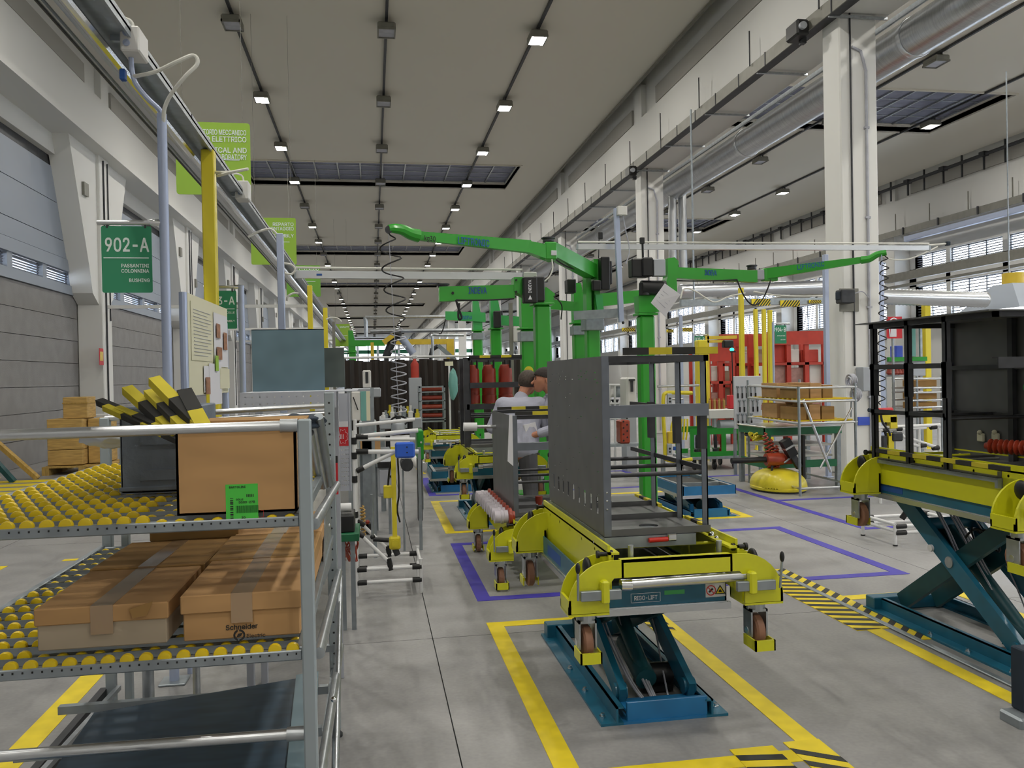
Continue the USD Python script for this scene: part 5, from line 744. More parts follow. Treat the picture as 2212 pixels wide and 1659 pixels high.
t = T('stock_rack', 'small metal rack of red-brown insulators in front of the curtain', 'rack', tuple(fl_ := at(937, 900, y=16.2)*[1, 1, 0])); xa, xb = at(905, 850, y=16.2)[0], at(962, 850, y=16.2)[0]; z0 = at(930, 912, y=16.2)[2]; z1 = at(930, 834, y=16.2)[2]; t.p('frame', B().box(xa, xa+.03, 16.2, 16.23, 0, z1).box(xb-.03, xb, 16.2, 16.23, 0, z1).box(xa, xa+.03, 16.6, 16.63, 0, z1).box(xb-.03, xb, 16.6, 16.63, 0, z1).box(xa, xb, 16.2, 16.23, z1-.03, z1).box(xa, xb, 16.2, 16.63, z0, z0+.03), 'rail')
for k in range(4): t.p('shelf', B().box(xa, xb, 16.2, 16.63, z0+.06+.17*k, z0+.075+.17*k), 'rail'); single('insulator_box', ['lowest', 'second', 'third', 'topmost'][k]+' row block of red-brown parts on the small rack before the curtain', 'parts', B().cyl((xa+.06, 16.3, z0+.13+.17*k), (xb-.06, 16.3, z0+.13+.17*k), .045), 'orange' if k % 2 else 'dred')
t = T('coat_stand', 'white post with a teal jacket hung on it before the curtain', 'coat stand', tuple(at(972, 890, y=16)*[1, 1, 0])); p = at(970, 790, y=16); t.p('post', B().cyl((p[0], 16, 0), p+[0, 0, .0], .02), 'pvc'); t.p('sign_plate', B().box(p[0]-.08, p[0]+.08, 15.99, 16.0, p[2], p[2]+.08), 'cream'); v = trimesh.creation.icosphere(3, 1.0); c = at(979, 830, y=15.95); t.p('jacket', B().add(v.vertices*[.09, .06, .28]*(1+.3*(meshkit.noise(v.vertices*2.2)[:, None]-.5))+c, v.faces), 'tealp')
# ================================================================ LEFT SIDE: busbar, signs, banners, boards, wall store
XB, ZB = -1.35, 3.44
t = T('busbar', 'double silver busbar running along the left aisle overhead', 'busbar', (XB, 25, ZB)); t.p('tray', B().box(XB-.05, XB+.13, -2, 75, ZB+.06, ZB+.075).box(XB+.115, XB+.13, -2, 75, ZB+.03, ZB+.1), 'rail', smooth=False); t.p('busbar_rail', B().cbox(XB-.13, XB-.07, -2, 75, ZB, ZB+.07, .012).box(XB-.145, XB-.13, -2, 75, ZB-.01, ZB+.08), 'alu'); t.p('air_pipe', B().tube([(XB-.02, -2, ZB-.005), (XB-.02, 75, ZB-.005)], .028, 8), 'chrome'); t.p('edge_strip', B().box(XB-.152, XB-.145, -2, 75, ZB-.02, ZB+.07), 'black', smooth=False)
for i in range(26): y = 1.3+2.45*i; t.p('cross_bracket', B().box(XB-.14, XB+.13, y, y+.03, ZB+.075, ZB+.1), 'rail', smooth=False)
for i in range(2, 7): y = 2.6+PIT*i; t.p('wall_arm', B().bar((XB-.1, y, ZB+.1), (-6.44, y, ZB+.1), .05, .08, up=(0, 0, 1)), 'white', smooth=False)
def sockets(label, y, px, py, w=.075):
    c = at(px, py, y=y); t = T('socket_box', label, 'socket box', tuple(c-[0, 0, w*.9])); t.p('body', B().cbox(c[0]-w*.8, c[0]+w*.5, y-.05, y+.14, c[2]-w*.9, c[2]+w*.9, .008), 'cream2'); t.p('socket', B().cyl((c[0]-w*.35, y-.056, c[2]+w*.35), (c[0]-w*.35, y-.05, c[2]+w*.35), .018).cyl((c[0]-w*.35, y-.056, c[2]-w*.35), (c[0]-w*.35, y-.05, c[2]-w*.35), .018), 'polebl'); t.p('feed_cable', B().tube(spline([c+[0, 0, w*.9], c+[-.02, 0, w*1.5], c+[-.1, 0, w*1.6], c+[-.14, 0, w*.6]], 5), .009, 6), 'hose'); t.p('bracket', B().box(c[0]-.12, c[0]-w*.7, y, y+.03, ZB+.03, ZB+.1), 'rail'); return c
sockets('white socket box on the busbar above the nearest sign pole', 4.75, 290, 90); sockets('grey socket box on the busbar beside the first lime banner', 8.6, 527, 412, .1)
# nearest pole: hoses and station sign 902-A
def signpole(label, px, ytop, ybot, Y, col='polebl', r=.026): p, q = at(px[0], ytop, y=Y), at(px[1], ybot, y=Y); t = T('sign_pole', label, 'pole', (q[0], Y, 0)); t.p('pole', B().tube([(q[0]+(q[0]-p[0])*0, Y, 0), (p[0]*.5+q[0]*.5, Y, p[2])], r, 12), col); t.p('foot_plate', B().cbox(q[0]-.07, q[0]+.07, Y-.07, Y+.07, 0, .012, .003), 'rail'); return t, (p[0]+q[0])/2, p[2]
t, xp, zp = signpole('pale blue pole with white hoses bending from its top, nearest on the left', (350, 362), 246, 830, 4.85)
t.p('air_hose', B().tube(spline([(xp, 4.85, zp-.05), at(346, 240, y=4.85), at(318, 212, y=4.8), at(293, 180, y=4.8), at(285, 150, y=4.8), at(283, 125, y=4.8)], 6), .014, 8), 'polebl'); t.p('loop_hose', B().tube(spline([(xp+.01, 4.84, zp-.05), at(356, 232, y=4.8), at(372, 200, y=4.75), at(400, 165, y=4.7), at(426, 138, y=4.7), at(418, 120, y=4.7), at(385, 132, y=4.7), at(335, 155, y=4.75), at(285, 166, y=4.8)], 6), .011, 8), 'hose'); t.p('valve', B().cbox(*np.c_[at(266, 162, y=4.8)-[.015, .02, .03], at(266, 162, y=4.8)+[.015, .02, .03]].ravel(), .005), 'inkblue')
def station_sign(label, Y, L, R, ztop, zbot, bar, texts, mt='gsign', back=False):
    a, b = at(L, ztop, y=Y), at(R, zbot, y=Y); t = T('station_sign', label, 'sign', ((a[0]+b[0])/2, Y, b[2])); w = b[0]-a[0]; h = a[2]-b[2]; r_ = .04*w
    t.p('plate', B().prism(sbox(a[0]+r_, b[2]+r_, b[0]-r_, a[2]-r_).buffer(r_, 4), 'y', Y-.002, Y+.004), mt, smooth=False)
    if bar: p, q = at(bar[0], bar[2], y=Y), at(bar[1], bar[2], y=Y); t.p('hanging_bar', B().cyl(p, q, .014), 'alu'); t.p('bar_fitting', B().cyl(q-[.05, 0, 0], q+[.02, 0, 0], .019), 'chrome'); t.p('clip', B().box(a[0]+.1*w, a[0]+.14*w, Y-.004, Y+.006, a[2]-.01, p[2]).box(b[0]-.14*w, b[0]-.1*w, Y-.004, Y+.006, a[2]-.01, p[2]), 'dark')
    ys = Y-.0025; g = B()
    for s, hh, u, v, mw, rt in texts: g.text(s, hh*h, (a[0]+u*w, ys, a[2]-v*h), (1, 0, 0), (0, 0, 1), .0012, maxw=mw*w, right=rt)
    return t, a, w, h, g, ys
t, a, w, h, g, ys = station_sign('green station sign 902-A hanging left of the nearest pale pole', 4.85, 218, 330, 488, 632, (210, 346, 481), [('902-A', .2, .05, .38, .9, False), ('PASSANTINI', .052, .94, .62, .56, True), ('COLONNINA', .052, .94, .7, .56, True), ('BUSHING', .05, .95, .84, .42, True)]); g.box(a[0]+.04*w, a[0]+.94*w, ys-.0012, ys, a[2]-.485*h, a[2]-.472*h); t.p('lettering', g, 'inkw', smooth=False); t.p('arm', B().cyl(at(346, 481, y=4.85), (xp, 4.85, at(346, 481, y=4.85)[2]), .012), 'alu')
t, xp, zp = signpole('second pale pole, carrying the partly hidden sign behind the yellow post', (521, 526), 617, 900, 7.25)
t, a, w, h, g, ys = station_sign('green station sign ending in 3-A, half hidden behind the paper board', 7.25, 440, 512, 628, 710, (440, 520, 620), [('903-A', .2, .05, .36, .9, False), ('CELLE', .05, .94, .6, .4, True), ('ASSEMBLY', .05, .94, .82, .5, True)]); g.box(a[0]+.04*w, a[0]+.94*w, ys-.0012, ys, a[2]-.485*h, a[2]-.472*h); t.p('lettering', g, 'inkw', smooth=False)
def post(label, px, y0, y1, Y, w, m, cat='post', nm='post_standing'): p, q = at(px, y0, y=Y), at(px+8, y1, y=Y); x = (p[0]+q[0])/2; t = T('post', label, cat, (x, Y, 0)); t.p('shaft', B().cbox(x-w/2, x+w/2, Y-w/2, Y+w/2, 0, p[2], w*.08), m); t.p('base', B().cbox(x-w*.8, x+w*.8, Y-w*.8, Y+w*.8, 0, .015, .003), m); return t
t = post('thick yellow post behind the paper board', 452, 325, 880, 7.0, .1, 'yellow'); t.p('hose', B().tube(spline([at(465, 372, y=7), at(495, 372, y=6.95), at(535, 365, y=6.9), at(500, 372, y=6.9), at(470, 380, y=7)], 6), .012, 6), 'hose')
post('silver grey pole by the second lime banner', 603, 505, 705, 9.2, .07, 'polebl'); post('thin yellow post beside the silver pole', 666, 617, 712, 12.5, .07, 'yellow'); post('short far yellow post under the busbar', 699, 665, 712, 16.0, .08, 'yellow'); post('thin far grey post right of the slate panel', 717, 695, 755, 15.0, .05, 'fixture')
for lb, p, Y in (('thin white hose arching to the silver pole by the second banner', [(536, 512), (560, 500), (585, 495), (600, 510), (602, 530)], 9.2), ('white hose ring at the end of the overhead rail', [(610, 568), (630, 572), (638, 582), (630, 592), (615, 590)], 10.2), ('thin white hose under the second banner', [(620, 650), (622, 640), (635, 633), (645, 634)], 10.5), ('far white hose beside the busbar end', [(705, 690), (715, 686), (730, 688), (738, 695)], 14)): single('air_hose', lb, 'hose', B().tube(spline([at(*q, y=Y) for q in p], 6), .014, 6), 'hose')
# lime department banners over the left aisle
BAN = [(11.0, 378, 543, 262, 422, ['LABORATORIO MECCANICO', 'ED ELETTRICO', 'MECHANICAL AND', 'ELECTRICAL LABORATORY'], 'nearest lime banner with four lines of white lettering over the left aisle', 'limesign'), (18.2, 541, 641, 470, 572, ['REPARTO', 'MONTAGGIO', 'ASSEMBLY'], 'second lime banner over the left aisle, behind the silver pole', 'limesign'), (30.0, 618, 693, 573, 641, ['COLLAUDO', 'TESTING'], 'third, darker green banner over the left aisle', 'limesign2'), (41.0, 722, 756, 700, 748, ['QUALITY'], 'farthest small lime banner by the end of the busbar', 'limesign')]
for Y, L, R, yt, yb, lines, lb, m in BAN:
    t, a, w, h, g, ys = station_sign(lb, Y, L, R, yt, yb, None, [], m)
    for i, s in enumerate(lines): g.text(s, .07*h if len(lines) > 2 else .08*h, (a[0]+.95*w, ys, a[2]-(.17+.095*i+(.055 if i > 1 else 0))*h), (1, 0, 0), (0, 0, 1), .004, maxw=.82*w if len(s) > 13 else .6*w, right=True)
    g.box(a[0]+.4*w, a[0]+.85*w, ys-.004, ys, a[2]-.52*h, a[2]-.505*h); t.p('lettering', g, 'inkw', smooth=False); t.p('suspension_wire', B().cyl((a[0]+.1*w, Y, a[2]), (a[0]+.1*w, Y, 9.3), .003).cyl((a[0]+.9*w, Y, a[2]), (a[0]+.9*w, Y, 9.3), .003), 'fixture')
# cream paper board along the aisle
p0, p1 = at(407, 740, y=5.0), at(492, 745, y=6.15); zt, zb_ = at(407, 632, y=5.0)[2], at(407, 855, y=5.0)[2]; d = unit((p1-p0)*[1, 1, 0]); n_ = np.array([d[1], -d[0], 0]); Lb = np.linalg.norm((p1-p0)[:2]); up = np.array([0, 0, 1.0])
t = T('notice_board', 'cream notice board covered with printed sheets beside the yellow post', 'notice board', (p0[0], p0[1], zb_))
def sheet(u0, u1, v0, v1, off, m, nm='sheet', under=None): o = p0*[1, 1, 0]+n_*off; q = lambda u, v: o+d*u*Lb+up*(zb_+v*(zt-zb_)); pts = [q(u0, v0), q(u1, v0), q(u1, v1), q(u0, v1)]; return t.p(nm, B().add([*pts, *[k-n_*.002 for k in pts]], _CF[:, ::-1]), m, smooth=False, under=under)
sheet(0, 1, 0, 1, 0, 'cream', 'backing_panel')
for i, (a_, m) in enumerate([((.05, .55, .35, .93), 'cream'), ((.58, .97, .3, .9), 'paper'), ((.3, .6, .02, .3), 'paper'), ((.42, .75, -.12, .33), 'paper'), ((.7, .98, .05, .28), 'cream')]): sheet(*a_, .004+.002*i, m)
for (u0, u1, v0, v1) in ((.62, .72, .62, .78), (.62, .76, .38, .52), (.82, .92, .5, .7), (.32, .42, .0, .18)): sheet(u0, u1, v0, v1, .015, 'photo', 'photo_print')
for i in range(14): sheet(.1, .5 if i % 3 else .42, .4+.035*i, .405+.035*i, .007, 'cableg', 'text_line')
sheet(.56, .64, .25, .42, .018, 'limesign', 'green_tag'); t.p('board_post', B().tube([(p0[0]-.02, p0[1]-.02, 0), (p0[0]-.02, p0[1]-.02, zt)], .022, 10), 'polebl'); t.p('board_post', B().tube([(p1[0]-.02, p1[1], 0), (p1[0]-.02, p1[1], zt-.1)], .022, 10), 'polebl')
# slate panels on the perforated shelf of the next rack
Y = 4.28; a, b = at(543, 712, y=Y), at(702, 843, y=Y)
t = T('metal_sheet', 'blue-grey metal sheet standing on the perforated shelf', 'metal sheet', ((a[0]+b[0])/2, Y, b[2])); t.p('sheet', B().box(a[0], b[0], Y, Y+.004, b[2], a[2]), 'slate', smooth=False); t.p('folded_rim', B().box(a[0], b[0], Y, Y+.03, a[2]-.003, a[2]), 'alu', smooth=False)
a2, b2 = at(700, 752, y=4.5), at(745, 836, y=4.5); single('metal_sheet', 'darker grey metal sheet standing right behind the blue-grey one', 'metal sheet', B().box(a2[0], b2[0], 4.5, 4.504, b2[2], a2[2]), 'slate2', smooth=False)
t = T('storage_rack', 'galvanised perforated rack standing behind the flow rack', 'rack', (-.4, 4.6, 0)); a, b = at(518, 849, y=4.2), at(727, 880, y=4.2); pl = sbox(a[0], b[2], b[0], a[2]); w = b[0]-a[0]; h = a[2]-b[2]
pl = pl.difference(unary_union([Point(a[0]+w*(.055+.075*i), b[2]+h*v).buffer(.0042, 3) for i in range(13) for v in (.3, .72)]))
t.p('perforated_apron', B().prism(pl, 'y', 4.198, 4.202), 'board', smooth=False); t.p('shelf', B().box(a[0], b[0]+.1, 4.2, 4.75, a[2]-.003, a[2]), 'board', smooth=False)
for x, y in ((a[0]+.02, 4.22), (b[0]-.03, 4.22), (a[0]+.02, 4.72), (b[0]-.03, 4.72)): t.p('post', B().cbox(x-.018, x+.018, y-.018, y+.018, 0, a[2], .003), 'board')
Yp = 5.3; a, b = at(731, 850, y=Yp), at(758, 1060, y=Yp); pl = sbox(a[0], b[2], b[0], a[2]); w = b[0]-a[0]; h = a[2]-b[2]; pl = pl.difference(unary_union([Point(a[0]+w*(.2+.2*i), b[2]+h*(.06+.045*j)).buffer(.004, 3) for i in range(4) for j in range(10)]))
t = T('perforated_panel', 'narrow perforated grey panel with a red printed card, right of the flow rack', 'panel', ((a[0]+b[0])/2, Yp, 0)); t.p('board', B().prism(pl, 'y', Yp-.002, Yp+.002), 'board', smooth=False); t.p('edge', B().box(b[0]-.002, b[0]+.006, Yp-.015, Yp+.002, b[2], a[2]).box(a[0]-.03, a[0]-.005, Yp-.02, Yp+.02, 0, a[2]), 'board', smooth=False)
c0, c1 = at(731, 923, y=Yp-.004), at(753, 963, y=Yp-.004); cp = t.p('red_card', B().box(c0[0], c1[0], Yp-.004, Yp-.002, c1[2], c0[2]), 'poster', smooth=False, label='red printed card'); cx, cz = (c0[0]+c1[0])/2, (c0[2]+c1[2])/2; g = B()
for k in (-1, 0, 1): g.box(cx-.01+k*.009-.002, cx-.01+k*.009+.002, Yp-.006, Yp-.004, cz-.014, cz+.014)
zz = [(cx+.033*math.cos(q)*(1 if i % 2 else .72)-.004, Yp-.005, cz+.05*math.sin(q)*(1 if i % 2 else .72)) for i, q in enumerate(np.linspace(0, 2*PI, 17))]; zz = [v for v in zz if c0[0] < v[0] < c1[0]]; g.tube(zz, .0012, 4); t.p('card_print', g, 'paper', under=cp); t.p('small_notice', B().box(c0[0], c1[0], Yp-.004, Yp-.002, c0[2]+.002, c0[2]+.035), 'paper', smooth=False)
r0, r1 = at(724, 1000, y=4.35), at(731, 1068, y=4.35); t = T('red_strip', 'narrow red and dark strip on the rack post', 'strip', tuple(r1)); t.p('strip', B().box(r0[0], r1[0], 4.35, 4.36, r1[2], r0[2]), 'poster', smooth=False); t.p('dark_top', B().box(r0[0], r1[0], 4.35, 4.36, r0[2], r0[2]+.035), 'ink', smooth=False)
# white lean-pipe stand with black joints
t = T('pipe_stand', 'white pipe stand with black joints beside the flow rack', 'pipe stand', (.1, 6.7, 0)); X0, X1, Yf, Yk = -.15, .335, 6.46, 6.95; rp = .0145
def pipe(a, b, r=rp): t.p('pipe', B().cyl(a, b, r, n=12), 'pvc')
def joint(c, d, L=.05): d = unit(d)*L; t.p('joint', B().cyl(np.asarray(c)-d/2, np.asarray(c)+d/2, .021, n=12), 'black')
zt = at(772, 930, y=Yf)[2]; pipe((X0, Yf, 0), (X0, Yf, zt)); pipe((X0, Yk, 0), (X0, Yk, zt+.06)); pipe((X1, Yf, 0), (X1, Yf, .26)); pipe((X1, Yk, 0), (X1, Yk, .26))
for z in (.1, .2):
    for y in (Yf, Yk): pipe((X0, y, z), (X1, y, z)); joint((X0+.04, y, z), (1, 0, 0), .07); joint((X1-.03, y, z), (1, 0, 0), .07)
    pipe((X1, Yf, z+.03), (X1, Yk, z+.03))
for y in (Yf, Yk):
    pipe((X0+.02, y, .48), (X0+.25, y, .24)); joint((X0+.03, y, .47), (1, 0, -.6), .07); joint((X0+.25, y, .23), (.2, 0, -1), .09)
for py, dz in ((938, .04), (970, 0)):
    z = at(772, py, y=Yf)[2]; z2 = at(900, py-(14 if py < 950 else 0), y=Yf)[2]; pipe((X0, Yf, z-.02), (X1+.0, Yf, z2-.02), .017); pipe((X0, Yk, z+.04), (X1, Yk, z2+.04), .015); joint((X0+.06, Yf, z-.02), (1, 0, 0), .09); joint((X0, Yf, z-.05), (0, 0, 1), .05)
pipe(at(782, 1012, y=Yf), at(855, 975, y=Yf), .016); joint(at(778, 1014, y=Yf), (1, 0, .5), .06); joint((X0, Yf, at(772, 1035, y=Yf)[2]), (0, 0, 1), .05); joint((X0, Yf, .62), (0, 0, 1), .045)
a, b = at(853, 956, y=Yf-.06), at(896, 988, y=Yf-.06); t = T('blue_box', 'blue plastic box with two screws on the white pipe stand', 'plastic box', ((a[0]+b[0])/2, Yf-.06, b[2])); t.p('box', B().cbox(a[0], b[0], Yf-.09, Yf-.02, b[2], a[2], .012), 'blue'); g = B()
for v in (.35, .7): g.cyl((a[0]+.6*(b[0]-a[0]), Yf-.092, b[2]+v*(a[2]-b[2])), (a[0]+.6*(b[0]-a[0]), Yf-.088, b[2]+v*(a[2]-b[2])), .006)
t.p('screw', g, 'ink')
Y = 6.75; t = T('torque_arm', 'slim yellow torque arm with a gearbox foot, right of the white pipe stand', 'tool arm', tuple(at(853, 1190, y=Y))); a, b = at(849, 965, y=Y), at(853, 1160, y=Y); t.p('tube', B().bar(a, b, .036, .036, up=(0, 1, 0)), 'yellow'); c = at(838, 1062, y=Y); t.p('switch_box', B().cbox(c[0]-.035, c[0]+.03, Y-.03, Y+.03, c[2]-.05, c[2]+.05, .006), 'yellow'); c = at(853, 1172, y=Y); t.p('gearbox', B().cbox(c[0]-.045, c[0]+.045, Y-.04, Y+.04, c[2]-.05, c[2]+.05, .012).cyl(c-[0, .05, 0], c+[0, .05, 0], .03), 'yellow'); t.p('chuck', B().cyl(c-[.0, 0, .05], c-[-.02, 0, .1], .025), 'dark'); t.p('handle_bar', B().cyl(at(806, 1165, y=Y), at(840, 1167, y=Y), .018).ball(at(805, 1160, y=Y), .02), 'black'); t.p('rod', B().cyl(at(803, 1068, y=Y), at(805, 1158, y=Y), .012), 'rail'); t.p('cable', B().tube(spline([at(859, 985, y=Y), at(862, 1060, y=Y), at(858, 1100, y=Y), at(864, 1128, y=Y)], 5), .008, 6).tube(spline([at(838, 1050, y=Y), at(842, 1010, y=Y), at(850, 985, y=Y)], 5), .009, 6), 'cable')
# cluttered workplaces along the left aisle
def case(name, label, cat, px0, px1, py0, py1, Y, dep, m, extra=None, b=.01):
    """a cabinet-like thing whose front fills the given pixels at depth Y"""
    a, c = at(px0, py0, y=Y), at(px1, py1, y=Y); z0 = max(c[2], 0.0); t = T(name, label, cat, ((a[0]+c[0])/2, Y+dep/2, z0)); t.p('body', B().cbox(a[0], c[0], Y, Y+dep, z0, a[2], b), m); return t, a[0], c[0], z0, a[2]
t, x0, x1, z0, z1 = case('cabinet', 'grey cabinet with a dark top strip behind the white pipe stand', 'cabinet', 815, 856, 996, 1072, 8.4, .4, 'grebox'); t.p('door', B().cbox(x0+.02, x1-.02, 8.385, 8.4, z0+.03, z1-.09, .004), 'cableg'); t.p('control_strip', B().box(x0, x1, 8.38, 8.4, z1-.07, z1-.01), 'black'); t.p('latch', B().cyl((x1-.05, 8.375, z0+.2), (x1-.05, 8.385, z0+.2), .012), 'ink')
t, x0, x1, z0, z1 = case('machine', 'grey-green machine with a flat top in the left aisle workplace', 'machine', 775, 815, 912, 1010, 9.2, .5, 'rackgrey'); t.p('chute', B().cbox(x0+.05, x1+.0, 9.15, 9.2, z1-.25, z1-.1, .01), 'tealp'); t.p('leg_pair', B().box(x0, x0+.05, 9.2, 9.25, 0, z0).box(x1-.05, x1, 9.2, 9.25, 0, z0), 'rail')
t, x0, x1, z0, z1 = case('work_table', 'long grey work table with small parts, left aisle background', 'table', 820, 912, 905, 925, 10.5, .8, 'grebox'); g = B(); r2 = random.Random(4)
for x in (x0+.03, x1-.03): t.p('leg', B().box(x-.03, x+.03, 10.52, 10.58, 0, z0), 'rail')
for i in range(16):
    x = x0+.05+(x1-x0-.1)*i/15; z = .05+r2.random()*.12; single('machine_part', f'small {"white grey dark olive".split()[i % 4]} part in place {i+1} from the left on the long grey work table', 'part', B().lathe((x, 10.6+r2.random()*.3, z1), (0, 0, 1), [(.03, 0), (.03, z*.5), (.015, z*.55), (.015, z)], 10), ['cream2', 'rail', 'dark', 'foamy'][i % 4])
t, x0, x1, z0, z1 = case('document_rack', 'whiteboard with teal binder strip on a post, left of the curtain', 'board', 758, 780, 846, 909, 7.8, .03, 'cream2'); t.p('teal_strip', B().box(x1, x1+.05, 7.8, 7.82, z0, z1), 'tealp'); t.p('cream_strip', B().box(x1+.05, x1+.085, 7.8, 7.82, z0, z1), 'cream'); t.p('post', B().box(x0-.04, x0, 7.8, 7.84, 0, z1+.03).box(x1+.09, x1+.12, 7.8, 7.84, 0, z1+.03), 'rail'); t.p('pen', B().cyl((x0+.02, 7.79, z1-.05), (x0+.06, 7.79, z0+.1), .005), 'ink')
t, x0, x1, z0, z1 = case('cylinder_unit', 'pale upright cylinder unit on a grey block before the curtain', 'machine', 783, 802, 800, 838, 9.0, .1, 'cream2'); t.p('block', B().cbox(x0-.12, x1+.1, 8.98, 9.2, z0-.1, z0, .01), 'grebox'); t.p('stand', B().box(x0-.02, x1+.02, 9.0, 9.15, 0, z0-.1), 'rail'); t.p('slot', B().box((x0+x1)/2-.015, (x0+x1)/2+.015, 8.995, 9.0, z0+.05, z1-.02), 'dark')
t, x0, x1, z0, z1 = case('green_machine', 'bright green machine side panel at the aisle edge', 'panel', 901, 916, 930, 993, 9.6, .35, 'green2'); t.p('bolt', B().cyl((x1-.03, 9.59, z0+.2), (x1-.03, 9.6, z0+.2), .012), 'chrome'); t.p('support', B().box(x0, x0+.05, 9.7, 9.9, 0, z0), 'dark')
t, x0, x1, z0, z1 = case('motor', 'black round motor under the blue box, on legs', 'motor', 868, 890, 992, 1016, 8.0, .22, 'black', b=.04); t.p('fins', B().cyl(((x0+x1)/2, 7.96, (z0+z1)/2), ((x0+x1)/2, 8.24, (z0+z1)/2), .06), 'dark'); t.p('bracket', B().box(x0, x1, 8.0, 8.2, z1, z1+.08), 'grebox'); t.p('leg', B().box(x0, x0+.02, 8.05, 8.07, 0, z0).box(x1+.06, x1+.09, 8.05, 8.08, 0, z1+.1), 'rail')
t, x0, x1, z0, z1 = case('cardboard_box', 'small tan carton on a shelf behind the white pipes', 'cardboard box', 778, 822, 945, 972, 9.0, .25, 'card', b=.004); t.p('shelf', B().box(x0-.1, x1+.1, 8.95, 9.4, z0-.02, z0), 'rail'); t.p('shelf_leg', B().box(x0-.1, x0-.07, 8.95, 8.98, 0, z0).box(x1+.07, x1+.1, 8.95, 8.98, 0, z0), 'rail')
t, x0, x1, z0, z1 = case('parts_bin', 'green and black parts bin low behind the rack', 'bin', 734, 766, 1115, 1150, 5.6, .3, 'black', b=.006); t.p('green_tray', B().cbox(x0-.02, x1+.03, 5.55, 5.95, z0-.05, z0, .004), 'greend'); t.p('white_roll', B().cyl((x0, 5.7, z1+.04), (x1-.02, 5.7, z1+.04), .03), 'pvc'); t.p('leg', B().box(x0, x0+.03, 5.6, 5.63, 0, z0-.05).box(x1-.03, x1, 5.6, 5.63, 0, z0-.05), 'rail')
g = B(); r2 = random.Random(9); c = at(752, 1178, y=5.9)
for i in range(14): a = r2.uniform(0, 6.28); g.tube(spline([c+[.0+.05*math.cos(a), .05*math.sin(a), .1], c+[.07*math.cos(a+1), .07*math.sin(a), .02], c+[.06*math.cos(a+2), .08*math.sin(a+1), -.1]], 4), .006, 5)
single('cable_coil', 'tangle of orange cable hanging low behind the flow rack', 'cable', g, 'orange'); c = at(785, 1130, y=6.9); single('hanging_chain', 'rusty chain hanging behind the white pipe stand', 'chain', B().tube(helix(at(783, 1092, y=7.0), at(785, 1160, y=7.0), .018, 9, 8), .007, 5), 'wood'); t, x0, x1, z0, z1 = case('drill', 'dark red hand tool hanging behind the white pipes', 'tool', 789, 799, 1125, 1145, 7.1, .06, 'dred', b=.012); t.p('handle', B().cbox(x0+.0, x1+.03, 7.1, 7.15, z0-.04, z0+.06, .01), 'black')
c0, c1 = at(888, 990, y=12.2), at(914, 1010, y=11.9); single('tube_roll', 'thick grey-white tube lying on the low teal lift', 'tube', B().cyl(c0, c1, .07), 'cream2')
# store along the left wall: plywood crates on a pallet, leaning boards
t = T('wooden_crate', 'plywood crate standing on the pallet by the left wall', 'crate', (-5.75, 16.8, .16)); x0, x1 = at(102, 960, y=16.5)[0], at(178, 960, y=16.5)[0]; zt = at(140, 905, y=16.5)[2]
for k in range(3): t.p('panel_board', B().cbox(x0, x1, 16.5, 17.2, .165+k*(zt-.165)/3+.004, .165+(k+1)*(zt-.165)/3-.004, .006), 'wood')
x2, x3 = at(138, 880, y=16.7)[0], at(190, 880, y=16.7)[0]; z2 = at(160, 858, y=16.7)[2]; t = T('wooden_crate', 'smaller plywood crate stacked on top of the pallet crate', 'crate', (x2, 16.8, zt)); t.p('box', B().cbox(x2, x3, 16.65, 17.15, zt+.002, z2, .008), 'wood'); t.p('lid_edge', B().box(x2-.01, x3+.01, 16.64, 17.16, z2-.12, z2-.1), 'wood2')
t = T('wooden_crate', 'plywood crate half hidden behind the pallet crate', 'crate', (x1+.2, 17.4, .16)); t.p('box', B().cbox(x1+.02, x1+.32, 16.75, 17.5, .165, zt-.02, .01), 'wood')
t = T('pallet', 'pale wooden pallet under the plywood crates', 'pallet', (x0+.5, 16.8, 0))
for i in range(6): t.p('deck_board', B().box(x0-.05, x1+.5, 16.35+i*.22, 16.35+i*.22+.16, .13, .155), 'wood2', smooth=False)
for i in range(3): t.p('bearer', B().box(x0-.05+i*.62, x0+.07+i*.62, 16.35, 17.62, .0, .13), 'wood2', smooth=False)
for i, (lb, pa, pb) in enumerate([('dark green board leaning on the left wall, left one', (20, 945), (30, 1042)), ('dark brown board leaning on the left wall, right one', (62, 948), (82, 1035))]):
    q = at(pb[0], pb[1], z=0.0); q[0] = max(q[0], -6.6); x = q[0]; t = single('leaning_board', lb, 'board', B().bar((x, q[1], .01), (XL+.1, q[1]-.1, 1.15), .12, .07, up=(1, 0, 0)), 'teald' if i == 0 else 'wood2')
single('cardboard_sheet', 'pale cardboard panel leaning between the two dark boards', 'cardboard', B().bar((-6.45, 15.75, .01), (XL+.05, 15.65, 1.1), .4, .02, up=(1, 0, .4)), 'cardp'); x = at(205, 1000, y=19)[0]; t = T('white_cabinet', 'low white cabinet behind the crates by the column', 'cabinet', (x, 19, 0)); t.p('body', B().cbox(x-.15, x+.35, 18.8, 19.3, 0, 1.0, .01), 'cream2'); t.p('drawer', B().box(x-.14, x+.34, 18.79, 18.8, .55, .57).box(x-.14, x+.34, 18.79, 18.8, .3, .33), 'ink'); t.p('red_mark', B().box(x-.05, x+.05, 18.785, 18.79, .7, .8), 'poster')
c = at(230, 770, y=21.3); t = T('wall_sign', 'small red fire sign on the left column', 'sign', tuple(c)); t.p('plate', B().box(-6.41, -6.4, c[1]-.0, c[1]+.3, c[2]-.2, c[2]+.2), 'poster', smooth=False); t.p('print', B().box(-6.4, -6.397, c[1]+.04, c[1]+.26, c[2]-.1, c[2]+.12), 'gold', smooth=False)
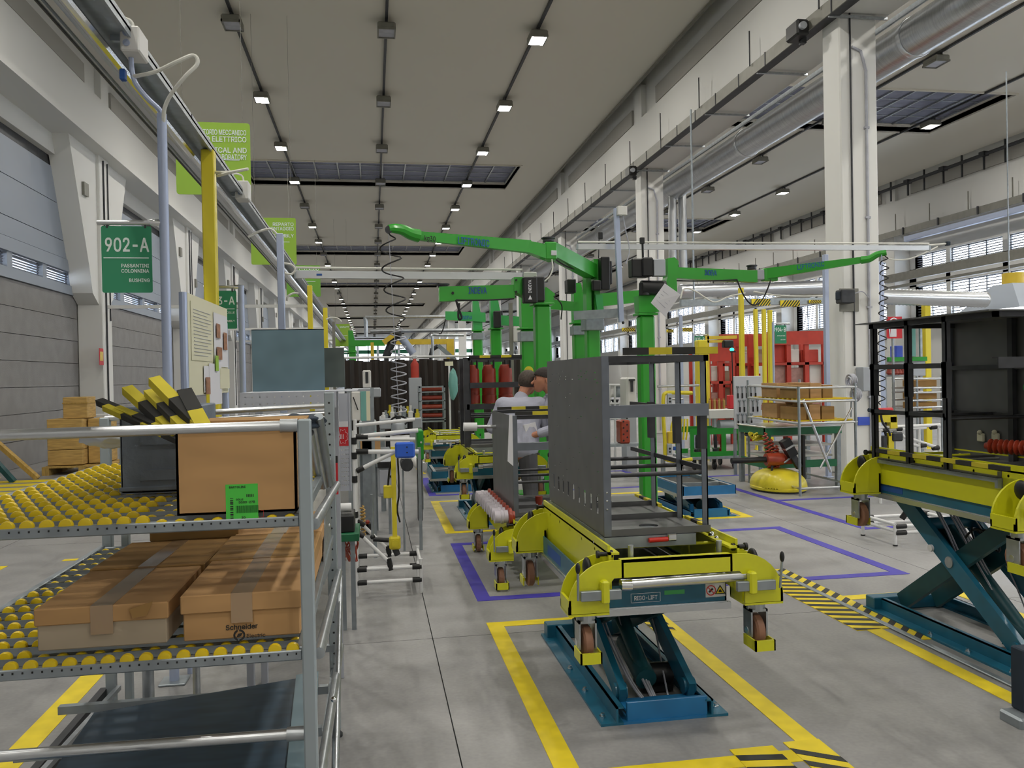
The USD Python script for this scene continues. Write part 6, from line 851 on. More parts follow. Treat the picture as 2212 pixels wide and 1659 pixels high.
t = T('tarpaulin', 'grey sheeted machine by the left column, seen under the paper board', 'machine', (-5.6, 19.5, 0)); a = at(470, 880, y=12); t.p('cover', B().cbox(-2.9, -2.2, 12, 12.8, 0, 1.1, .03), 'block'); t.p('top', B().cbox(-2.95, -2.15, 11.95, 12.85, 1.1, 1.14, .01), 'rail')
# ================================================================ RIGHT SIDE: workplaces by the near column and the window bay behind
def frac(n, label, cat, px0, px1, py0, py1, Y, dep, m, b=.008, floor=False):
    a, c = at(px0, py0, y=Y), at(px1, py1, y=Y); z0 = 0.0 if floor else max(c[2], 0.0); t = T(n, label, cat, ((a[0]+c[0])/2, Y+dep/2, z0)); t.p('body', B().cbox(a[0], c[0], Y, Y+dep, z0, a[2], b), m); return t, a[0], c[0], z0, a[2]
# roller rack with cartons before the near column
Y0r, Y1r = 10.35, 11.6; xa, xb = at(1668, 960, y=11.5)[0], at(1838, 960, y=10.9)[0]; xm = at(1727, 960, y=10.2)[0]
t = T('flow_rack', 'small aluminium roller rack with cartons before the near white column', 'flow rack', (xm+.5, 10.8, 0)); z1, z2 = at(1727, 962, y=10.3)[2], at(1727, 919, y=10.3)[2]; z3 = at(1727, 838, y=10.3)[2]; x0, x1, ya, yb = xm, xm+.82, 10.2, 11.7
for x, y, zt in ((x0, ya, z3+.02), (x1-.02, ya, z3+.05), (x0, yb, z3+.1), (x1, yb, z3+.1)): t.p('post', B().cyl((x, y, 0), (x, y, zt), .018, n=10), 'rail')
for z in (.1, at(1727, 915, y=ya)[2], at(1727, 868, y=ya)[2]+.0, z3): t.p('front_rail', B().cyl((x0, ya, z), (x1, ya, z), .016, n=10), 'alu'); t.p('side_rail', B().cyl((x0, ya, z), (x0, yb, z+.02), .016, n=10).cyl((x1, ya, z), (x1, yb, z+.02), .016, n=10), 'alu'); t.p('rear_rail', B().cyl((x0, yb, z+.02), (x1, yb, z+.02), .016, n=10), 'alu')
t.p('diagonal_brace', B().cyl((x0+.07, ya+.02, z3-.15), (x0+.45, ya+.02, .3), .018), 'alu'); t.p('diagonal_brace', B().cyl((x1-.05, ya+.03, z3-.28), (x0+.3, ya+.03, .35), .014), 'alu')
D1, D2 = at(1727, 915, y=ya)[2]+.02, at(1727, 868, y=ya)[2]+.02
for z in (D1, D2):
    for i in range(11): y = ya+.06+i*.13; t.p('roller_strip', B().box(x0+.02, x1-.02, y, y+.05, z, z+.018), 'wheel', smooth=False)
k = 0
for z, rows in ((D1, ((.02, .16), (.2, .36), (.38, .56))), (D2, ((.02, .2), (.22, .38), (.4, .54)))):
    for j, (a, b) in enumerate(rows):
        for r_ in range(2): h = .17+.03*((j+r_) % 2); y = ya+.1+.55*r_; k += 1; c = T('carton', f"{['front', 'rear'][r_]} carton, {['left', 'middle', 'right'][j]} of the {'lower' if z == D1 else 'upper'} deck of the small roller rack", 'cardboard box', (x0+a, y, z+.018)); c.p('box', B().cbox(x0+a, x0+b, y, y+.45, z+.019, z+.02+h, .003), 'card' if (j+r_) % 2 else 'card2', smooth=False); c.p('tape', B().box(x0+(a+b)/2-.015, x0+(a+b)/2+.015, y, y+.45, z+.02+h, z+.021+h), 'tape', smooth=False)
t = T('hose_reel', 'grey coiled hose rolls hanging on the post of the small roller rack', 'hose', tuple(at(1840, 900, y=10.9)))
for q in ((1838, 822), (1848, 853)): c = at(*q, y=10.9); t.p('coil', B().tube(helix(c-[.05, 0, 0], c+[.05, 0, 0], .085, 4, 16), .014, 5), 'cableg')
t.p('hook_bar', B().cyl(at(1840, 818, y=10.9), (at(1840, 818, y=10.9)[0]-.02, 10.9, D1), .012), 'rail')
# yellow dome cover on the floor
xc, yc = at(1715, 1065, z=0)[0]-.05, 10.85; v = trimesh.creation.icosphere(4, 1.0); pts = v.vertices.copy(); keep = pts[:, 2] > -.02; f = v.faces[keep[v.faces].all(1)]; pts = np.sign(pts)*np.abs(pts)**np.array([.8, .8, .9]); pts = pts*[.33, .45, .24]
t = T('dome_cover', 'glossy yellow dome-shaped cover lying on the floor under the small roller rack', 'cover', (xc, yc, 0)); t.p('shell', B().add(pts+[xc, yc, .06], f), 'yellow', smooth=True); t.p('rim', B().lathe((0, 0, 0), (0, 0, 1), [(1.0, .02), (1.05, .03), (1.05, .06), (1.0, .07)], 32).tf(np.array([[.335, 0, 0, xc], [0, .455, 0, yc], [0, 0, 1, 0], [0, 0, 0, 1.0]])), 'yellow'); t.p('base', B().lathe((0, 0, 0), (0, 0, 1), [(.99, 0), (.99, .03)], 32).tf(np.array([[.335, 0, 0, xc], [0, .455, 0, yc], [0, 0, 1, 0], [0, 0, 0, 1.0]])), 'dark')
# green bench with red chain hoist, tool board, green trolley
t = T('work_bench', 'green-framed steel bench with a chain hoist hanging at its corner', 'bench', (5.9, 11.4, 0)); bx0, bx1, by0, by1 = 5.44, 6.5, 11.0, 11.85; zt = at(1655, 925, y=11.0)[2]
for x, y in ((bx0, by0), (bx0, by1), (bx1, by0), (bx1, by1)): t.p('leg', B().cbox(x-.035, x+.035, y-.035, y+.035, .0, zt-.02, .006), 'greend' if (x, y) == (bx0, by0) else 'rail')
t.p('top_frame', B().box(bx0-.04, bx1+.04, by0-.04, by0+.04, zt-.1, zt).box(bx0-.04, bx0+.04, by0, by1, zt-.1, zt).box(bx1-.04, bx1+.04, by0, by1, zt-.1, zt), 'greend', smooth=False); t.p('top_plate', B().cbox(bx0-.05, bx1+.05, by0-.05, by1+.05, zt, zt+.02, .004), 'alu'); t.p('lower_beam', B().box(bx0, bx1, by0-.03, by0+.03, .28, .38).box(bx0-.03, bx0+.03, by0, by1, .28, .38), 'greend', smooth=False)
for k in range(3): t.p('drawer_tray', B().cbox(bx0+.05, bx1-.05, by0+.05, by1-.05, .42+.15*k, .45+.15*k, .004), 'cream2')
t.p('hand_grip', B().cyl(at(1612, 938, y=11.7), at(1626, 938, y=11.5), .03), 'black'); c = at(1637, 938, y=11.3); single('cable_bunch', 'bunch of yellow cables lying in the green bench', 'cable', B().tube([c+[.1*math.sin(a*1.7), .08*math.cos(a), -.03+.05*math.sin(a*2.3)] for a in np.linspace(0, 14, 60)], .014, 5), 'yellow')
g = B()
for k in range(3): o = at(1655+8*k, 985, y=10.9); g.tube(helix(at(1652+12*k, 935+14*k, y=10.9), at(1668+6*k, 1035, y=10.9), .035, 12, 8), .012, 5)
single('chain', 'heap of orange-red lifting chain hanging at the bench corner', 'chain', g, 'orange'); t = T('chain_hoist', 'orange chain hoist drum on the green bench beam', 'hoist', tuple(at(1672, 995, y=10.8))); c = at(1672, 992, y=10.75); t.p('drum', B().cyl(c-[.12, 0, 0], c+[.12, 0, 0], .085), 'orange'); t.p('gear_case', B().cbox(*np.c_[c+[.12, -.07, -.07], c+[.26, .07, .07]].ravel(), .02), 'dred'); t.p('hook', B().tube(spline([c-[.03, 0, .08], c-[.03, 0, .18], c-[.0, 0, .23], c-[-.05, 0, .2]], 5), .016, 6), 'dark'); t.p('black_shaft', B().cyl(c-[.62, 0, 0], c-[.12, 0, 0], .04), 'black')
t = T('impact_tool', 'black and silver bolting tool standing tilted behind the bench', 'tool', tuple(at(1700, 1000, y=10.7))); a, b = at(1694, 950, y=10.65), at(1712, 985, y=10.65); t.p('body', B().bar(a, b, .11, .13), 'black'); t.p('stripe', B().bar(a*.6+b*.4, a*.5+b*.5, .12, .14), 'alu'); t.p('handle', B().bar(b, at(1727, 1010, y=10.65), .07, .08), 'dark'); t.p('strut', B().cyl(b, at(1694, 1000, y=10.65), .012), 'rail'); t.p('stand', B().box(*sorted((at(1731, 1010, y=10.65)[0], at(1736, 1010, y=10.65)[0])), 10.6, 10.7, 0, at(1731, 940, y=10.65)[2]), 'black')
t, x0, x1, z0, z1 = frac('tool_board', 'grey tool board with hanging spanners and drivers, right of the steel frame', 'tool board', 1585, 1646, 813, 925, 12.6, .03, 'toolb'); t.p('stand_leg', B().box(x0, x0+.04, 12.62, 12.66, 0, z0).box(x1-.04, x1, 12.62, 12.66, 0, z0), 'rail')
for i in range(14):
    u, v = (i % 5), i//5; x = x0+.06+u*.075+(.03 if v == 1 else 0); z = z1-.22-v*.22; tt = T('hand_tool', f"{['spanner', 'driver', 'plier', 'hammer'][i % 4]} on the grey tool board, row {v+1}, place {u+1} from the left", 'tool', (x, 12.57, z-.12)); tt.p('shaft', B().box(x-.006, x+.006, 12.575, 12.595, z-.05, z+.05), 'rail'); tt.p('grip', B().cyl((x, 12.585, z-.13), (x, 12.585, z-.05), .013, n=8), 'black'); tt.p('jaw', B().box(x-.02, x+.02, 12.575, 12.6, z+.04, z+.065), 'rail')
t = T('green_trolley', 'bright green low trolley on casters with cut-outs, seen right of the steel frame', 'trolley', (5.9, 13.6, 0)); x0, x1 = at(1492, 970, y=13.4)[0], at(1598, 970, y=13.4)[0]; z1 = at(1560, 925, y=13.4)[2]; z0 = at(1560, 985, y=13.4)[2]; pl = sbox(x0, z0, x1, z1)
for i in range(3): w_ = (x1-x0)/3; pl = pl.difference(sbox(x0+i*w_+.05, z0+.08, x0+(i+1)*w_-.03, z1-.1))
t.p('side_panel', B().prism(pl, 'y', 13.4, 13.42), 'green2', smooth=False); t.p('side_panel', B().prism(pl, 'y', 14.1, 14.12), 'green2', smooth=False); t.p('deck', B().cbox(x0-.05, x1+.05, 13.38, 14.14, z0-.05, z0, .006), 'rail')
for x in (x0+.08, (x0+x1)/2, x1-.08):
    for y in (13.45, 14.05): t.p('caster', B().lathe((x-.02, y, .075), (1, 0, 0), [(.03, 0), (.075, .005), (.075, .035), (.03, .04)], 14).box(x-.03, x+.03, y-.02, y+.02, .1, z0-.05), 'black')
for k in range(6): u = x0+.12+k*(x1-x0-.2)/6; single('machine_part', f'dark and white part in the green trolley, number {k+1} from the left', 'part', B().lathe((u, 13.7, z0), (0, 0, 1), [(.05, 0), (.05, .1), (.03, .12), (.03, .3), (.015, .36)], 10), ['cream2', 'dark', 'dred'][k % 3])
t, x0, x1, z0, z1 = frac('part_block', 'pale grey block resting on the green trolley', 'block', 1533, 1592, 886, 903, 13.6, .4, 'cream2'); t.p('motor', B().cyl((x0+.2, 13.7, z0-.12), (x0+.45, 13.7, z0-.12), .09).box(x0+.1, x0+.14, 13.65, 13.75, at(1560, 925, y=13.4)[2], z0), 'grebox')
t = T('tool_cart', 'trolley of copper-coloured windings and a red box behind the tool board', 'cart', tuple(at(1560, 900, y=14.6)*[1, 1, 0])); x0, x1 = at(1532, 870, y=14.6)[0], at(1590, 870, y=14.6)[0]; z = at(1560, 884, y=14.6)[2]; t.p('shelf', B().box(x0, x1, 14.6, 15.0, z-.03, z), 'rail'); t.p('leg', B().box(x0, x0+.03, 14.6, 14.63, 0, z).box(x1-.03, x1, 14.6, 14.63, 0, z), 'rail')
for i in range(7): x = x0+.05+i*(x1-x0-.2)/7; single('winding', f'copper winding number {i+1} from the left on the cart behind the tool board', 'part', B().lathe((x, 14.7, z+.0), (0, 0, 1), [(.025, 0), (.025, .16), (.012, .17), (.012, .2)], 10), 'orange' if i % 2 else 'wood2')
single('red_box', 'small red box at the right end of the windings cart', 'box', B().cbox(x1-.1, x1, 14.65, 14.8, z, z+.25, .01), 'poster')
# yellow tube frame with cables behind the steel frame
t = T('yellow_cable_stand', 'bent yellow tube frame with cables, seen through the big steel frame', 'tube frame', tuple(at(1460, 995, y=12.9)*[1, 1, 0])); Yq = 12.9; q = lambda px, py: at(px, py, y=Yq); t.p('tube', B().tube(spline([q(1495, 849), q(1450, 848), q(1437, 850), q(1433, 860), q(1433, 900), q(1436, 950), q(1437, 985), q(1441, 993), q(1460, 996), q(1495, 992)], 4), .032, 8), 'yellow')
for py in (862, 970): c = q(1443, py); t.p('socket_strip', B().cbox(c[0]-.03, c[0]+.05, Yq-.06, Yq-.01, c[2]-.09, c[2]+.09, .01), 'grebox'); t.p('socket_hole', B().cyl(c-[-.01, .062, .04], c-[-.01, .055, .04], .018).cyl(c-[-.01, .062, -.01], c-[-.01, .055, -.01], .018), 'ink')
g = B()
for k in range(6): g.tube(spline([q(1455+6*k, 905), q(1450+7*k, 925), q(1452+6*k, 950)], 5), .016, 5)
t.p('cable', g, 'yellow'); c = q(1452, 945); t.p('junction_box', B().cbox(c[0]-.08, c[0]+.08, Yq-.05, Yq+.05, c[2]-.1, c[2]+.1, .012), 'gold'); c = q(1456, 968); t.p('blue_tag', B().cbox(c[0]-.03, c[0]+.03, Yq-.06, Yq-.03, c[2]-.03, c[2]+.03, .004), 'inkblue'); t.p('stand', B().box(*sorted((q(1433, 900)[0]-.03, q(1433, 900)[0]+.03)), Yq+.03, Yq+.08, 0, q(1433, 990)[2]), 'rail'); t.p('cross_tube', B().cyl(q(1420, 835), q(1510, 832), .02).cyl(q(1447, 862), q(1475, 862), .02), 'alu')
t, x0, x1, z0, z1 = frac('machine', 'tall white press with a dark lever, seen through the big grey frame', 'machine', 1353, 1376, 815, 882, 13.5, .4, 'cream2', .03); t.p('lever', B().box((x0+x1)/2-.02, (x0+x1)/2+.02, 13.47, 13.5, z0+.28, z1-.05).box((x0+x1)/2-.05, (x0+x1)/2+.05, 13.46, 13.5, z1-.06, z1-.03), 'dark'); t.p('stand', B().box(x0, x1, 13.55, 13.85, 0, z0), 'grebox')
t = T('white_rack', 'white tube rack of machine parts, seen through the big frame', 'rack', tuple(at(1330, 985, y=14)*[1, 1, 0])); q = lambda px, py: at(px, py, y=14.0)
for px in (1316, 1328, 1350): t.p('upright', B().cyl(q(px, 832), q(px, 965)*[1, 1, 0], .02), 'pvc')
for py in (832, 872, 905): t.p('shelf_tube', B().cyl(q(1305, py), q(1352, py), .02).cyl(q(1305, py)+[0, .4, 0], q(1352, py)+[0, .4, 0], .02), 'pvc')
for k in range(5): c = q(1312+8*k, 846+(k % 2)*30); t.p('machine_part', B().lathe(c-[0, -.2, .1], (0, 0, 1), [(.07, 0), (.08, .05), (.05, .15), (.07, .2)], 10), ['dark', 'rail', 'cream2'][k % 3])
t, x0, x1, z0, z1 = frac('red_machine', 'red-orange perforated upright unit on a cart left of the green column', 'machine', 1340, 1362, 908, 958, 12.8, .25, 'orange', .02); g = B()
for k in range(8): g.cyl((x0+.05+.06*(k % 2), 12.795, z0+.05+.05*k), (x0+.05+.06*(k % 2), 12.8, z0+.05+.05*k), .014)
t.p('hole', g, 'ink'); t.p('cart', B().box(x0-.3, x1+.2, 12.75, 13.1, z0-.04, z0).box(x0-.28, x0-.24, 12.8, 12.84, 0, z0).box(x1+.14, x1+.18, 12.8, 12.84, 0, z0), 'rail')
# big yellow lift column and red shelving behind
post('broad yellow lift column behind the striped foam bar', 1511, 735, 832, 15.0, .19, 'yellow'); p, q = at(1598, 622, y=15.2), at(1604, 832, y=15.2)
for lb, px, y0, Y, w in (('tall yellow post, leftmost of four before the red shelving', 1598, 622, 15.2, .085), ('thinner yellow post, second of four before the red shelving', 1629, 668, 16.5, .075), ('yellow post, third of four before the red shelving', 1647, 668, 15.6, .07), ('yellow post, rightmost of four before the red shelving', 1660, 670, 14.6, .075)): post(lb, px, y0, 830, Y, w, 'yellow')
t = T('yellow_gantry', 'yellow double beam with black trolley left of the yellow posts', 'gantry', tuple(at(1555, 740, y=17))); t.p('beam', B().bar(at(1526, 730, y=17), at(1590, 728, y=17), .1, .07, up=(0, 0, 1)).bar(at(1526, 738, y=17), at(1576, 737, y=17), .1, .05, up=(0, 0, 1)), 'gold'); t.p('hoist_trolley', B().cbox(*np.c_[at(1572, 743, y=16.9)-[.1, .05, .08], at(1572, 743, y=16.9)+[.12, .1, .08]].ravel(), .02), 'black'); p = at(1526, 734, y=17); t.p('column', B().box(p[0]-.04, p[0]+.04, 16.95, 17.05, 0, p[2]+.1), 'gold')
t = T('signal_light', 'small glowing turquoise lamp on a black stalk before the red shelving', 'lamp', tuple(at(1581, 755, y=16.5))); c = at(1581, 755, y=16.5); t.p('bulb', B().ball(c, (.05, .04, .035)), 'screen'); t.p('stalk', B().cyl(c-[0, 0, .03], [c[0]+.02, c[1], 0], .012).cbox(*np.c_[c+[-.03, -.04, -.06], c+[.07, .04, -.03]].ravel(), .005), 'black')
def shelving(label, px0, px1, py0, py1, Y, nx, nz, dep=1.0):
    a, b = at(px0, py0, y=Y), at(px1, py1, y=Y); x0, x1, zt = a[0], b[0], a[2]; t = T('shelving', label, 'shelving', ((x0+x1)/2, Y+.5, 0))
    for i in range(nx+1): x = x0+(x1-x0)*i/nx; t.p('upright', B().box(x-.05, x+.05, Y, Y+.08, 0, zt).box(x-.05, x+.05, Y+dep, Y+dep+.08, 0, zt), 'redp', smooth=False)
    t.p('top_fascia', B().box(x0, x1, Y-.02, Y, zt-.3, zt), 'redp', smooth=False)
    for k in range(nz): z = .25+(zt-.5)*k/nz; t.p('shelf', B().box(x0, x1, Y, Y+dep, z, z+.06), 'redp', smooth=False)
    rr = random.Random(px0)
    for k in range(nz):
        z = .31+(zt-.5)*k/nz; x = x0+.1
        while x < x1-.3: w = rr.uniform(.2, .45); h = rr.uniform(.25, .55); t.p('stored_bin', B().cbox(x, x+w, Y+.1, Y+.6, z, z+h, .01), rr.choice(['redl', 'redl', 'cardp', 'cream2', 'redp'])); x += w+.05
    return t
shelving('long red steel shelving full of pale bins right of the yellow posts', 1664, 1784, 716, 900, 17.5, 3, 4); shelving('red steel shelving seen between the yellow posts', 1560, 1664, 722, 900, 19.0, 3, 4); shelving('lower red steel shelving left of the turquoise lamp', 1530, 1585, 752, 900, 18.0, 2, 3)
t, a, w, h, g, ys = station_sign('green station sign 904-B hanging before the red shelving', 14.2, 1673, 1699, 703, 742, (1668, 1703, 699), [('904-B', .22, .05, .34, .9, False), ('ATTUATORI', .06, .9, .6, .8, True), ('ACTUATOR', .06, .9, .82, .4, True)]); t.p('lettering', g, 'inkw', smooth=False); t.p('post', B().cyl((a[0]-.03, 14.2, 0), (a[0]-.03, 14.2, a[2]+.06), .02), 'polebl')
t, a, w, h, g, ys = station_sign('green station sign 905-B beside the broad yellow column', 16.0, 1500, 1523, 726, 758, (1497, 1527, 723), [('905-B', .24, .05, .34, .9, False), ('BOBINE', .07, .9, .62, .6, True), ('COIL', .07, .9, .84, .5, True)]); t.p('lettering', g, 'inkw', smooth=False); t.p('post', B().cyl((a[0]-.03, 16.0, 0), (a[0]-.03, 16.0, a[2]+.06), .02), 'polebl')
post('thin pale pole at the left edge of the near column', 1781, 550, 860, 11.9, .07, 'polebl'); post('pale pole behind the right spiral cable', 1897, 566, 830, 12.2, .1, 'polebl', 'post'); post('pale pole by the second column', 1467, 680, 760, 17.0, .06, 'polebl')
for i, (l, r) in enumerate(((1624, 1664), (1686, 1728), (1748, 1774), (1440, 1455), (1472, 1496), (1344, 1372))):
    Y = 16.8 if i < 3 else 22.0 if i < 5 else 24.0; y0, y1 = ((646, 660), (649, 662), (648, 655), (712, 718), (708, 716), (708, 716))[i]; a, b = at(l, y0, y=Y), at(r, y1, y=Y); t = T('hazard_plate', 'black and yellow striped plate on the overhead bridge, '+['leftmost of the near three', 'middle of the near three', 'rightmost of the near three', 'left one of the far pair', 'right one of the far pair', 'farthest, left of the right-hand crane column'][i], 'warning plate', tuple(b)); w = b[0]-a[0]; h = a[2]-b[2]; t.p('plate', B().box(a[0], b[0], Y, Y+.02, b[2], a[2]), 'line', smooth=False)
    for k in range(7): x = a[0]+w*k/7; pl = Polygon([(x, b[2]), (x+w*.07, b[2]), (x+w*.07+h*.8, a[2]), (x+h*.8, a[2])]).intersection(sbox(a[0], b[2], b[0], a[2])); t.p('black_stripe', B().prism(pl, 'y', Y-.004, Y), 'hblack', smooth=False)
a, b = at(1470, 655, y=16.9), at(1792, 650, y=16.9); single('overhead_rail', 'grey overhead bridge beam carrying the striped plates', 'overhead rail', B().bar(a, b, .12, .14, up=(0, 0, 1)).cyl(b, [b[0], 16.9, 7.2], .02).cyl([a[0]+.3, 16.9, a[2]], [a[0]+.3, 16.9, 7.2], .02), 'rail')
for lb, pts, Y in (('thin white hoses meeting in a V below the crane arm', [(1470, 645), (1478, 624), (1500, 628), (1535, 650), (1552, 651), (1575, 640), (1610, 633)], 15), ('thin white cable crossing below the right crane arm', [(1628, 630), (1680, 638), (1740, 640), (1790, 638)], 13)): single('air_hose', lb, 'hose', B().tube(spline([at(*q, y=Y) for q in pts], 6), .014, 6), 'hose')
# things fixed to the near column
c = at(1797, 640, y=12.05); t = T('switch_box', 'dark grey and blue control box on the near white column', 'control box', (7.3, 12.0, c[2]-.2)); yb_ = 12.0; a, b = at(1783, 622, y=11.95), at(1811, 672, y=11.95); t.p('back_plate', B().cbox(7.18, 7.5, 12.02, 12.05, b[2], a[2], .005), 'fixture'); a, b = at(1786, 626, y=11.9), at(1803, 655, y=11.9); t.p('box', B().cbox(7.1, 7.34, 11.85, 12.02, b[2], a[2], .015), 'dark'); t.p('blue_face', B().cbox(7.09, 7.1, 11.87, 12.0, b[2]+.06, a[2]-.03, .003), 'navy'); t.p('cable', B().tube(spline([(7.4, 12.0, a[2]-.05), (7.55, 12.0, a[2]-.02), (7.66, 12.0, a[2]-.12)], 5), .008, 5), 'cableg')
a, b = at(1853, 901, y=12.04), at(1880, 918, y=12.04); single('blue_plate', 'plain blue plate on the near white column behind the dark frame', 'plate', B().box(a[0], b[0]+.05, 12.03, 12.048, b[2], a[2]), 'bluesign', smooth=False)
a, b = at(1860, 793, y=11.9), at(1872, 845, y=11.9); t = T('enclosure', 'pale grey wall box low on the near white column', 'enclosure', tuple(b)); t.p('box', B().cbox(a[0], a[0]+.13, 11.85, 12.05, b[2], a[2], .01), 'grebox'); t.p('teal_plate', B().box(a[0]+.15, a[0]+.22, 12.0, 12.04, a[2]-.2, a[2]-.05), 'tealp')
a, b = at(1915, 684, y=13.2), at(1949, 731, y=13.2); t = T('fire_hose_sign', 'red fire hose reel sign behind the right spiral cable', 'sign', ((a[0]+b[0])/2, 13.2, b[2])); t.p('plate', B().box(a[0], b[0], 13.2, 13.21, b[2], a[2]), 'poster', smooth=False); w, h = b[0]-a[0], a[2]-b[2]; cx = a[0]+.45*w; g = B(); g.box(a[0]+.25*w, a[0]+.62*w, 13.195, 13.2, b[2]+.08*h, b[2]+.62*h); g.tube([(cx+.32*w*math.cos(q), 13.195, b[2]+.6*h+.32*h*math.sin(q)) for q in np.linspace(0, PI*1.1, 16)]+[(a[0]+.2*w, 13.195, b[2]+.08*h)], .012, 5); t.p('hose_symbol', g, 'paper', smooth=False); t.p('post', B().box(a[0]+.4*w, a[0]+.5*w, 13.21, 13.25, 0, a[2]), 'rail')
c = at(2185, 648, y=14); t = T('extraction_hood', 'blue-grey extraction hood with a bright underside at the right edge', 'hood', tuple(c)); a, b, e = at(2150, 668, y=14), at(2215, 668, y=14), at(2178, 612, y=14); x0, x1 = a[0], b[0]+.5; t.p('hood', B().add([(x0, 13.4, a[2]), (x1, 13.4, a[2]), (x1, 15, a[2]), (x0, 15, a[2]), (e[0], 13.9, e[2]), (e[0]+.4, 13.9, e[2]), (e[0]+.4, 14.4, e[2]), (e[0], 14.4, e[2])], _CF), 'panelb', smooth=False); t.p('collar', B().cyl((e[0]+.2, 14.1, e[2]-.05), (e[0]+.2, 14.1, e[2]+.2), .2), 'gold'); t.p('light_panel', B().box(x0+.05, x1, 13.42, 14.9, a[2]-.03, a[2]), emitter('hood_light', 'ffffff', 3.0), smooth=False); t.p('suspension', B().cyl((e[0]+.1, 14.1, e[2]+.1), (e[0]+.1, 14.1, 7.2), .012), 'rail')
# green-topped workplace, racks and stool seen through the dark frame
t, x0, x1, z0, z1 = frac('workplace_shelf', 'bench back with a green top rail and brown boxes, behind the right spiral cable', 'bench', 1916, 2000, 772, 812, 14.5, .4, 'grebox'); t.p('green_rail', B().box(x0, x1, 14.45, 14.5, z1-.08, z1), 'green2'); t.p('leg', B().box(x0, x0+.05, 14.6, 14.65, 0, z0).box(x1-.05, x1, 14.6, 14.65, 0, z0), 'rail')
for k in range(5): c = at(1921+7*k, 798, y=14.4); single('brown_part', f'brown turned part number {k+1} from the left below the green rail', 'part', B().lathe(c-[0, 0, .1], (0, 0, 1), [(.03, 0), (.06, .03), (.04, .1), (.06, .15), (.03, .2)], 10), 'dred')
c = at(1940, 758, y=14.6); single('plastic_crate', 'pale blue box on the green-railed bench', 'box', B().cbox(c[0]-.07, c[0]+.07, 14.55, 14.75, z1, z1+.22, .01), 'bluesign'); post('yellow post behind the dark frame, before the windows', 1997, 660, 812, 15.5, .13, 'yellow'); post('pale thin post left of the yellow post behind the dark frame', 1985, 690, 830, 14.9, .05, 'rail')
t, x0, x1, z0, z1 = frac('hanging_sheet', 'teal translucent sheet hanging before the windows behind the dark frame', 'sheet', 1958, 1979, 700, 770, 15.0, .02, 'tealp'); t.p('top_bar', B().cyl((x0-.05, 15.0, z1), (x1+.3, 15.0, z1), .015), 'rail')
t = T('shelf_rack', 'silver tube rack with brown cartons behind the dark frame', 'rack', tuple(at(1990, 900, y=12.8)*[1, 1, 0])); x0, x1 = at(1967, 850, y=12.8)[0], at(2034, 850, y=12.8)[0]
for x in (x0, x0+.12, x1): t.p('post', B().cyl((x, 12.8, 0), (x, 12.8, at(1980, 812, y=12.8)[2]), .018), 'rail')
for k, py in enumerate((818, 838, 848, 865, 880)):
    z = at(1990, py, y=12.8)[2]; t.p('shelf_tube', B().cyl((x0, 12.8, z), (x1, 12.8, z), .018).cyl((x0, 13.3, z), (x1, 13.3, z), .018), 'alu')
    if k in (1, 3, 4): z = at(1990, (838, 838, 838, 865, 886)[k], y=12.8)[2]; single('carton', ['', 'upper', '', 'middle', 'lower'][k]+' brown carton in the silver rack behind the dark frame', 'cardboard box', B().cbox(x0+.16, x1-.05, 12.85, 13.25, z+.02, z+.13, .005), 'card2', smooth=False)
t = T('pipe_stand', 'white pipe stand with black joints and a yellow tool arm behind the dark frame', 'pipe stand', tuple(at(1930, 985, y=9.0)*[1, 1, 0])); Yq = 9.4; q = lambda px, py: at(px, py, y=Yq)
for a, b, r in (((1895, 924), (2030, 918), .022), ((1895, 930), (2000, 924), .018), ((1935, 930), (1955, 945), .02), ((1968, 948), (2028, 968), .02), ((1965, 958), (2000, 968), .018)): t.p('pipe', B().cyl(q(*a), q(*b), r), 'pvc')
for px, py in ((1911, 928), (1940, 926), (2015, 922), (1992, 962), (2020, 967)): t.p('joint', B().cyl(q(px-5, py+1), q(px+7, py), .03), 'black')
for px in (1900, 1985, 2028): p = q(px, 925); t.p('pipe', B().cyl((p[0], Yq, 0), p, .018), 'pvc')
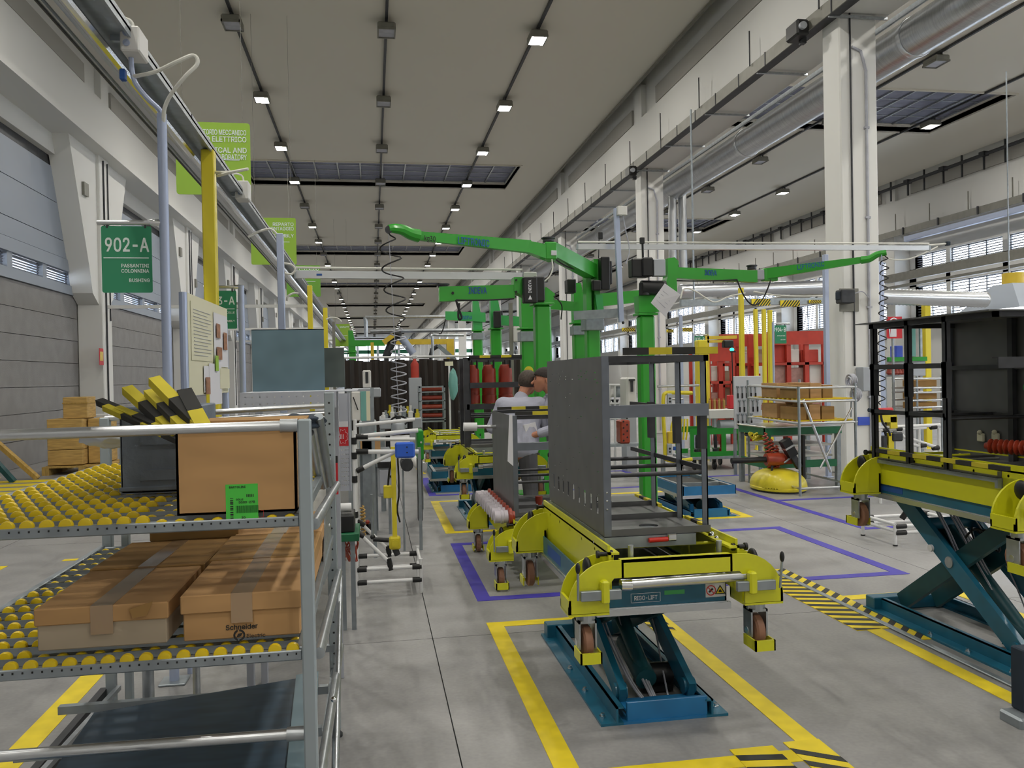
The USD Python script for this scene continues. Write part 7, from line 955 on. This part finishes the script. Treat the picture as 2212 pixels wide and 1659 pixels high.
t.p('yellow_arm', B().bar(q(1897, 903), q(1932, 903), .09, .1, up=(0, 0, 1)).bar(q(1926, 900), q(1927, 925), .09, .09).bar(q(1922, 935), q(1922, 985), .07, .07), 'yellow'); t.p('cable', B().tube(spline([q(1915, 905), q(1912, 930), q(1918, 960), q(1920, 985)], 5), .015, 5), 'cable'); t.p('tool', B().cbox(*np.c_[q(1936, 942)-[.08, .06, .06], q(1936, 942)+[.06, .06, .05]].ravel(), .015).cbox(*np.c_[q(1908, 955)-[.03, .04, .15], q(1908, 955)+[.03, .04, .08]].ravel(), .01), 'dark')
# low white pipe stool under the right trolley
t = T('pipe_stool', 'low white pipe stool with black joints on the floor under the right trolley', 'stool', (5.0, 7.4, 0)); X0, X1, Ya, Yb = 4.76, 5.42, 7.1, 7.62
for x in (X0, X1):
    for y in (Ya, Yb): t.p('leg', B().cyl((x, y, .01), (x, y, .2), .016), 'pvc'); t.p('foot', B().cyl((x, y, 0), (x, y, .012), .022), 'black')
for z in (.12, .18):
    for y in (Ya, Yb): t.p('pipe', B().cyl((X0, y, z), (X1, y, z), .017), 'pvc'); t.p('joint', B().cyl((X0+.0, y, z), (X0+.11, y, z), .023).cyl((X1-.1, y, z), (X1, y, z), .023), 'black')
    for x in (X0, X1): t.p('pipe', B().cyl((x, Ya, z+.02), (x, Yb, z+.02), .017), 'pvc'); t.p('joint', B().cyl((x, Yb-.08, z+.02), (x, Yb, z+.02), .023), 'black')
t.p('clip', B().bar((5.0, 7.35, .2), (5.04, 7.33, .27), .03, .05), 'black')
# posts of more workstations further down the right side, and the trolley corner cut by the frame's edge
t = T('lift_guard', 'dark blue post with a grey foot at the right edge of the picture', 'post', (3.1, 3.42, 0)); c = at(2206, 1480, y=3.45); t.p('post', B().cbox(c[0]-.015, c[0]+.06, 3.42, 3.5, at(2206, 1535, y=3.45)[2], at(2206, 1400, y=3.45)[2], .006), 'navy'); e = at(2195, 1560, y=3.4); t.p('foot', B().cbox(e[0]-.01, e[0]+.12, 3.36, 3.5, e[2]-.06, at(2206, 1535, y=3.45)[2], .01), 'rail'); t.p('yellow_block', B().cbox(e[0]+.01, e[0]+.1, 3.38, 3.46, .0, e[2]-.05, .006), 'yellow')
